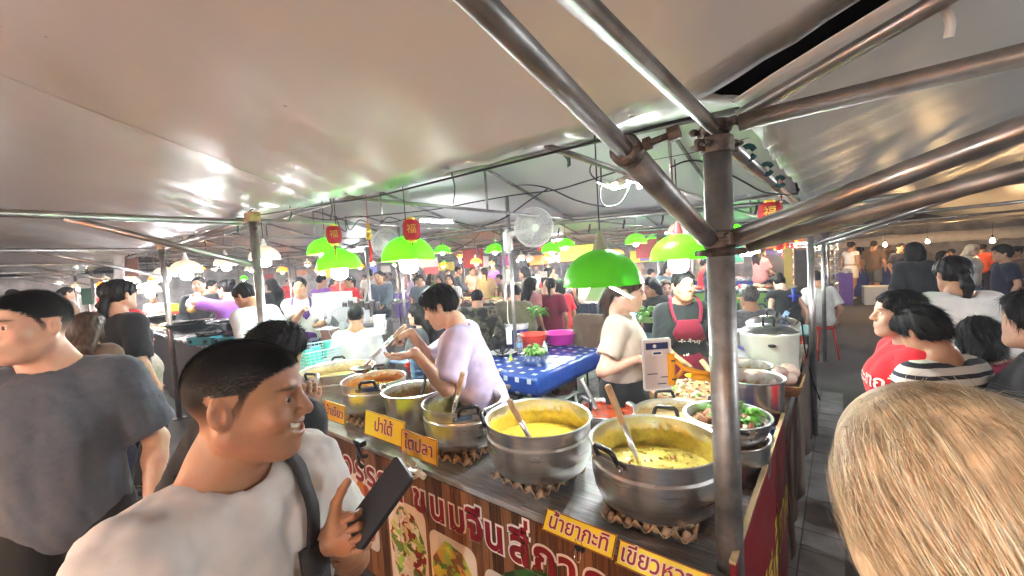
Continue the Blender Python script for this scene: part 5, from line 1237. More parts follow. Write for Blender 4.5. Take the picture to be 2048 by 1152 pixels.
sp = thing('spoon', 'grey steel serving spoon resting in the chilli basin', 'spoon', (-1.12,2.10,.83)); ribbon_obj('spoon_handle', [(-.10,.02,.17),(-.05,.01,.09),(0,0,0)], .026, .003, M['steel'], sp, up=(.3,-.6,.6)); lathe('spoon_bowl', [(0,-.012),(.03,-.006),(.036,0),(.03,-.003),(0,-.009)], M['steel'], sp, 14, (.02,-.01,-.01))
sp = thing('spoon', 'black scoop handle at the rim of the brown curry pan', 'spoon', PZ(1400,850,.92)); tube_obj('scoop_handle', [(0,0,0),(.04,.02,.045),(.065,.035,.05)], [.007,.011,.015], M['bakelite'], sp, n=8)
# chopping block with chopped food
cb = thing('chopping_block', 'thick round wooden chopping block covered in chopped food', 'chopping block', (-.76,2.58,T)); lathe('block', [(0,0),(.18,0),(.215,.02),(.225,.06),(.225,.10),(.215,.118),(0,.12)], M['wood_board'], cb, 40)
fcols = ['food_white','food_brown','food_green']; pbr('food_white', (.62,.52,.34), .5, var=.25); pbr('food_brown', (.24,.10,.05), .45, var=.4, coat=.3); pbr('food_green', (.22,.38,.08), .5, var=.3)
rs = np.random.RandomState(3); base_bits = []
for c in range(3):
    bm = bmesh.new(); bmesh.ops.create_icosphere(bm, subdivisions=1, radius=1.0)
    for v in bm.verts: v.co *= rs.uniform(.7,1.25)
    me = bpy.data.meshes.new('chopped_food'); bm.to_mesh(me); bm.free(); me.materials.append(M[fcols[c]]); base_bits.append(me)
for k in range(150):
    a = rs.uniform(0,6.3); r = .20*sqrt(rs.uniform()); c = 0 if rs.uniform() < .66 else (1 if rs.uniform() < .75 else 2); s = rs.uniform(.006,.015); x, y = r*cos(a), r*sin(a)
    o = bpy.data.objects.new('chopped_food', base_bits[c]); COL.objects.link(o); o.parent = cb; o.location = (x, y, .122+s*.5+.02*max(0,1-r/.16)*rs.uniform()); o.scale = (s*rs.uniform(.8,1.8), s, s*.7); o.rotation_euler = (rs.uniform(-.3,.3),rs.uniform(-.3,.3),rs.uniform(0,3))
# payment card held by an orange clamp (its code is left blank)
qc = thing('payment_card', 'white upright payment card with dark blue header at the corner post', 'card', (-.478,1.327,1.345)); qc.rotation_euler = (0,0,radians(41)); pbr('card_face', (.60,.54,.52), .4, var=.02); pbr('navy_ink', (.02,.03,.10), .5, var=0)
qo = disc('card_body', rounded(.096,.172,.008), M['white_plastic'], qc, (0,-.003,0), .006); disc('card_face', rounded(.084,.158,.004), M['card_face'], qc, (0,-.0042,0), .0006); disc('blue_header', rounded(.074,.022,.001), M['navy_ink'], qc, (0,-.0056,.062), .0006)
disc('code_frame', rounded(.036,.014,.001), M['white_plastic'], qc, (0,-.0056,.038), .0005); disc('brand_bar', rounded(.026,.007,.001), M['navy_ink'], qc, (0,-.0064,.038), .0005)
disc('header_mark', [(.006*cos(a), .006*sin(a)) for a in np.linspace(0,6.28,12,endpoint=False)], M['white_plastic'], qc, (-.008,-.0066,.062), .0004)
for w_, x_, z_ in ((.034,-.018,-.030),(.024,.022,-.042),(.030,.012,-.064)): disc('print_line', rounded(w_,.0032,.0008), M['navy_ink'], qc, (x_,-.0056,z_), .0005)
oc = thing('orange_clamp', 'bright orange plastic clamp arm joining the payment card to the post', 'clamp', (-.435,1.335,1.335)); oc.rotation_euler = (0,0,radians(20)); pbr('orange_plastic', (.85,.38,.01), .35, var=.05)
box('grip', (.0,-.012,0), (.022,.022,.105), M['orange_plastic'], oc, .004); tube_obj('arm', [(.008,-.012,.035),(.035,-.012,.005),(.07,-.018,-.005),(.115,-.025,-.012)], [.007,.008,.009,.009], M['orange_plastic'], oc, n=8); tube_obj('arm', [(.008,-.012,-.035),(.035,-.012,.0)], .006, M['orange_plastic'], oc, n=8)
tube_obj('lever', [(.055,-.03,-.018),(.09,-.034,-.02),(.125,-.035,-.022)], [.009,.010,.010], M['orange_plastic'], oc, n=8); box('post_jaw', (.135,-.03,-.01), (.03,.03,.06), M['orange_plastic'], oc, .005); box('post_pad', (.158,-.062,-.028), (.036,.010,.062), M['orange_plastic'], oc, .003, (0,.1,.5))
box('hinge_pin', (.006,-.024,.03), (.012,.006,.006), M['rust'], oc, .001); box('hinge_pin', (.006,-.024,-.03), (.012,.006,.006), M['rust'], oc, .001)
# rice cookers, plates, basket on the side counter
pbr('cooker_white', (.66,.64,.56), .35, var=.06, dirt=.15)
def cooker(label, x, y, z=.745):
    t = thing('rice_cooker', label, 'rice cooker', (x,y,z)); lathe('body', [(0,0),(.19,0),(.20,.01),(.205,.26),(.213,.27),(.213,.29),(.205,.295)], M['cooker_white'], t, 40); lathe('lid', [(.207,.292),(.205,.30),(.17,.325),(.10,.345),(.04,.352),(0,.353)], M['steel'], t, 40)
    tube_obj('lid_handle', [(-.035,0,.352),(-.042,0,.385),(-.03,0,.405),(.03,0,.405),(.042,0,.385),(.035,0,.352)], .010, M['bakelite'], t, n=8)
    for a in (-1.35,1.8): uvball('side_handle', (.218*cos(a),.218*sin(a),.215), .03, M['bakelite'], t, 14, 8, (1.0,1.0,.42))
    for k in range(5): a = -1.5+k*.12; lathe('button', [(0,.004),(.008,.003),(.009,0)], M['steel'], t, 10, (.206*cos(a),.206*sin(a),.04), (pi/2,0,a+pi/2))
cooker('white rice cooker with steel lid and black handle, nearer of two', -.47,3.86); cooker('white rice cooker partly hidden behind the nearer one', -.50,4.36)
ps = thing('plate_stack', 'stack of white plates beside the rice cookers', 'plates', (-.82,4.12,.745))
for k in range(14): lathe('plate', [(0,0),(.07,0),(.115,.012),(.12,.016),(.112,.015),(.07,.004),(0,.004)], M['white_plastic'], ps, 26, (random.uniform(-.003,.003),random.uniform(-.003,.003),k*.017+.002))
bk = thing('wicker_basket', 'shallow brown wicker basket of packed sweets next to the stock pot', 'basket', (-.36,3.28,.745)); pbr('wicker', (.36,.19,.08), .6, var=.4, vs=30, bump=.6, bs=60, stretch=(1,1,6))
for k in range(6):
    z = .006+k*.012; s = 1+k*.03; pts = [np.array((x*.13*s, y*.16*s, z)) for x, y in ((-1,-.9),(-.9,-1),(.9,-1),(1,-.9),(1,.9),(.9,1),(-.9,1),(-1,.9))]; tube_obj('weave', pts, .0075, M['wicker'], bk, True, 6)
box('base', (0,0,.005), (.25,.31,.006), M['wicker'], bk)
pbr('plastic_wrap', (.75,.55,.48), .15, var=.15, trans=.3, bump=.6, bs=30)
def bag_blob(name, parent, loc, s, mat, seed, sc=(1,1,.8)):
    bm = bmesh.new(); bmesh.ops.create_icosphere(bm, subdivisions=3, radius=s); rs = np.random.RandomState(seed); W_ = rs.normal(size=(5,3))*(1.4/s)
    for v in bm.verts:
        f = 1+sum(.07*abs(sin(W_[k]@np.array(v.co)+k)) for k in range(5)); v.co = Vector((v.co.x*f*sc[0], v.co.y*f*sc[1], v.co.z*f*sc[2]))
    return bm_obj(name, bm, M[mat], parent, True, loc)
for k, (x, y, z) in enumerate(((-.03,-.05,.055),(.05,.03,.06),(-.04,.07,.06),(.06,.10,.10),(0,.02,.10))): bag_blob('wrapped_sweet', bk, (x,y,z), .055, 'plastic_wrap', k)
kc = thing('kettle', 'small white pitcher with black handle behind the stock pots', 'pitcher', (-.62,3.30,.745)); lathe('body', [(0,0),(.055,0),(.06,.02),(.058,.14),(.062,.15)], M['white_plastic'], kc, 24); lathe('lid', [(.062,.15),(.05,.165),(0,.17)], M['steel'], kc, 24); box('handle', (.07,-.03,.085), (.03,.035,.13), M['bakelite'], kc, .008, (0,0,-.4))
pg = thing('plastic_bag', 'white plastic bag with blue print behind the stock pots', 'bag', (-.70,3.62,.76)); pbr('bag_white', (.72,.74,.76), .25, var=.05, trans=.15, bump=.5, bs=20); pbr('bag_blue', (.08,.10,.35), .3, var=.1); bag_blob('bag', pg, (0,0,.085), .10, 'bag_white', 4, (1.0,1.1,.75)); bag_blob('bag_print', pg, (.02,.05,.14), .055, 'bag_blue', 6, (1,1,.7))
# pestle, foam box near the apron woman
wp = thing('rolling_pestle', 'plain wooden pestle leaning by the orange clamp', 'pestle', (-.62,2.98,.76)); tube_obj('pestle', [(-.16,.06,.19),(-.08,.03,.10),(0,0,0)], [.018,.019,.021], M['wood_light'], wp, n=12)
fb = thing('foam_box', 'crumpled clear plastic sheet and grey tray behind the post', 'tray', (-.58,3.10,.745)); box('tray', (0,0,.05), (.22,.26,.09), M['white_plastic'], fb, .01, (.15,-.25,.3))
yl = thing('yellow_cup', 'small yellow lid on a white cup beside the apron', 'cup', (-.83,3.02,.745)); lathe('cup', [(0,0),(.03,0),(.04,.09)], M['white_plastic'], yl, 18); pbr('yellow_plastic', (.70,.62,.03), .35); lathe('lid', [(.055,.088),(.06,.095),(.03,.105),(0,.107)], M['yellow_plastic'], yl, 20)
# left end: crate of cups, blue plates, plastic basket, bags
pbr('crate_teal', (.42,.66,.66), .4, var=.05); pbr('cup_teal', (.10,.55,.46), .35, var=.05); pbr('plate_blue', (.30,.45,.68), .3, var=.05); pbr('basket_pink', (.55,.22,.22), .5, var=.2)
def lattice_box(name, label, cat, c, sx, sy, h, mat, rz=0, n=9, m=4, g=None, taper=.9, th=.006):
    t = thing(name, label, cat, c, rz, g)
    box('floor', (0,0,.004), (sx*taper,sy*taper,.006), M[mat], t)
    for nm, L_, ax, off in (('side_wall',sx,0,sy/2),('side_wall',sx,0,-sy/2),('end_wall',sy,1,sx/2),('end_wall',sy,1,-sx/2)):
        parts = []
        def bar(a, b, r_): parts.append(sweep([a,b], r_, 4))
        def pt(u, w): 
            f = taper+(1-taper)*w; o_ = off*f; a_ = u*L_*f
            return (a_,o_,w*h) if ax == 0 else (o_,a_,w*h)
        for i in range(n+1): u = -.5+i/n; bar(pt(u,0), pt(u,1), th*.55)
        for k in range(m+1): w = k/m; bar(pt(-.5,w), pt(.5,w), th*(.55 if k < m else 1.3))
        V, Fc = multi(parts); mesh_obj(nm, V, Fc, M[mat], t)
    return t
st = thing('side_table', 'low folding table at the left end of the curry counter', 'table', (-4.35,2.05,0)); box('table_top', (0,.1,.745), (.70,.95,.03), M['brown_table'], st, .004)
for x, y in ((-.3,-.3),(.3,-.3),(-.3,.5),(.3,.5)): box('leg', (x,y,.365), (.035,.035,.73), M['dark_metal'], st)
cr = lattice_box('crate', 'pale teal plastic crate full of cups at the left of the pots', 'crate', (-4.33,2.09,.765), .55, .62, .20, 'crate_teal', 0, 14, 6)
for k, (x, y, z, rz) in enumerate(((-.16,-.22,.16,0),(-.02,-.24,.15,0),(.12,-.2,.155,0),(-.12,.12,.17,.3),(.02,.16,.175,0),(.14,.08,.15,0),(-.02,-.06,.15,0))):
    t = thing('cup', 'upturned turquoise plastic cup in the pale crate', 'cup', (-4.33+x,2.09+y,.775+z-.12), rz, 'turquoise cups in the crate'); lathe('cup_body', [(0,.16),(.042,.16),(.047,.155),(.052,.02),(.055,0),(.050,0),(.044,.15),(0,.152)], M['cup_teal'], t, 20)
bp = thing('plate_stack', 'tall stack of pale blue plates behind the ladling man\'s hand', 'plates', (-2.72,2.18,.745))
for k in range(20): lathe('plate', [(0,0),(.08,0),(.135,.014),(.142,.018),(.132,.018),(.08,.004),(0,.004)], M['plate_blue'], bp, 28, (random.uniform(-.004,.004),random.uniform(-.004,.004),k*.0125))
tb2 = thing('side_table', 'small serving table behind the pots holding plates', 'table', (-2.55,2.25,0)); box('table_top', (0,0,.73), (.95,.46,.03), M['brown_table'], tb2, .004)
for x, y in ((-.42,-.18),(.42,-.18),(-.42,.18),(.42,.18)): box('leg', (x,y,.357), (.035,.035,.715), M['dark_metal'], tb2)
lattice_box('plastic_basket', 'pink red plastic lattice basket of noodles beside the blue plates', 'basket', (-2.28,2.22,.745), .36, .34, .13, 'basket_pink', .1, 14, 5)
pbr('noodle', (.72,.66,.60), .3, var=.1, bump=.4, bs=60, trans=.2)
nb = thing('noodle_bag', 'clear plastic bag of white noodles in the pink basket', 'bag', (-2.26,2.2,.78)); bag_blob('bag', nb, (0,0,.08), .12, 'noodle', 3, (1,1,.8)); bag_blob('bag_top', nb, (.05,.04,.18), .06, 'bag_white', 5)
bb = thing('bowl', 'light blue plastic bowl behind the broth pot', 'bowl', (-2.05,1.86,.752)); lathe('bowl_body', [(0,0),(.05,0),(.085,.05),(.09,.055),(.082,.05),(.05,.006),(0,.006)], M['plate_blue'], bb, 24)
pbr('red_plastic', (.55,.035,.02), .35, var=.08); rp = thing('red_basin', 'small red basin left of the blue plates', 'basin', (-2.95,2.32,.745)); lathe('basin_body', [(0,0),(.12,0),(.16,.12),(.17,.125),(.155,.12),(.115,.01),(0,.01)], M['red_plastic'], rp, 30)
gbag = thing('plastic_bag', 'clump of green plastic bags behind the green brown curry pot', 'bag', (-1.80,1.80,.76)); pbr('bag_green', (.25,.60,.38), .3, var=.2, trans=.2); bag_blob('bag', gbag, (0,0,.06), .07, 'bag_green', 9)
# blue checked prep table
bt = thing('prep_table', 'prep table with blue plastic cloth printed with white squares', 'table', (-2.55,3.5,0))
def check_mat(key):
    m = pbr(key, (.025,.07,.33), .2, var=.15, vs=9, bump=.25, bs=9, bd=.03); nt = m.node_tree; b = nt.nodes['Principled BSDF']; L = nt.links; src = b.inputs['Base Color'].links[0].from_socket
    tc = node(nt,'ShaderNodeTexCoord'); outm = None
    gm = node(nt,'ShaderNodeNewGeometry'); 
    sp = node(nt,'ShaderNodeSeparateXYZ'); L.new(tc.outputs['Object'], sp.inputs[0])
    def cell(sock, off):
        a = node(nt,'ShaderNodeMath', operation='MULTIPLY_ADD'); a.inputs[1].default_value = 7.5; a.inputs[2].default_value = off; L.new(sock, a.inputs[0]); f = node(nt,'ShaderNodeMath', operation='FRACT'); L.new(a.outputs[0], f.inputs[0]); l = node(nt,'ShaderNodeMath', operation='LESS_THAN'); l.inputs[1].default_value = .34; L.new(f.outputs[0], l.inputs[0]); return l.outputs[0]
    # squares follow the cloth: x+z fold over the near edge, y along it
    xs = node(nt,'ShaderNodeMath', operation='SUBTRACT'); L.new(sp.outputs[0], xs.inputs[0]); xs.inputs[1].default_value = 0
    ys = node(nt,'ShaderNodeMath', operation='ADD'); L.new(sp.outputs[1], ys.inputs[0]); L.new(sp.outputs[2], ys.inputs[1])
    mu = node(nt,'ShaderNodeMath', operation='MULTIPLY'); L.new(cell(xs.outputs[0],.1), mu.inputs[0]); L.new(cell(ys.outputs[0],.3), mu.inputs[1])
    mx = node(nt,'ShaderNodeMix', data_type='RGBA'); L.new(mu.outputs[0], mx.inputs[0]); L.new(src, mx.inputs[6]); mx.inputs[7].default_value = (.60,.64,.70,1); L.new(mx.outputs[2], b.inputs['Base Color'])
check_mat('blue_check')
box('table_top', (-.06,0,.70), (1.04,1.36,.025), M['brown_table'], bt)
for x, y in ((-.42,-.62),(.42,-.62),(-.42,.62),(.42,.62)): tube_obj('leg', [(x,y,0),(x,y,.69)], .018, M['dark_metal'], bt, n=8)
V = []; Fc = []; nx, ny = 30, 40
def clothz(u, v):
    x = (u-.5)*1.44; y = (v-.5)*1.72; hx = max(abs(x)-.545, 0); hy = max(abs(y)-.69, 0)
    X_ = math.copysign(min(abs(x), .545), x)+math.copysign(.02*sin(y*14)*hx*3, x) if hx else x; Y_ = math.copysign(min(abs(y), .69), y)+(math.copysign(.02*sin(x*15)*hy*3, y) if hy else 0)
    return (X_-.06, Y_, .718-max(hx, hy)*1.0+.002*sin(x*20)*sin(y*17))
for i in range(nx+1):
    for j in range(ny+1): V.append(clothz(i/nx, j/ny))
for i in range(nx):
    for j in range(ny): Fc.append((i*(ny+1)+j, (i+1)*(ny+1)+j, (i+1)*(ny+1)+j+1, i*(ny+1)+j+1))
o = mesh_obj('plastic_cloth', V, Fc, M['blue_check'], bt, True); o.modifiers.new('t','SOLIDIFY').thickness = .002
tz = .722
vp = thing('cooking_pot', 'steel bowl of leafy green vegetables on the blue cloth', 'pot', PZ(1070,727,tz)); lathe('body', [(0,0),(.10,0),(.11,.01),(.118,.10),(.126,.104),(.112,.10),(.104,.012),(0,.012)], M['steel'], vp, 30); leaf_pile(vp, (0,0,.085), .07, 34, 'veg_green', .085, 11, up=.7); leaf_pile(vp, (0,0,.085), .06, 18, 'veg_stem', .09, 12, 'pale_greens', .8)
dfan = thing('desk_fan', 'black desk fan on the blue cloth table', 'fan', PZ(1004,712,tz), VY(165)); pbr('fan_blade', (.10,.10,.11), .3, var=.1)
def fan_head(parent, R, c, mat, bladem, n=36, rings=5, hubm=None, tilt=0.0, rbar=.0015):
    h = bpy.data.objects.new('fan_head', None); COL.objects.link(h); h.parent = parent; h.location = Vector([float(v) for v in c]); h.rotation_euler = (tilt,0,0)
    parts = []
    for sgn in (1,-1):
        for k in range(n):
            a = 2*pi*k/n; pts = [(R*f*cos(a), sgn*R*.22*sqrt(max(1-f*f,0))*1.0, R*f*sin(a)) for f in (.2,.5,.8,.95,1.0)]; parts.append(sweep(pts, rbar, 3))
        for f in np.linspace(.35,.9,rings): parts.append(sweep([(R*f*cos(a), sgn*R*.22*sqrt(1-f*f), R*f*sin(a)) for a in np.linspace(0,2*pi,28,endpoint=False)], rbar, 3, True))
    parts.append(sweep([(R*cos(a),0,R*sin(a)) for a in np.linspace(0,2*pi,36,endpoint=False)], rbar*4, 6, True))
    V, Fc = multi(parts); mesh_obj('cage', V, Fc, M[mat], h)
    for k in range(3):
        V = []; Fc = []
        for q in range(9):
            f = .15+.75*q/8; a0 = k*2*pi/3+.5*f; wd = .85*(.6+.4*sin(pi*q/8))
            for e in (-.5,.5): V.append((R*f*cos(a0+e*wd), R*.10*e, R*f*sin(a0+e*wd)))
        for q in range(8): Fc.append((q*2,q*2+1,q*2+3,q*2+2))
        mesh_obj('blade', V, Fc, M[bladem], h, True)
    lathe('hub', [(0,.26*R),(R*.20,.25*R),(R*.23,.20*R),(R*.22,0),(R*.18,-.3*R),(0,-.5*R)], M[hubm or mat], h, 20, None, (-pi/2,0,0))
    return h
fan_head(dfan, .115, (0,.0,.145), 'bakelite', 'fan_blade', 40, 4, tilt=.1); tube_obj('stand', [(0,-.03,.0),(0,-.03,.12)], .012, M['bakelite'], dfan, n=8); tube_obj('foot', [(-.08,-.06,.006),(0,.03,.01),(.08,-.06,.006)], .008, M['bakelite'], dfan, n=8)
wb = thing('water_bottle', 'clear water bottle with blue label in front of the white bucket', 'bottle', PZ(1040,708,tz)); pbr('clear_plastic', (.75,.82,.88), .1, var=0, trans=.75, ior=1.3); lathe('bottle_body', [(0,0),(.033,0),(.036,.01),(.034,.03),(.036,.05),(.034,.07),(.036,.09),(.036,.15),(.030,.17),(.014,.20),(.013,.215)], M['clear_plastic'], wb, 20); lathe('label', [(.0368,.075),(.0372,.078),(.0372,.125),(.0368,.128)], M['plate_blue'], wb, 20); lathe('cap', [(.015,.213),(.015,.228),(0,.229)], M['white_plastic'], wb, 12)
gb = thing('sauce_bottle', 'small bottle with green and yellow label by the desk fan', 'bottle', PZ(1022,722,tz)); lathe('bottle_body', [(0,0),(.016,0),(.017,.045),(.008,.06),(.008,.07)], M['veg_stem'], gb, 14); lathe('label', [(.0175,.008),(.0178,.01),(.0178,.036),(.0175,.038)], M['yellow_plastic'], gb, 14); lathe('cap', [(.009,.068),(.009,.08),(0,.081)], M['white_plastic'], gb, 10)
wp2 = thing('plate', 'white plate behind the desk fan on the blue cloth', 'plate', (-2.95,3.42,tz)); lathe('plate_body', [(0,0),(.11,0),(.16,.02),(.165,.022),(.11,.006),(0,.006)], M['white_plastic'], wp2, 30)
pbr('bucket_blue', (.05,.05,.25), .4); bu = thing('bucket', 'tall blue bucket with white lid behind the blue cloth table', 'bucket', (-3.34,4.18,.0)); lathe('bucket_body', [(0,.30),(.13,.30),(.155,.86),(.16,.87)], M['bucket_blue'], bu, 30); lathe('lid', [(.165,.87),(.17,.90),(.168,.935),(.155,.94),(.14,.925),(0,.925)], M['white_plastic'], bu, 30); box('stool', (0,0,.15), (.30,.30,.30), M['dark_metal'], bu, .01)
pbr('pink_plastic', (.62,.03,.36), .35, var=.06); pbr('coral_plastic', (.75,.09,.06), .35, var=.06)
rbz = thing('basin_stack', 'stack of three red plastic basins on the blue cloth table', 'basins', (-2.80,3.78,tz))
for k in range(3): lathe('basin', [(0,0),(.12,0),(.165,.10),(.178,.106),(.16,.10),(.116,.008),(0,.008)], M['coral_plastic'], rbz, 30, (.004*k,0,k*.034))
pk = thing('pink_basin', 'wide magenta plastic basin behind the red basins', 'basin', (-2.62,4.10,.80)); lathe('basin_body', [(0,-.06),(.15,-.06),(.20,.06),(.215,.068),(.195,.06),(.148,-.05),(0,-.05)], M['pink_plastic'], pk, 30)
lb = thing('lightbulb_pack', 'white squeeze bottle between the basins', 'bottle', PZ(1090,705,tz)); lathe('bottle_body', [(0,0),(.03,0),(.034,.03),(.028,.07),(.012,.10),(.01,.125),(0,.127)], M['white_plastic'], lb, 16)
tc_ = thing('cloth_rag', 'teal rag on the right edge of the blue cloth table', 'cloth', PZ(1115,690,tz)); bag_blob('rag', tc_, (0,0,.012), .05, 'crate_teal', 7, (1.4,1,.3))
# green strainer on a white stool
so = thing('stool', 'low white plastic stool under the green and brown strainer', 'stool', PZ(1127,845,0.0)+np.array((0,0,0))); 
box('seat', (0,0,.31), (.26,.26,.025), M['white_plastic'], so, .01)
for sx in (-1,1):
    for sy in (-1,1): tube_obj('leg', [(sx*.10,sy*.10,.30),(sx*.13,sy*.13,0)], .014, M['white_plastic'], so, n=6)
pbr('strainer_green', (.02,.22,.10), .4); pbr('strainer_brown', (.22,.08,.06), .5, var=.2)
sg = thing('strainer', 'brown strainer basket with green rim on the white stool', 'strainer', so.location+Vector((0,0,.327))); V, Fc = multi([sweep([(.10*cos(a),.10*sin(a),.0),(.15*cos(a+.1),.15*sin(a+.1),.08),(.168*cos(a+.15),.168*sin(a+.15),.165)], .0035, 4) for a in np.linspace(0,2*pi,44,endpoint=False)]+[sweep([((.10+.068*f)*cos(a),(.10+.068*f)*sin(a),.165*f**1.2) for a in np.linspace(0,2*pi,32,endpoint=False)], .003, 4, True) for f in np.linspace(0,.95,9)]); mesh_obj('mesh_bowl', V, Fc, M['strainer_brown'], sg); tube_obj('rim', [(.172*cos(a),.172*sin(a),.17) for a in np.linspace(0,2*pi,40,endpoint=False)], .010, M['strainer_green'], sg, True, 8); lathe('floor', [(0,.003),(.10,.003)], M['strainer_brown'], sg, 24)
# jars under the blue table
for k, (x, y, m_, lid, lab) in enumerate(((-2.55,3.05,'red_plastic','veg_green','red pickle jar with green lid under the blue cloth table'), (-2.28,3.1,'bucket_blue','bucket_blue','dark blue water drum under the blue cloth table'))):
    t = thing('jar', lab, 'jar', (x,y,0)); lathe('jar_body', [(0,0),(.12,0),(.13,.02),(.13,.26),(.09,.30)], M[m_], t, 24); lathe('lid', [(.10,.30),(.105,.34),(0,.345)], M[lid], t, 24)
# wall fans on poles
pbr('fan_white', (.68,.68,.67), .35, var=.04); pbr('fan_grey', (.40,.42,.43), .3, var=.05)
def wall_fan(label, head, pole, R):
    t = thing('wall_fan', label, 'fan', (pole[0],pole[1],0), 0); hd = np.array(head)-np.array((pole[0],pole[1],0)); tube_obj('pole', [(0,0,0),(0,0,2.5)], .022, M['galv'], t, n=10)
    box('mount', (0,-.03,hd[2]-.12), (.11,.09,.26), M['fan_white'], t, .03, None, 3); a = atan2(-head[1], -head[0]); ah = a-pi/2+.25
    h = fan_head(t, R, hd, 'fan_white', 'fan_grey', 56, 4, rbar=.0026, tilt=-.12); h.rotation_euler = (-.15,0,ah)
    tube_obj('neck', [(0,-.04,hd[2]-.05), hd*np.array((.6,.6,1))+np.array((0,0,-.03)), hd+np.array((.02*cos(a+pi),.02*sin(a+pi),0))], .03, M['fan_white'], t, n=10); return t
p1 = PZ(1012,800,0.0); wall_fan('white wall fan on the grey pole behind the blue table', PD(1068,455,4.35), PD(1020,500,4.55)[:2], .205)
wall_fan('second white wall fan between the two left lamps', PD(772,487,6.0), PD(800,500,6.1)[:2], .205)
# power strip on the fan pole
pw = thing('power_strip', 'white power strip tied to the pole behind the bucket', 'power strip', PD(1018,672,4.4)); box('strip_body', (0,0,0), (.06,.03,.18), M['white_plastic'], pw, .006, (0,0,.7))
for k in range(3): box('socket', (-.02,-.014,-.05+k*.05), (.03,.012,.025), M['bakelite'], pw, .002, (0,0,.7))
# blue valve on the right post
bv = thing('valve', 'small blue plastic tap on the right aisle post', 'valve', PD(1588,592,3.55)); pbr('valve_blue', (.03,.05,.35), .4); tube_obj('tap_body', [(0,0,-.05),(0,0,.07)], .016, M['valve_blue'], bv, n=8); tube_obj('tap_handle', [(-.04,0,0),(.04,0,0)], .010, M['valve_blue'], bv, n=8); box('plug', (-.06,-.02,-.16), (.04,.02,.06), M['plate_blue'], bv, .004, (0,.5,0))
# ------------------------------------------------------------------ people: materials
pbr('hair_black', (.0055,.005,.005), .55, var=.5, vs=40, stretch=(1,1,.15), bump=.3, bs=160, bd=.002, spec=.22); pbr('hair_brown', (.045,.026,.016), .42, var=.5, vs=40, stretch=(1,1,.15), bump=.3, bs=160, bd=.002, spec=.25)
pbr('hair_grey', (.09,.085,.08), .5, var=.7, vs=60, bump=.5, bs=120, bd=.004); pbr('hair_blonde', (.62,.50,.33), .45, var=.45, vs=50, stretch=(1,1,.12), bump=.4, bs=200, bd=.003); pbr('hair_gold', (.80,.70,.52), .42, var=.35, vs=60)
pbr('hair_dark_gold', (.40,.30,.18), .45, var=.35, vs=60)
cloth('tee_white', (.52,.50,.48)); cloth('tee_grey', (.075,.085,.105), vs=60); cloth('tee_black', (.012,.013,.014)); cloth('tee_lavender', (.52,.44,.62)); cloth('tee_beige', (.36,.29,.23)); cloth('tee_red', (.60,.02,.03)); cloth('navy', (.012,.014,.035)); cloth('denim', (.10,.16,.26)); cloth('apron_red', (.17,.010,.028)); cloth('apron_purple', (.07,.02,.14)); cloth('purple', (.26,.10,.42)); cloth('olive', (.13,.12,.07)); cloth('heather', (.15,.15,.155), vs=40, var=.3); cloth('shirt_pale', (.55,.55,.58)); cloth('orange_cloth', (.80,.09,.02)); cloth('brown_cloth_p', (.11,.07,.045)); cloth('dusty_pink', (.38,.16,.15)); cloth('khaki', (.22,.16,.09)); cloth('slate', (.08,.10,.13)); cloth('cream_blouse', (.55,.47,.40)); cloth('grey_trouser', (.07,.07,.075))
stripes('tee_striped', (.66,.62,.56), (.022,.022,.03), 24.0, 2, duty=.62); stripes('shirt_vert', (.40,.36,.34), (.18,.16,.17), 26, 0)
def camo():
    m = cloth('camo', (.06,.06,.045)); nt = m.node_tree; b = nt.nodes['Principled BSDF']; tc = node(nt,'ShaderNodeTexCoord'); no = node(nt,'ShaderNodeTexNoise'); no.inputs['Scale'].default_value = 9; no.inputs['Detail'].default_value = 2; nt.links.new(tc.outputs['Object'], no.inputs[0])
    cr = node(nt,'ShaderNodeValToRGB'); cr.color_ramp.interpolation = 'CONSTANT'; e = cr.color_ramp.elements; e[0].color = (.015,.015,.014,1); e[1].position = .46; e[1].color = (.06,.06,.035,1); k = e.new(.55); k.color = (.13,.11,.08,1); k = e.new(.62); k.color = (.03,.03,.02,1); nt.links.new(no.outputs[0], cr.inputs[0]); nt.links.new(cr.outputs[0], b.inputs['Base Color'])
camo()
pbr('phone_black', (.006,.006,.007), .25, var=0, spec=.3); pbr('phone_case', (.018,.018,.02), .45); emit('phone_screen', (.62,.60,.68), 1.1*.12); pbr('shoe_white', (.65,.65,.64), .5); pbr('shoe_dark', (.02,.018,.016), .5); pbr('webbing', (.012,.012,.013), .7, var=.2, bump=.3, bs=400)
def head_at(px, py, d, lean=0.0, k_fwd=0):
    """ground position and stature of someone whose head centre is sighted at a pixel"""
    return PD(px, py, d)
def stand(label, px, py, d, rel, head=0, pitch=0, roll=0, lean=0, twist=0, seat=None, k=None, shift=(0,0), **kw):
    c = PD(px, py, d); yaw = VY(rel); zc = c[2]
    import math as _m
    if seat is None:
        kk = k or (zc+.0)/(.93+(.545*cos(lean))+.105*cos(pitch)); h = 1.70*kk
    else: h = 1.70*(k or .97); kk = h/1.70
    loc = c.copy(); fwd = .545*kk*sin(lean)+.035*kk-.105*kk*sin(pitch)
    loc[0] -= -sin(yaw)*fwd; loc[1] -= cos(yaw)*fwd; loc[2] = 0
    if seat is not None: seat = zc-.09-(.545*cos(lean)+.105)*kk
    return Person(label, loc, yaw, h=h, head=(head, pitch, roll), lean=lean, twist=twist, seat=seat, **kw)

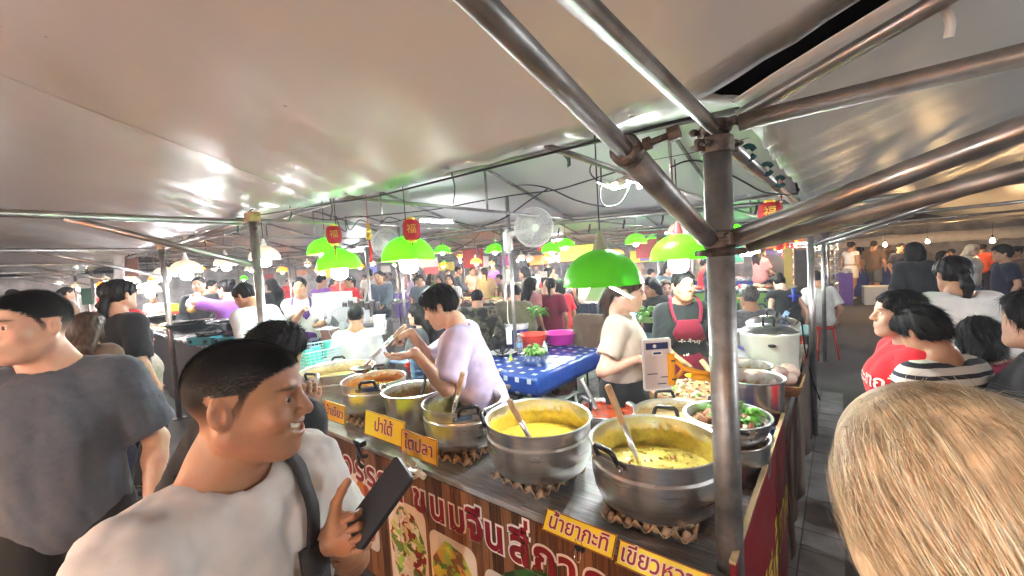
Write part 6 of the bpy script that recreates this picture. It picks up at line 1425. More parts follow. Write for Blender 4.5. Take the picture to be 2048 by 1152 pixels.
# --- smiling man in the white tee, phone in his left hand
hw = PD(650,1084,.80); pc = PD(760,1003,.775); pa = unit(PD(812,930,.80)-PD(712,1068,.775))
vv = unit(np.array((0,0,CZ))-pc); n0 = unit(vv-pa*(vv@pa)); lf = np.cross(pa, n0); lf = lf if lf@np.array(_r) < 0 else -lf; pn = unit(n0*cos(.80)+lf*sin(.80))
A = stand('smiling man in white tee with black cross body strap, holding a phone', 480,802,.735, -108, head=.50, smile=True, build=.86, pitch=-.07, fade=True, sex='m', skin='tanned', res=.0095, hres=.0032, fine_hands=1, twist=-.05,
    hands=[{'p': tuple(hw), 'd': tuple(unit(PD(770,1040,.80)-hw)), 'n': tuple(unit(n0*.9+lf*.2)), 'curl': (1.0,.98,.95,.95), 'pole': (-.75,-.3,-.9), 'thumb': (.45,.85,.25), 'tc': .05}, None])
as_ = A.shirt(M['tee_white'], .66, -.14, .014, 'crew', 3, .011, fine=.0085); A.trousers(M['navy']); A.shoes(M['shoe_dark'])
A.hair(M['hair_black'], 'crop', vol=.004, top=.006, seed=4, strands=44000, comb=(0,.35,.1), slen=.0105, sw=.0004, fr=.003, hair_line=.012)
def L2W(p, x): return None
# strap over the left shoulder across the chest
R = A.Rt; B = lambda x, y, z: A.pel+R@(A3(x, y, z)*A.k)
sp_ = on_cloth(as_, [B(.05,-.16,.33), B(-.045,-.15,.45), B(-.085,-.06,.52), B(-.085,.05,.51), B(-.075,.16,.38), B(-.035,.18,.24), B(.03,.18,.10), B(.10,.16,.0)], .006, 60)
V, Fc = [], []
for i_, p_ in enumerate(sp_):
    t_ = unit(sp_[min(i_+1,len(sp_)-1)]-sp_[max(i_-1,0)]); o_ = unit(p_-B(0,0,.3 if i_ > 18 else .42)); s_ = unit(np.cross(t_, o_)); n_ = np.cross(s_, t_); n_ = n_ if n_@o_ > 0 else -n_
    for a_, b_ in ((-1,0),(1,0),(1,1),(-1,1)): V.append(p_+s_*a_*.020+n_*(b_*.004-.001))
for i_ in range(len(sp_)-1):
    for k_ in range(4): Fc.append((i_*4+k_, i_*4+(k_+1)%4, i_*4+4+(k_+1)%4, i_*4+4+k_))
st_ = mesh_obj('cross_body_strap', V, Fc, M['webbing'], A.root, True)
m_ = len(sp_); q0, q1 = sp_[int(m_*.60)], sp_[int(m_*.68)]
ribbon_obj('strap_buckle', [q0, (q0+q1)/2+R@A3(0,.006,0), q1+R@A3(0,.008,0)], .060, .012, M['webbing'], st_, up=R@A3(-.15,1,.2), n=8)
bag = box('sling_bag', sp_[int(m_*.86)]+R@A3(0,.02,-.03), (.11,.045,.17), M['webbing'], st_, .015, (0,.25,0), 3)
# a hint of ink on the side of the neck is left to the skin; phone
def phone(label, c, axis, normal, L_=.150, w=.074, th=.010, screen='phone_black', case='phone_case'):
    t = thing('phone', label, 'phone', c); a = unit(axis); n = unit(np.array(normal, float)-a*(np.array(normal, float)@a)); s = np.cross(a, n)
    t.rotation_mode = 'QUATERNION'; t.rotation_quaternion = Matrix(((s[0],n[0],a[0]),(s[1],n[1],a[1]),(s[2],n[2],a[2]))).to_quaternion()
    disc('case', rounded(w, L_, .010), M[case], t, (0,-th/2,0), th); disc('screen', rounded(w-.006, L_-.008, .008), M[screen], t, (0,th/2+.0003,0), .0006); return t
phone('black smartphone in the smiling man\'s hand', pc, pa, pn, .152, .072)
# --- grey tee man at the left edge
Bm = stand('man in dark grey tee at the left edge looking away to the left', 78,650,1.40, 210, head=-.70, sex='m', skin='light', res=.011, hres=.0045, build=.90, fade=True)
Bm.shirt(M['tee_grey'], .72, -.16, .018, 'crew', 8, .010); Bm.trousers(M['tee_black']); Bm.shoes(M['shoe_dark']); Bm.hair(M['hair_black'], 'crop', seed=5, strands=30000, comb=(.2,.6,.1), slen=.020, sw=.0006)
# --- person in black tee behind the smiling man, phone up
c_ = PD(555,712,1.42)
Cb = stand('person in black tee leaning to the pots and photographing them with a phone', 553,712,1.42, -22, head=0, pitch=-.25, lean=.22, sex='m', skin='tan', res=.012, hres=.006, face=False,
    hands=[None, {'p': tuple(PD(612,838,1.50)), 'd': (.1,.3,1), 'n': (-1,.3,0), 'curl': (.5,.5,.5,.5)}])
Cb.shirt(M['tee_black'], .95, -.16, .03, 'crew', 12, .008); Cb.trousers(M['navy'], .5, .02); Cb.shoes(M['shoe_dark']); Cb.hair(M['hair_black'], 'short', vol=.014, top=.015, seed=6, strands=4500, comb=(.4,-.6,-.3), slen=.03, sw=.0007)
phone('white phone with lit screen held beside the left price sign', PD(626,782,1.60), unit(PD(630,765,1.60)-PD(618,800,1.60)), (-.35,-.85,.3), .13, .07, .009, 'phone_screen', 'white_plastic')
# --- blonde woman, back of head close to the camera
D_ = stand('blonde woman with tied back hair, back of her head close to the camera', 1892,1026,.375, -8, head=0, pitch=.12, sex='f', skin='pale', res=.014, hres=.007, face=False)
D_.shirt(M['tee_white'], .6, -.1, .015, 'wide', 14); D_.trousers(M['denim']); D_.shoes(M['shoe_white'])
def blonde(s):
    k, R, H = s.k, s.Rh, s.H; rs = np.random.RandomState(11)
    F = Field(s.hc-.2, s.hc+.2, .005); F.put(ell(H(0,-.016,.030), A3(.088,.106,.098)*k, R), .02); F.put(ell(H(0,.034,.045), A3(.070,.064,.066)*k, R), .02); F.put(ell(H(0,-.025,-.04), A3(.086,.085,.085)*k, R), .04); F.put(ell(H(0,.115,-.05), A3(.065,.07,.095)*k, R), .012, 's')
    V, Q = F.mesh(); o = grid_obj('hair', V, Q, M['hair_blonde'], s.root)
    tie = H(.012,-.118,-.085)
    n = 22000; segs = 9; lays = {'hair_blonde': .45, 'hair_gold': .38, 'hair_dark_gold': .17}
    cen = H(0,-.012,.012); rad = A3(.094,.113,.113)*k
    NC = 150; cl = rs.normal(size=(NC,3)); cl /= np.linalg.norm(cl,axis=1)[:,None]; cj = rs.normal(size=(NC,3))*.10; ccol = rs.choice(3, NC, p=[.45,.38,.17]); clift = np.abs(rs.normal(size=NC))*.016
    N_ = n; U = rs.normal(size=(N_,3)); U /= np.linalg.norm(U,axis=1)[:,None]
    U[:,1] = np.where(U[:,1] > .55, -U[:,1], U[:,1]); lowr = rs.uniform(size=N_) < .38; U[:,2] = np.where(lowr, -np.abs(U[:,2])*.9, np.abs(U[:,2])); U[:,1] = np.where(lowr & (U[:,1] > .25), -U[:,1], U[:,1]); U /= np.linalg.norm(U,axis=1)[:,None]
    CID = np.argmax(U@cl.T, 1); CC = np.where(rs.uniform(size=N_) < .45, ccol[CID], rs.choice(3, N_))
    for qi, mk in enumerate(lays):
        sel = CC == qi; u = U[sel]; m = len(u); cid = CID[sel]
        te = (R.T@(tie-cen))/rad; te /= np.linalg.norm(te); VV = []
        jit = rs.normal(size=(m,1)); lift = np.abs(rs.normal(size=(m,1)))*.009+1.0+clift[cid][:,None]; fly = (rs.uniform(size=(m,1)) < .06)*rs.uniform(0,.20,(m,1))
        sidej = rs.normal(size=(m,3))*.03+cj[cid]
        prev = None; P_ = []
        for q in range(segs):
            t = q/(segs-1); te2 = te[None,:]+sidej*(1-t*.6)
            v = u*(1-t)**1.15+te2*t; v /= np.linalg.norm(v,axis=1)[:,None]
            wob = .016*np.sin(t*6+jit*9)*(1-t)+.006*np.sin(t*17+jit*23)
            sc = lift+fly*np.sin(pi*t)*1.0+wob
            sc = sc*(1-.18*max(t-.8,0)/.2)
            P_.append(cen+((v*sc)*rad)@R.T)
        w = .00018+.00020*rs.uniform(size=(m,1))
        for q in range(segs):
            d = P_[min(q+1,segs-1)]-P_[max(q-1,0)]; nn = P_[q]-cen; sd = np.cross(d, nn); sd /= np.linalg.norm(sd,axis=1)[:,None]+1e-9
            f = 1-.6*(q/(segs-1) > .96); VV += [P_[q]-sd*w*f, P_[q]+sd*w*f]
        VV = np.stack(VV, 1).reshape(-1,3); base = (np.arange(m)*2*segs)[:,None]
        QQ = np.concatenate([base+np.array([2*q,2*q+1,2*q+3,2*q+2])[None,:] for q in range(segs-1)])
        g = grid_obj('hair_strands', VV, QQ, M[mk], o); g['kind'] = 'stuff'
    # tied tail
    lathe('hair_tie', [(.022,-.012),(.030,-.006),(.030,.006),(.022,.012)], M['webbing'], o, 16, tie, (1.2,0,0))
    m = 900; VV = []; ph = rs.uniform(0,6.3,(m,1)); rr = np.sqrt(rs.uniform(size=(m,1))); w = .0011
    for q in range(10):
        t = q/9; c = tie+R@A3(0,-.045*sin(pi*min(t*1.3,1)),0)+A3(0,0,-.24*t); r = .010+.030*sin(pi*min(t+.12,1))
        p = c[None,:]+np.concatenate([np.cos(ph)*rr*r, np.sin(ph)*rr*r, 0*ph], 1); sd = np.concatenate([-np.sin(ph), np.cos(ph), 0*ph], 1); VV += [p-sd*w, p+sd*w]
    VV = np.stack(VV, 1).reshape(-1,3); base = (np.arange(m)*20)[:,None]; QQ = np.concatenate([base+np.array([2*q,2*q+1,2*q+3,2*q+2])[None,:] for q in range(9)])
    g = grid_obj('ponytail', VV, QQ, M['hair_blonde'], o); g['kind'] = 'stuff'
blonde(D_)
# --- group at the right
E_ = stand('woman in bright red tee with Thai lettering, in profile', 1798,628,1.85, 62, pitch=.02, sex='f', skin='light', res=.013, hres=.0045); es_ = E_.shirt(M['tee_red'], .7, -.14, .018, 'crew', 15); E_.trousers(M['navy']); E_.shoes(M['shoe_dark']); E_.hair(M['hair_black'], 'pony_low', length=.2, vol=.010, seed=7, strands=4000, comb=(0,-.9,-.3), slen=.03, sw=.0008)
def print_on(P_, garment, s, size, x, z, mat='teeth'):
    from mathutils.bvhtree import BVHTree
    me = garment.data; bv = BVHTree.FromPolygons([v.co for v in me.vertices], [tuple(p.vertices) for p in me.polygons])
    o = text_obj('printed_letters', s, size, M[mat], P_.root, (0,0,0), (0,0,0), 0, .0012)
    bm = bmesh.new(); bm.from_mesh(o.data); bmesh.ops.subdivide_edges(bm, edges=[e for e in bm.edges if e.calc_length() > .012], cuts=2); bmesh.ops.triangulate(bm, faces=bm.faces)
    fw = Vector(P_.Rt@A3(0,1,0)); 
    for v in bm.verts:
        q = Vector(P_.pel+P_.Rt@(A3(x-v.co.x, .5, z+v.co.y))); h = bv.ray_cast(q, -fw)
        v.co = (h[0]+fw*.003) if h[0] is not None else q-fw*.35
    bm.to_mesh(o.data); bm.free()
print_on(E_, es_, 'ประชาญู้', .085, -.02,.27)
F_ = stand('dark haired person in black and white striped tee, seen from behind', 1842,660,1.75, 8, pitch=-.5, sex='f', skin='tan', res=.012, hres=.006, face=False); F_.shirt(M['tee_striped'], .6, -.12, .016, 'crew', 16, .004); F_.trousers(M['navy']); F_.shoes(M['shoe_dark']); F_.hair(M['hair_black'], 'short', vol=.020, top=.015, seed=8, strands=5000, comb=(.3,-.4,-.6), slen=.035, sw=.0008)
G_ = stand('person with dark hair in deep red top beside the striped tee', 1958,672,1.95, -35, pitch=-.35, sex='f', skin='brown', res=.012, hres=.006); G_.shirt(M['apron_red'], .6, -.1, .016, 'crew', 17); G_.trousers(M['navy']); G_.shoes(M['shoe_dark']); G_.hair(M['hair_black'], 'bob', vol=.020, seed=9, strands=4500, comb=(.3,.1,-.8), slen=.05, sw=.0008)
H_ = stand('dark haired person with black bag strap cut by the right edge', 2070,640,1.5, 40, sex='f', skin='light', res=.013, hres=.007, face=False); H_.shirt(M['tee_black'], .6, -.1, .016, 'crew', 18); H_.trousers(M['navy']); H_.shoes(M['shoe_dark']); H_.hair(M['hair_black'], 'mid', length=.12, vol=.018, seed=10, strands=4500, comb=(.2,-.3,-.9), slen=.05, sw=.0008)
I_ = stand('person in loose white shirt with dark tied hair behind the red tee woman', 1905,548,2.55, -20, pitch=-.2, sex='f', skin='tan', res=.014, hres=.008, face=False); I_.shirt(M['tee_white'], .9, -.15, .035, 'wide', 19, .009); I_.trousers(M['grey_trouser']); I_.shoes(M['shoe_dark']); I_.hair(M['hair_black'], 'pony_low', length=.22, vol=.014, seed=11)
# --- walkers in the far right aisle
g = None
J = stand('woman in white crop top and white shorts walking down the right aisle', 1703,492,12.5, -75, sex='f', skin='tan', res=.022, hres=.013, step=.22); J.shirt(M['shoe_white'], .15, .12, .012, 'wide', 20); J.trousers(M['shoe_white'], .28, .016, rise=.08); J.shoes(M['shoe_white']); J.hair(M['hair_black'], 'bun', vol=.012)
K = stand('man in brown tee and pale shorts walking behind the white shorts woman', 1748,490,12.3, -60, sex='m', skin='tan', res=.022, hres=.013, step=.25); K.shirt(M['brown_cloth_p'], .6, -.12, .02, seed=21); K.trousers(M['slate'], .45); K.shoes(M['shoe_dark']); K.hair(M['hair_brown'], 'short')
L = stand('person in black top standing with dark bob in the right aisle', 1827,503,5.6, -20, sex='f', skin='tan', res=.018, hres=.011, face=False); L.shirt(M['tee_black'], 1.5, -.15, .03, seed=22); L.trousers(M['tee_black']); L.shoes(M['shoe_dark']); L.hair(M['hair_black'], 'mid', length=.08, vol=.02)
Mm = stand('blonde woman in white blouse near the warm bulbs', 1946,500,8.0, 205, head=-.3, sex='f', skin='pale', res=.018, hres=.010); Mm.shirt(M['shoe_white'], 1.4, -.2, .03, 'wide', 23); Mm.trousers(M['denim']); Mm.shoes(M['shoe_white']); Mm.hair(M['hair_gold'], 'long', length=.3, vol=.015)
N = stand('curly haired man in black tee under the brightest warm bulb', 2003,508,6.0, 60, sex='m', skin='tan', res=.018, hres=.011); N.shirt(M['navy'], .6, -.15, .02, seed=24); N.trousers(M['navy'], .5); N.shoes(M['shoe_dark']); N.hair(M['hair_black'], 'short', vol=.035, top=.02)
O = stand('girl with dark fringe facing the camera between the black and white tops', 1886,512,8.5, 190, sex='f', skin='light', res=.02, hres=.011); O.shirt(M['navy'], .6, -.12, .02, seed=25); O.trousers(M['navy']); O.shoes(M['shoe_dark']); O.hair(M['hair_black'], 'mid', length=.06, vol=.02)
# --- stall keepers
rh = PD(795,678,2.12); lh = PD(778,722,2.05)
S1 = stand('man in lavender tee bending over the pots with a ladle', 880,610,2.38, 86, head=0, pitch=-.38, lean=.30, build=.9, sex='m', skin='light', res=.011, hres=.0052, fine_hands=3,
    hands=[{'p': tuple(PD(830,705,2.02)), 'd': tuple(unit(PD(765,728,2.02)-PD(830,705,2.02))), 'n': (0,0,1), 'curl': (.45,.45,.4,.4), 'pole': (-.3,-.4,-.9)}, {'p': tuple(PD(822,665,2.30)), 'd': (-.8,-.3,-.2), 'n': (0,0,-1), 'curl': (1.0,1.0,1.0,1.0), 'pole': (.4,-.3,-.9)}])
S1.shirt(M['tee_lavender'], .85, -.16, .022, 'crew', 31, .007, fine=.009); S1.trousers(M['slate']); S1.shoes(M['shoe_dark']); S1.hair(M['hair_black'], 'short', vol=.015, top=.012, seed=12, strands=5000, comb=(0,.5,-.7), slen=.035, sw=.0007, hair_line=-.012)
ladle('ladle with pale handle held by the man in the lavender tee', PD(812,650,2.22), PD(738,722,2.10), .055, .35)
S2 = stand('woman in beige tee and black skirt standing behind the big pots', 1258,606,2.55, -112, head=.0, pitch=-.22, sex='f', skin='light', res=.011, hres=.005, k=.95, build=1.08,
    hands=[{'p': tuple(PD(1270,712,2.52)), 'd': tuple(unit(PD(1290,728,2.5)-PD(1268,710,2.52))), 'n': (0,0,-1), 'curl': (.6,.6,.6,.6), 'pole': (-.5,-.8,-.5)}, {'p': tuple(PD(1278,716,2.42)), 'd': tuple(unit(PD(1300,732,2.42)-PD(1275,712,2.42))), 'n': (0,0,-1), 'curl': (.6,.6,.6,.6), 'pole': (.6,-.8,-.5)}])
S2.shirt(M['tee_beige'], .62, .07, .012, 'crew', 33, .004, fine=.009); S2.skirt(M['tee_black'], .62, rise=.13); S2.shoes(M['shoe_dark']); S2.hair(M['hair_brown'], 'pony_low', length=.28, vol=.008, seed=13, strands=3000, comb=(0,-.9,-.3), slen=.03, sw=.0008)
S3 = stand('woman in black tee and dark red apron working at the chopping block', 1366,582,3.08, 172, head=.12, pitch=-.05, sex='f', skin='tan', res=.012, hres=.005, k=.93,
    hands=[{'p': tuple(PD(1440,715,2.95)), 'd': (.1,-.6,-.6), 'n': (0,0,-1), 'curl': .4}, {'p': tuple(PD(1362,722,2.85)), 'd': tuple(unit(PD(1395,740,2.5)-PD(1360,722,2.6))), 'n': (0,-.3,-1), 'curl': (.3,.3,.3,.3)}])
S3.shirt(M['tee_black'], .9, -.1, .018, 'crew', 34, .005); ap_ = S3.apron(M['apron_red']); S3.trousers(M['navy']); S3.shoes(M['shoe_dark']); S3.hair(M['hair_black'], 'bun', vol=.009, seed=14)
print_on(S3, ap_, 'ทำด้วย', .060, -.005,.19); print_on(S3, ap_, 'ใจ', .055, .02,.11)
# --- neighbours of the wok stall and the diners
W1 = stand('ponytail woman in black tee seen from behind in the left aisle', 243,590,3.4, -12, sex='f', skin='light', res=.014, hres=.008, face=False, build=1.1); W1.shirt(M['tee_black'], .9, -.15, .022, 'crew', 35); W1.trousers(M['tee_black']); W1.shoes(M['shoe_dark']); W1.hair(M['hair_black'], 'pony_low', length=.28, vol=.014, seed=15)
W2 = stand('man in red tee half hidden behind the ponytail woman', 222,590,4.0, 15, sex='m', skin='tan', res=.016, hres=.009, face=False); W2.shirt(M['tee_red'], .6, -.12, .02, seed=36); W2.trousers(M['tee_red'], .5); W2.shoes(M['shoe_dark']); W2.hair(M['hair_black'], 'short')
W3 = stand('small child in cream blouse with long dark hair beside the ponytail woman', 283,678,3.7, -45, sex='f', skin='tan', res=.012, hres=.007); W3.shirt(M['cream_blouse'], .95, -.1, .03, 'crew', 37, .008); W3.trousers(M['slate']); W3.shoes(M['shoe_dark']); W3.hair(M['hair_black'], 'long', length=.22, vol=.014)
W4 = stand('person with long brown hair behind the grey tee man\'s neck', 178,655,3.0, 10, sex='f', skin='tan', res=.016, hres=.009, face=False); W4.shirt(M['brown_cloth_p'], .8, -.12, .02, seed=38); W4.trousers(M['navy']); W4.shoes(M['shoe_dark']); W4.hair(M['hair_brown'], 'long', length=.3, vol=.016)
W5 = stand('woman in purple tee reaching out with a plastic bag over the woks', 452,578,5.4, 78, lean=.15, sex='f', skin='light', res=.015, hres=.008, hands=[{'p': tuple(PD(398,588,5.3)), 'd': (-1,-.4,0), 'n': (0,0,-1), 'curl': .6}, {'p': tuple(PD(420,606,5.5)), 'd': (-1,-.4,0), 'n': (0,0,-1), 'curl': .4}]); W5.shirt(M['purple'], .8, -.1, .02, 'wide', 39); W5.trousers(M['navy']); W5.shoes(M['shoe_dark']); W5.hair(M['hair_black'], 'bun', vol=.009)
W6 = stand('man in white shirt with dark cap of hair bending behind the grey post', 488,590,4.1, 80, pitch=-.45, lean=.25, sex='m', skin='tan', res=.013, hres=.006, build=1.08); W6.shirt(M['shirt_pale'], 1.2, -.18, .026, 'crew', 40); W6.trousers(M['navy']); W6.shoes(M['shoe_dark']); W6.hair(M['hair_black'], 'short', vol=.014)
W7 = stand('waitress in white tee and purple apron carrying a plate', 600,574,5.2, 205, head=-.1, sex='f', skin='tan', res=.014, hres=.006, hands=[{'p': tuple(PD(628,652,5.0)), 'd': (.8,.1,0), 'n': (0,0,1), 'curl': .3}, {'p': tuple(PD(610,615,4.95)), 'd': (.4,-.2,-.1), 'n': (0,0,-1), 'curl': .8}]); W7.shirt(M['tee_white'], .75, -.1, .022, 'crew', 41); W7.apron(M['apron_purple']); W7.trousers(M['navy']); W7.shoes(M['shoe_dark']); W7.hair(M['hair_black'], 'bun', vol=.010)
t = thing('plate', 'white plate of rice carried by the waitress', 'plate', PD(655,660,4.95)); lathe('plate_body', [(0,0),(.08,0),(.13,.015),(.135,.018),(.08,.005),(0,.005)], M['white_plastic'], t, 26); bag_blob('rice', t, (0,0,.02), .05, 'teeth', 3, (1.2,1.2,.4))
SE = []
def sitter(label, px, py, d, rel, **kw):
    c = {k: kw.pop(k) for k in ('shirt','sleeve','hair','hk','len','pants','vol','neck','loose','long') if k in kw}
    P_ = stand(label, px, py, d, rel, seat=1, res=kw.pop('res', .018), hres=kw.pop('hres', .010), **kw)
    P_.shirt(M[c.get('shirt','tee_white')], c.get('sleeve',.7), -.1, c.get('loose',.02), c.get('neck','crew'), sum(map(ord,label))%50); P_.trousers(M[c.get('pants','navy')], c.get('long',1.0)); P_.shoes(M['shoe_dark']); P_.hair(M[c.get('hair','hair_black')], c.get('hk','short'), c.get('len',.25), c.get('vol',.014)); SE.append(P_); return P_
sitter('seated man in white shirt seen from behind, left of the lavender tee man', 712,632,4.4, 10, face=False, shirt='shirt_pale', sleeve=1.2, pitch=-.15)
sitter('seated woman with long black hair in profile behind the ladling arms', 836,628,3.9, 80, sex='f', skin='light', shirt='grey_trouser', hk='long', len=.4, k=.9)
sitter('seated diner in olive hoodie bent over the table behind the fan pole', 1032,585,5.7, -25, face=False, lean=.25, pitch=-.4, shirt='olive', sleeve=1.85, loose=.035, build=1.2)
sitter('seated person in camouflage jacket left of the olive hoodie', 955,596,5.4, -5, face=False, pitch=-.3, lean=.15, shirt='camo', sleeve=1.85, loose=.04, build=1.2)
sitter('seated girl in dusty pink dress behind the olive hoodie', 1062,568,6.4, -50, sex='f', shirt='dusty_pink', sleeve=.4, hk='long', len=.2, face=False)
sitter('seated girl in red top with long black ponytail, right of the pink dress', 1102,570,6.4, -20, sex='f', shirt='apron_red', hk='pony', len=.34, face=False)
sitter('seated girl with black bob facing the ponytail girl', 1118,572,7.0, 30, sex='f', shirt='tee_red', hk='bob', face=False)
sitter('bearded man with brown hair resting his chin on his hand', 1331,578,5.4, 175, sex='m', skin='pale', hair='hair_brown', shirt='slate', vol=.016, hres=.006)
sitter('dark haired diner bowed over behind the beige tee woman', 1300,570,5.2, 120, sex='f', shirt='tee_black', hk='mid', len=.1, pitch=-.4)
gp_ = sitter('heavy grey haired man in heather grey tee with black strap, from behind', 1497,595,4.3, 0, face=False, sex='m', hair='hair_grey', shirt='heather', build=1.35, k=1.0, loose=.03)
q = lambda x, y, z: gp_.pel+gp_.Rt@(A3(x, y, z)*gp_.k)
ribbon_obj('shoulder_strap', [q(-.13,.05,.50), q(-.12,-.07,.50), q(-.03,-.175,.36), q(.09,-.185,.20), q(.20,-.13,.06)], .04, .004, M['webbing'], gp_.root, up=gp_.Rt@A3(0,-1,.3), n=30)
bl = sitter('woman in dark backless top leaning forward beside the grey tee man', 1557,560,6.0, -10, face=False, sex='f', skin='light', shirt='tee_black', sleeve=.1, neck='wide', hk='bun', pitch=-.7, lean=.35)
cp = sitter('man in white tee, black cap and orange shorts seated at the aisle', 1630,556,6.3, -5, face=False, sex='m', shirt='tee_white', pants='orange_cloth', long=.45, pitch=-.3, lean=.12)
F = Field(cp.hc-.2, cp.hc+.25, .007); F.put(ell(cp.H(0,-.016,.035), A3(.088,.106,.098)*cp.k, cp.Rh), .01); F.half(cp.H(0,0,.035), cp.Rh@A3(0,0,-1)); F.put(ell(cp.H(.0,.12,.04), A3(.07,.07,.008)*cp.k, cp.Rh), .01); V, Q = F.mesh(); grid_obj('cap', V, Q, M['tee_black'], cp.root)
# stools under the diners
for P_ in SE:
    lab = 'stool under the '+P_.root['label'].split(' ', 1)[1] if not P_.root['label'].startswith('seated') else 'stool of the '+P_.root['label']
    lab = ' '.join(lab.split()[:15]); h = max(.25, P_.pel[2]-.10)
    t = thing('stool', lab, 'stool', P_.root.location, P_.root.rotation_euler[2], 'plastic stools of the diners'); lathe('seat', [(0,h-.03),(.15,h-.03),(.16,h-.015),(.15,h),(0,h)], M['red_plastic'], t, 18)
    for sx in (-1,1):
        for sy in (-1,1): tube_obj('leg', [(sx*.10,sy*.10,h-.02),(sx*.15,sy*.15,0)], .014, M['red_plastic'], t, n=6)
# ------------------------------------------------------------------ neighbouring wok stall
pbr('wok_black', (.02,.02,.021), .35, .7, var=.3); pbr('stove_blue', (.03,.28,.36), .4, var=.1); pbr('stainless', (.55,.55,.55), .28, .95, var=.1); pbr('dark_front', (.06,.05,.045), .7, var=.4); pbr('glass', (.9,.95,.95), .05, var=0, trans=.9, ior=1.2)
wt = thing('wok_table', 'steel topped table of the wok stall beside the slanting post', 'table', (-6.6,1.95,0)); box('table_top', (0,0,.93), (3.0,.95,.03), M['stainless'], wt, .004); box('front_panel', (0,-.46,.46), (2.96,.02,.90), M['dark_front'], wt)
for x in (-1.4,1.4):
    for y in (-.4,.4): box('leg', (x,y,.455), (.04,.04,.91), M['galv'], wt)
def wok(label, c, R=.29):
    t = thing('wok', label, 'wok', c); lathe('pan', [(0,-.13),(R*.4,-.12),(R*.75,-.07),(R,0),(R*1.03,.004),(R*.97,.0),(R*.72,-.06),(R*.38,-.105),(0,-.115)], M['wok_black'], t, 32); lathe('rim_tray', [(R*.98,.002),(R*1.12,.010),(R*1.14,.014),(R*.98,.010)], M['stainless'], t, 32); food_surface('food', R*.7, -.05, M['curry_brown'], t, .01, 5); handle(t, 0.3, R, 0, 'wire', .1, .05); handle(t, 3.4, R, 0, 'wire', .1, .05)
    return t
wok('large black wok on the stove left of the post', PD(385,645,5.2)); wok('second black wok nearer the white shirt man', PD(478,642,5.0)); wok('third wok at the back of the wok table', PD(330,632,6.6))
def stove(label, c, rz):
    t = thing('gas_stove', label, 'stove', c, rz); box('body', (0,0,.05), (.40,.30,.10), M['stove_blue'], t, .01); lathe('burner', [(.13,.10),(.14,.12),(.09,.125),(.08,.10)], M['wok_black'], t, 20)
    for k in range(4): a = k*pi/2+.4; tube_obj('pot_support', [(.06*cos(a),.06*sin(a),.11),(.17*cos(a),.17*sin(a),.135)], .008, M['wok_black'], t, n=5)
    for x in (-.12,.12): lathe('knob', [(0,.02),(.02,.018),(.022,0)], M['bakelite'], t, 12, (x,-.155,.05), (pi/2,0,0))
stove('blue gas stove under the nearer wok', (*PD(420,675,5.2)[:2],.945), .4); stove('gas stove under the second wok', (*PD(470,668,5.1)[:2],.945), .2)
fbag = thing('food_bag', 'clear bag of yellow soup hanging from the purple tee woman\'s hand', 'bag', PD(383,612,5.25)); pbr('soup_yellow', (.70,.48,.18), .2, var=.15); bag_blob('soup', fbag, (0,0,-.03), .055, 'soup_yellow', 2, (1,.8,1)); bag_blob('bag', fbag, (0,0,.02), .062, 'bag_white', 4, (.9,.8,1.0)); tube_obj('bag_handle', [(-.03,0,.07),(-.01,0,.12),(.015,0,.14),(.03,0,.07)], .006, M['bag_white'], fbag, n=6)
yb = thing('plastic_tub', 'lime and orange plastic tub on the wok table', 'tub', PD(345,615,5.6)); box('tub', (0,0,0), (.14,.11,.11), M['yellow_plastic'], yb, .015); box('tub_base', (0,0,-.07), (.145,.115,.04), M['coral_plastic'], yb, .01)
rc = thing('plastic_crate', 'small red crate on the wok table by the purple tee woman', 'crate', PD(442,612,5.6)); box('crate_body', (0,0,0), (.16,.12,.14), M['red_plastic'], rc, .01); box('band', (.14,0,0), (.10,.10,.08), M['dark_front'], rc, .005)
# steam trays and glassware along the left aisle
def tray_table(label, c, sx, sy, h, rz=0, mats=('stainless','dark_front'), n=6, foods=('curry_brown','curry_orange','curry_green'), g=None, cloth_=None):
    t = thing('stall_table', label, 'stall table', c, rz, g); box('table_top', (0,0,h-.015), (sx,sy,.03), M[mats[0]], t, .003); box('front_panel', (0,-sy/2+.012,h/2-.02), (sx-.02,.018,h-.06), M[cloth_ or mats[1]], t)
    for a in (-1,1):
        for b in (-1,1): box('leg', (a*(sx/2-.04),b*(sy/2-.04),h/2-.016), (.035,.035,h-.03), M['galv'], t)
    rs = np.random.RandomState(int(abs(c[0]*37+c[1]*91))%999)
    for i in range(n):
        for j in range(2):
            x = -sx/2+(i+.5)*sx/n; y = -sy*.25+j*sy*.45; w = sx/n*.82; d = sy*.38
            tr = thing('food_tray', 'steel tray of food on the '+label.split(' on ')[0].split(' of ')[0][:40], 'tray', (0,0,0)) if False else None
            b_ = box('food_tray', (x,y,h+.02), (w,d,.04), M['stainless'], t, .006); f = M[foods[rs.randint(len(foods))]]
            bm = bmesh.new(); bmesh.ops.create_grid(bm, x_segments=8, y_segments=8, size=.5)
            for v in bm.verts: v.co = Vector((v.co.x*w*.9, v.co.y*d*.9, .021+.02*rs.uniform()*(1-max(abs(v.co.x),abs(v.co.y))*1.6)))
            bm_obj('food', bm, f, b_, True)
    return t
tray_table('steel table of food trays down the left aisle behind the ponytail woman', (-9.6,2.0,0), 2.6, .9, .92)
tray_table('far food table deep in the left aisle', (-12.9,2.0,0), 2.6, .9, .92); tray_table('food table across the left aisle', (-9.5,-1.6,0), 3.0, .9, .92, pi)
tray_table('distant food table across the left aisle', (-13,-1.6,0), 3.0, .9, .92, pi)
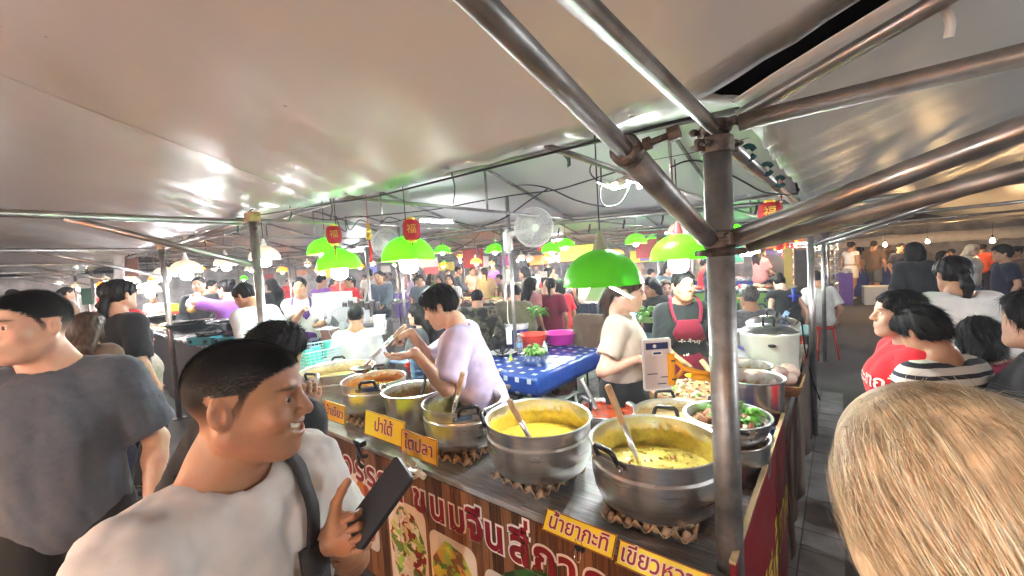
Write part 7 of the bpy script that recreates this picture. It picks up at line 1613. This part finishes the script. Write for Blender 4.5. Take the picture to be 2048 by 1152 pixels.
pbr('green_sign', (.02,.16,.08), .5); gs = thing('menu_board', 'green and white menu stand far down the left aisle', 'sign', PD(175,592,9.5)); box('board', (0,0,0), (.28,.03,.40), M['green_sign'], gs, .004, (0,0,.7)); box('card', (-.01,-.02,.30), (.26,.02,.24), M['white_plastic'], gs, .003, (0,0,.7)); tube_obj('post', [(0,0,-.2),(0,0,-1.3)], .02, M['galv'], gs, n=6)
cs = thing('hanging_sheet', 'white crumpled sheet hanging beside a brown board over the woks', 'cloth', PD(236,532,6.5)); V = []; Fc = []
for i in range(13):
    for j in range(11): u, v = i/12, j/10; V.append(((u-.5)*.30*(1-.3*sin(3*v)), .05*sin(u*9+v*3), -.8*v+.3))
for i in range(12):
    for j in range(10): Fc.append((i*11+j, i*11+j+1, (i+1)*11+j+1, (i+1)*11+j))
o = mesh_obj('sheet', V, Fc, M['bag_white'], cs, True); o.modifiers.new('t','SOLIDIFY').thickness = .004; o.rotation_euler = (0,0,.6)
bb_ = thing('menu_board', 'brown hanging board next to the white sheet at the wok stall', 'sign', PD(262,528,6.6)); pbr('brown_board', (.22,.10,.07), .6, var=.2); box('board', (0,0,0), (.24,.02,.40), M['brown_board'], bb_, .003, (0,0,.6)); tube_obj('cord', [(0,0,.2),(0,0,.45)], .004, M['white_string'], bb_, n=5)
# ------------------------------------------------------------------ middle ground: counters, boxes, tables
pbr('foam_white', (.60,.61,.62), .6, var=.06); pbr('table_teal', (.16,.28,.28), .4, var=.1); pbr('green_banner', (.09,.20,.03), .45, var=.25, vs=4); pbr('ink_navy', (.02,.02,.06), .5, var=0); pbr('purple_cloth', (.10,.05,.28), .6, var=.2)
def crate_box(label, c, s, mat, rz=0, g=None, lid=True):
    t = thing('storage_box', label, 'box', c, rz, g); box('box_body', (0,0,s[2]*.45), (s[0],s[1],s[2]*.9), M[mat], t, .012, None, 2)
    if lid: box('lid', (0,0,s[2]*.95), (s[0]*1.03,s[1]*1.03,s[2]*.12), M[mat], t, .01, None, 2)
k0 = PD(660,640,6.2); ct2 = thing('stall_table', 'grey drinks counter behind the waitress', 'stall table', (k0[0],k0[1]+.3,0), .0); box('table_top', (0,0,.98), (1.6,.7,.04), M['stainless'], ct2, .004); box('front_panel', (0,-.33,.48), (1.56,.02,.94), M['khaki'] if False else M['brown_board'], ct2)
for a in (-.7,.7): box('leg', (a,0,.48), (.05,.6,.96), M['galv'], ct2)
crate_box('large white foam box on the drinks counter', (k0[0]-.25,k0[1]+.2,1.0), (.62,.42,.34), 'foam_white', .2); crate_box('lower white foam box on the drinks counter', (k0[0]+.35,k0[1]+.1,1.0), (.5,.40,.24), 'foam_white', .1); crate_box('flat white box stacked on the foam box', (k0[0]-.25,k0[1]+.2,1.345), (.5,.36,.10), 'white_plastic', .25)
lattice_box('plastic_crate', 'upper red lattice crate in front of the drinks counter', 'crate', (*PD(635,690,5.4)[:2],.33), .38, .38, .30, 'red_plastic', .3, 8, 4); lattice_box('plastic_crate', 'lower red lattice crate standing on the ground near the drinks counter', 'crate', (*PD(635,690,5.4)[:2],.01), .38, .38, .30, 'red_plastic', .25, 8, 4)
t = thing('cup', 'tall white plastic cup with straw on a round tray', 'cup', PD(642,630,5.2)); lathe('cup_body', [(0,-.07),(.028,-.07),(.042,.07),(.044,.075)], M['white_plastic'], t, 18); tube_obj('straw', [(0,0,.0),(.01,0,.14)], .004, M['white_plastic'], t, n=5)
pf = thing('pedestal_fan', 'round grey pedestal fan behind the seated white shirt man', 'fan', (*PD(690,660,5.3)[:2],0), VY(170)); fan_head(pf, .24, (0,0,1.05), 'fan_grey', 'fan_blade', 40, 5, tilt=.05); tube_obj('stand', [(0,-.06,0),(0,-.06,1.0)], .018, M['fan_white'], pf, n=8); lathe('base', [(0,.0),(.2,.0),(.2,.02),(0,.04)], M['fan_white'], pf, 24)
# cans and bottles behind the seated man
for k in range(7):
    p = PD(690+k*11, 612-(k%2)*4, 5.9); t = thing('jar', 'small dark jar in the row on the counter behind the lavender tee man', 'jar', p, 0, 'dark jars on the drinks counter'); lathe('jar_body', [(0,-.05),(.035,-.05),(.037,.035),(.03,.045)], M['dark_front'], t, 14); lathe('lid', [(.032,.043),(.033,.06),(0,.062)], M['stainless'], t, 14)
t = thing('pitcher', 'clear plastic pitcher on the diners table left of the lavender tee man', 'pitcher', PD(760,650,4.1)); lathe('pitcher_body', [(0,-.09),(.055,-.09),(.06,.09),(.064,.10)], M['bag_white'], t, 22); tube_obj('handle', [(.06,0,.07),(.10,0,.05),(.10,0,-.03),(.06,0,-.05)], .008, M['bag_white'], t, n=6)
def dining(label, c, sx, sy, rz, mat='table_teal', h=.74):
    t = thing('dining_table', label, 'table', c, rz); box('table_top', (0,0,h-.012), (sx,sy,.025), M[mat], t, .005)
    for a in (-1,1):
        for b in (-1,1): tube_obj('leg', [(a*(sx/2-.05),b*(sy/2-.05),0),(a*(sx/2-.05),b*(sy/2-.05),h-.02)], .016, M['dark_metal'], t, n=6)
    return t
dining('teal dining table between the beige tee woman and the apron woman', (-1.55,5.0,0), 1.5, .75, .1); dining('steel dining table in front of the olive hoodie', (-2.35,4.95,0), .9, .75, .0, 'stainless'); dining('dining table behind the lavender tee man', (-3.7,2.95,0), .9, .7, .2, 'plate_blue'); dining('dining table of the girls at the back', (-2.6,6.6,0), 1.3, .7, .1, 'plate_blue'); dining('grey dining table before the grey tee man', (-.85,5.85,0), 1.2, .7, 0, 'table_teal')
rt_ = thing('food_tray', 'flat red tray of raw food on the steel dining table', 'tray', (-2.28,4.9,.745)); box('tray_base', (0,0,.012), (.55,.36,.02), M['red_plastic'], rt_, .006); 
for a in (-1,1): box('tray_rim', (0,a*.18,.03), (.57,.012,.03), M['red_plastic'], rt_, .003); box('tray_rim', (a*.278,0,.032), (.012,.35,.03), M['red_plastic'], rt_, .003)
leaf_pile(rt_, (0,0,.025), .15, 40, 'food_white', .07, 2, 'sliced_food', .3)
gp = thing('herb_pile', 'heap of dark green herbs by the red tray', 'vegetables', PD(1075,622,5.4)); leaf_pile(gp, (0,0,-.05), .09, 50, 'veg_green', .09, 5, 'herbs', .8)
gl = thing('lettuce_basket', 'basket of green lettuce behind the bearded man\'s table', 'vegetables', PD(1300,628,5.0)); leaf_pile(gl, (0,0,-.05), .13, 70, 'veg_green', .11, 6, 'lettuce', .9); lathe('basket', [(0,-.09),(.14,-.09),(.17,-.02)], M['veg_stem'], gl, 20)
for k, (px, py, d) in enumerate(((1415,640,4.6),(1310,612,5.2))):
    t = thing('water_bottle', ['clear water bottle on the table beside the corner post','clear water bottle by the lettuce'][k], 'bottle', PD(px,py,d)); lathe('bottle_body', [(0,-.10),(.03,-.10),(.032,.03),(.012,.075),(.012,.09)], M['clear_plastic'], t, 16); lathe('label', [(.0325,-.04),(.033,-.038),(.033,.0),(.0325,.002)], M['plate_blue'], t, 16); lathe('cap', [(.013,.088),(.013,.105),(0,.106)], M['white_plastic'], t, 10)
# jacket and bag on a chair in front of the steel table
ch = thing('chair_jacket', 'brown jacket hung over a chair behind the large green lamp', 'jacket', PD(1182,640,4.7)*np.array((1,1,0))); F = Field(A3(-.4,-.3,.2), A3(.4,.3,1.4), .018); F.put(cone((-.13,0,1.02),(.13,0,1.02),.06,.06), .04); F.put(cone((-.15,0,.98),(-.15,-.02,.50),.07,.085), .06); F.put(cone((.15,0,.98),(.15,-.02,.50),.07,.085), .06); F.put(cone((0,0,.98),(0,-.02,.48),.07,.09), .06); F.bump(folds(4,.012)); F.half(A3(0,0,.50), A3(0,0,-1)); V, Q = F.mesh(); grid_obj('jacket', V, Q, M['brown_cloth_p'], ch)
for a in (-1,1):
    for b in (-1,1): tube_obj('chair_leg', [(a*.17,b*.16,.66),(a*.19,b*.19,0)], .012, M['dark_metal'], ch, n=6)
# green banner stall and purple fridge behind the right tables
gbn = thing('stall_table', 'meat stall with green banner behind the grey tee man', 'stall table', (-2.25,8.9,0)); box('table_top', (0,0,.98), (3.2,.9,.03), M['stainless'], gbn, .003); box('front_banner', (0,-.46,.66), (3.2,.015,.55), M['green_banner'], gbn); box('front_panel', (0,-.44,.2), (3.1,.015,.38), M['dark_front'], gbn)
text_obj('lettering', 'ท่าไม้ไก่', .34, M['ink_navy'], gbn, (.75,-.472,.66), (pi/2,0,0), .001, .004)
for a in (-1.5,1.5): box('leg', (a,.3,.48), (.05,.05,.96), M['galv'], gbn)
rs = np.random.RandomState(12); meats = []
for k in range(4):
    bm = bmesh.new(); bmesh.ops.create_icosphere(bm, subdivisions=2, radius=1)
    for v in bm.verts: v.co *= 1+.2*sin(v.co.x*4+k)+.15*sin(v.co.y*6+k*2)
    me = bpy.data.meshes.new('meat_pile'); bm.to_mesh(me); bm.free(); me.polygons.foreach_set('use_smooth',[True]*len(me.polygons)); me.materials.append(M[['coral_plastic','meat','food_white','curry_orange'][k]]); meats.append(me)
for k in range(44):
    o = bpy.data.objects.new('meat_piece', meats[rs.randint(4)]); COL.objects.link(o); o.parent = gbn; o.location = (rs.uniform(-1.5,1.5), rs.uniform(-.38,.2), 1.01+.03*rs.uniform()); o.scale = (rs.uniform(.05,.12),rs.uniform(.04,.09),rs.uniform(.025,.05)); o.rotation_euler = (0,0,rs.uniform(0,3))
pf2 = thing('drinks_fridge', 'blue and orange upright drinks fridge behind the meat stall', 'fridge', (*PD(1548,545,11)[:2],0), .1); pbr('fridge_blue', (.03,.05,.40), .4, var=.2); pbr('fridge_orange', (.75,.22,.02), .4); box('cabinet', (0,0,.85), (.62,.6,1.7), M['fridge_blue'], pf2, .02); box('top_sign', (0,-.02,1.86), (.60,.5,.30), M['fridge_orange'], pf2, .02); box('door', (.02,-.31,.85), (.5,.02,1.4), M['glass'], pf2, .01)
for k in range(4): box('shelf', (0,-.1,.35+k*.35), (.5,.3,.015), M['white_plastic'], pf2)
pbr('red_sign', (.45,.02,.02), .5); rl = thing('hanging_decoration', 'cluster of red paper decorations above the blue fridge', 'decoration', PD(1572,492,9.5))
for k in range(5): lathe('paper_ball', [(0,.11),(.06,.09),(.09,.03),(.09,-.03),(.06,-.09),(0,-.11)], M['lantern_red'], rl, 14, (.12*sin(k*2.3),.1*cos(k*1.7),.13*(k-2)*.8))
dc = thing('display_cabinet', 'lit glass display cabinet of packed snacks at the right back', 'cabinet', (*PD(1628,560,9.0)[:2],0), -.1); box('base', (0,0,.45), (.8,.5,.9), M['stainless'], dc, .01)
for k in range(5):
    box('shelf', (0,0,.93+k*.17), (.78,.46,.012), M['white_plastic'], dc)
    for q in range(5): bag_blob('snack_pack', dc, (-.30+q*.15,-.12,.985+k*.17), .045, 'food_white' if (q+k)%3 else 'soup_yellow', q+k, (1.2,1,.9))
for a in (-.39,.39):
    for b in (-.23,.23): box('frame', (a,b,1.35), (.02,.02,.9), M['stainless'], dc)
box('cornice', (0,0,1.81), (.82,.5,.03), M['white_plastic'], dc, .004); box('strip_light', (0,-.1,1.785), (.6,.04,.015), M['tube'], dc)
wd = thing('wooden_column', 'yellow painted board and dark red cabinet beside the fridge', 'cabinet', (*PD(1592,560,8.0)[:2],0), .1); pbr('board_yellow', (.50,.36,.08), .5); box('board', (-.12,0,.85), (.14,.03,1.7), M['board_yellow'], wd, .004); box('cabinet_side', (.12,.05,.85), (.30,.3,1.7), M['brown_board'], wd, .004); box('cabinet_door', (.12,-.105,.9), (.27,.012,1.5), M['dark_front'], wd, .003)
# red and white signs hanging in the far hall
for k, (px, py, d, w, h, m, s, lab) in enumerate(((1100,493,10,.62,.20,'red_sign','ขนมจีนลานนา','dark red hanging shop sign behind the wall fan'), (1121,508,11,.14,.22,'white_plastic',None,'left small white notice hanging near the fan'), (1147,505,11,.14,.22,'white_plastic',None,'right small white notice hanging near the fan'), (960,532,12,.3,.2,'white_plastic',None,'white notice at the back of the hall'), (1475,515,9.5,.25,.3,'ink_pink',None,'pale pink menu sheet behind the corner post'), (1615,497,10,.4,.22,'white_plastic',None,'white sign over the display cabinet'), (1087,549,6.6,.12,.10,'ink_pink',None,'small pink price card on the girls table'))):
    t = thing('hanging_sign', lab, 'sign', PD(px,py,d), VY(0)); box('panel', (0,0,0), (w,.012,h), M[m], t, .002)
    if s: text_obj('lettering', s, h*.5, M['ink_pink'] if m == 'red_sign' else M['ink_red'], t, (0,-.0085,0), (pi/2,0,0), .0008, 0)
    tube_obj('cord', [(0,0,h/2),(0,0,h/2+.3)], .004, M['white_string'], t, n=4)
# ------------------------------------------------------------------ far rows of stalls
labs = ['behind the girls', 'left of the girls', 'under the far green lamps', 'behind the camouflage jacket', 'beyond the drinks counter', 'at the back left', 'under the orange lamps', 'in the middle of the hall', 'behind the fan pole', 'at the far back', 'in the last row left', 'in the last row centre', 'in the last row right', 'at the back wall left', 'at the back wall centre', 'at the back wall right']
spots = [(-3.3,9.6),(-6.2,9.4),(-9.0,9.0),(-6.6,6.8),(-9.8,6.2),(-12.6,6.6),(-12,9.6),(-4.8,12.6),(-7.8,12.4),(-11,12.8),(-14.5,12),(-2.2,12.8),(-.9,15.2),(-5.5,15.6),(-9,15.8),(-15.5,8.2)]
cl_ = ['purple_cloth','red_sign','brown_board','dark_front','green_banner','blue_plastic']
for k, (x, y) in enumerate(spots):
    tray_table('food stall table '+labs[k], (x,y,0), 2.3, .8, .95, 0, n=5, foods=('curry_orange','food_white','curry_red','veg_green','curry_brown'), cloth_=cl_[k%6])
# right aisle stalls
tray_table('stall with deep blue cloth front at the far right', (1.6,17.6,0), 3.6, .8, .95, 0, n=6, foods=('food_white','curry_brown'), cloth_='blue_plastic')
tray_table('food stall on the far side of the right aisle', (3.0,12.0,0), 3.0, .9, .90, pi/2, n=5, foods=('food_white','curry_orange'), cloth_='beige_sheet')
crate_box('pale foam box on the ground by the far blue stall', (.9,15.2,0), (.9,.5,.5), 'foam_white', .1); crate_box('cream foam box beside the person in black', (*PD(1830,575,7.0)[:2],.45), (.5,.4,.42), 'cream_plastic', .2, lid=False); crate_box('wooden crate stacked under the cream box', (*PD(1830,575,7.0)[:2],0), (.55,.45,.44), 'wood_board', .2, lid=False)
ub = thing('shop_awning', 'pale printed awning along the far right stalls', 'awning', PD(1850,476,13)); pbr('awning', (.55,.50,.46), .6, var=.1); V = [];Fc = []
for i in range(25): V += [(-2.4+i*.2,0,.16+.02*sin(i)),(-2.4+i*.2,-.12+.02*sin(i*1.7),-.16+.015*sin(i*2.3))]
for i in range(24): Fc.append((2*i,2*i+1,2*i+3,2*i+2))
o = mesh_obj('awning_sheet', V, Fc, M['awning'], ub, True); o.modifiers.new('t','SOLIDIFY').thickness = .006; o.rotation_euler = (0,0,-.15)
bw = thing('back_wall', 'dark board wall closing the back of the market', 'wall', (0,0,0)); pbr('wall_dark', (.42,.39,.37), .8, var=.4, vs=3); box('wall_panel', (-10,20.2,1.2), (32,.1,2.4), M['wall_dark'], bw); box('wall_panel', (-24.5,8,1.2), (.1,24,2.4), M['wall_dark'], bw); box('wall_panel', (9.0,9,1.2), (.1,22,2.4), M['wall_dark'], bw)
# ------------------------------------------------------------------ far people: a few figures, copied with their own clothes
protos = []
for k, (sx, hk, slv, seat) in enumerate((('m','short',.6,None),('f','long',.6,None),('f','pony',.6,None),('m','short',1.7,None),('f','bun',.4,None))):
    p = Person('tmp%d' % k, (0,-40,0), 0, sex=sx, h=1.60+.03*k, res=.026, hres=.015, face=True, hands=[{'p': (-.15,.32,.98),'local':True},{'p': (.16,.30,.96),'local':True}] if k%2 else None)
    p.shirt(M['slate'], slv, -.12, .02, seed=k); p.trousers(M['navy']); p.hair(M['hair_black'], hk); protos.append(p.root)
shirts = ['tee_white','tee_red','slate','dusty_pink','khaki','tee_black','purple','olive','shirt_vert','cream_blouse','orange_cloth','tee_lavender','navy','brown_cloth_p']
words = dict(tee_white='white',tee_red='red',slate='slate blue',dusty_pink='dusty pink',khaki='khaki',tee_black='black',purple='purple',olive='olive',shirt_vert='striped grey',cream_blouse='cream',orange_cloth='orange',tee_lavender='lavender',navy='navy',brown_cloth_p='brown')
fp = [(900,560,8.0,1,8,'behind the lavender tee man'),(970,548,9.5,2,4,'left of the fan pole'),(1000,555,10.5,0,13,'by the far left lamps'),(915,545,12,3,2,'among the far food tables'),(945,548,13,4,9,'under the orange lamps'),(1065,540,12,1,0,'far behind the wall fan'),(1095,545,11,0,1,'below the red hanging sign'),(1170,540,10,2,0,'behind the far white lamps'),(1210,545,9.5,3,5,'left of the large green lamp'),(1245,550,8.5,4,3,'behind the large green lamp'),(1300,545,9.5,0,11,'between the two right green lamps'),(1160,555,9,1,12,'near the far ponytail girl'),(640,560,8.5,0,6,'behind the left green lamp'),(700,565,9.0,2,1,'beyond the foam boxes'),(760,560,8.5,3,2,'between the two left lamps'),(740,555,11,4,0,'deep behind the lucky charm'),(545,570,8.0,1,5,'behind the grey post'),(420,572,7.5,0,12,'behind the wok table'),(400,578,6.6,3,5,'bent beside the woks'),(130,590,8.5,2,13,'far down the left aisle'),(60,592,10,0,5,'in the dark of the left aisle'),(95,590,12,1,3,'under the far left lamps'),(25,600,7.5,3,12,'at the left edge in the aisle'),(150,588,14,4,0,'at the end of the left aisle'),(1520,505,10.2,1,3,'beside the blue fridge'),(1445,515,11,0,10,'behind the corner post'),(1720,497,15,1,0,'behind the walking woman'),(1775,495,14,3,13,'beside the left warm bulb'),(1800,498,11,2,12,'left of the black topped person'),(1905,503,12,0,5,'under the middle warm bulb'),(2035,512,7.5,4,13,'at the right edge by the warm bulb'),(1965,500,11,3,10,'behind the white blouse'),(840,560,10,0,2,'right of the left lamps'),(860,555,12.5,1,7,'behind the small far green lamp')]
order = ['hair','shirt']
for i, (px, py, d, k, si, where) in enumerate(fp):
    c = PD(px, py, d); o = copy_tree(protos[k]); s = c[2]/1.51; s = min(max(s, .86), 1.12)
    o.location = (c[0], c[1], 0); o.rotation_euler = (0,0,VY([170,20,80,-80,200,-30,140][i%7])); o.scale = (s,s,s)
    sh = shirts[si]; o['label'] = 'distant market visitor in %s top %s' % (words[sh], where); o['category'] = 'person'
    for ch in o.children:
        if ch.name.startswith('shirt'): ch.material_slots[0].link = 'OBJECT'; ch.material_slots[0].material = M[sh]
rs = np.random.RandomState(33); rowname = ['third', 'fourth', 'fifth', 'sixth', 'seventh']
for i in range(46):
    y = 7.2+(i%5)*2.6+rs.uniform(-.5,.5); x = -1.6-rs.uniform(0,16)-(i%5)*.4; k = rs.randint(5); sh = shirts[rs.randint(len(shirts))]; o = copy_tree(protos[k]); s = rs.uniform(.93,1.06)
    o.location = (x,y,0); o.rotation_euler = (0,0,rs.uniform(0,6.3)); o.scale = (s,s,s); o['label'] = 'far off visitor in %s top in the %s row of the hall' % (words[sh], rowname[i%5]); o['category'] = 'person'; o['group'] = 'far visitors, %s top, %s row' % (words[sh], rowname[i%5])
    for ch in o.children:
        if ch.name.startswith('shirt'): ch.material_slots[0].link = 'OBJECT'; ch.material_slots[0].material = M[sh]
for i in range(16):
    x = -5.5-i*1.15; y = (2.4,-2.0)[i%2]+rs.uniform(-.3,.3); k = rs.randint(5); sh = shirts[rs.randint(len(shirts))]; o = copy_tree(protos[k]); s = rs.uniform(.93,1.05)
    if x > -8 and y > 0: y = 2.9
    o.location = (x-2,y if i%3 else rs.uniform(-.9,.6),0); o.rotation_euler = (0,0,rs.uniform(0,6.3)); o.scale = (s,s,s); o['label'] = 'visitor in %s top far along the left aisle' % words[sh]; o['category'] = 'person'; o['group'] = 'left aisle visitors, %s top' % words[sh]
    for ch in o.children:
        if ch.name.startswith('shirt'): ch.material_slots[0].link = 'OBJECT'; ch.material_slots[0].material = M[sh]
pn_cols = ['red_sign','sign_yellow','white_plastic','fridge_blue','fridge_orange','green_sign','pink_plastic','purple_cloth','ink_pink']
pn_words = ['red','yellow','white','blue','orange','green','pink','purple','pale']
for i in range(40):
    y = (7.6,10.6,13.7,16.6,19.6)[i%5]; x = -1.2-(i//5)*2.5-rs.uniform(0,1.6); w_, h_ = rs.uniform(.3,1.1), rs.uniform(.22,.5); ci = rs.randint(9)
    t = thing('hanging_sign', '%s %s board hanging over the %s stall row, %s' % ('wide' if w_ > .7 else 'narrow', pn_words[ci], rowname[i%5], ('right end','right of centre','centre right','centre','centre left','left of centre','left end','far left end')[i//5]), 'sign', (x,y,rs.uniform(1.72,1.95)), rs.uniform(-.3,.3), 'boards over the %s row, %s' % (rowname[i%5], pn_words[ci])); box('panel', (0,0,0), (w_,.015,h_), M[pn_cols[ci]], t, .003)
    for e in (-1,1): tube_obj('cord', [(e*w_*.4,0,h_/2),(e*w_*.4,0,h_/2+.28)], .004, M['white_string'], t, n=4)
for r in protos:
    for ch in list(r.children): bpy.data.objects.remove(ch)
    bpy.data.objects.remove(r)
# ------------------------------------------------------------------ the stalls across the aisle, behind the photographer: their lamps light the near people
tray_table('snack stall across the aisle opposite the curry counter', (-1.8,-2.15,0), 3.4, .8, .90, pi, n=6, foods=('food_white','curry_orange'))
tray_table('second snack stall across the aisle, nearer the corner', (2.3,-2.15,0), 3.0, .8, .90, pi, n=6, foods=('food_white','curry_orange'))
L_near = lamp_proto('shade_orange', .34, 'led', 'warm_lamp'); 
for x, y, z, lab in ((-3.6,-1.9,1.50,'orange shaded lamp over the opposite snack stall, far end'), (-2.2,-1.9,1.45,'orange shaded lamp over the opposite snack stall, middle'), (-.5,-1.9,1.50,'orange shaded lamp over the opposite snack stall, near end'), (1.7,-1.9,1.50,'orange shaded lamp over the second snack stall'), (-5.6,-1.9,1.5,'orange shaded lamp over the aisle food table')):
    drop(L_near, (x,y,z), lab, .5, 'orange shaded lamps of the opposite stalls')
for x, y, z, lab in ((-1.3,-2.5,1.95,'white dome lamp at the back of the opposite stall'), (1.0,-2.4,1.95,'white dome lamp at the back of the second snack stall'), (2.4,2.2,1.95,'white dome lamp on the far side of the right aisle'), (2.6,5.6,1.95,'white dome lamp further up the right aisle'), (-4.6,-2.4,1.95,'white dome lamp at the opposite food table')):
    drop(L_opp if 'L_opp' in globals() else globals().setdefault('L_opp', lamp_proto('shade_white', .36, 'led', 'led_opp', 'white_plastic')), (x,y,z), lab, .4, 'white dome lamps of the opposite stalls')
# ------------------------------------------------------------------ thin bluish haze volume, added for a glow around the lamps
hz = bpy.data.materials.new('haze'); hz.use_nodes = True; nt = hz.node_tree; nt.nodes.clear(); pvn = node(nt,'ShaderNodeVolumePrincipled'); pvn.inputs['Color'].default_value = (.82,.85,.95,1); pvn.inputs['Density'].default_value = .006; pvn.inputs['Anisotropy'].default_value = .55; on = node(nt,'ShaderNodeOutputMaterial'); nt.links.new(pvn.outputs[0], on.inputs['Volume'])
hb = box('haze', (0,0,1.35), (96,96,5.3), hz); tag(hb, kind='stuff')
cy.volume_bounces = 0
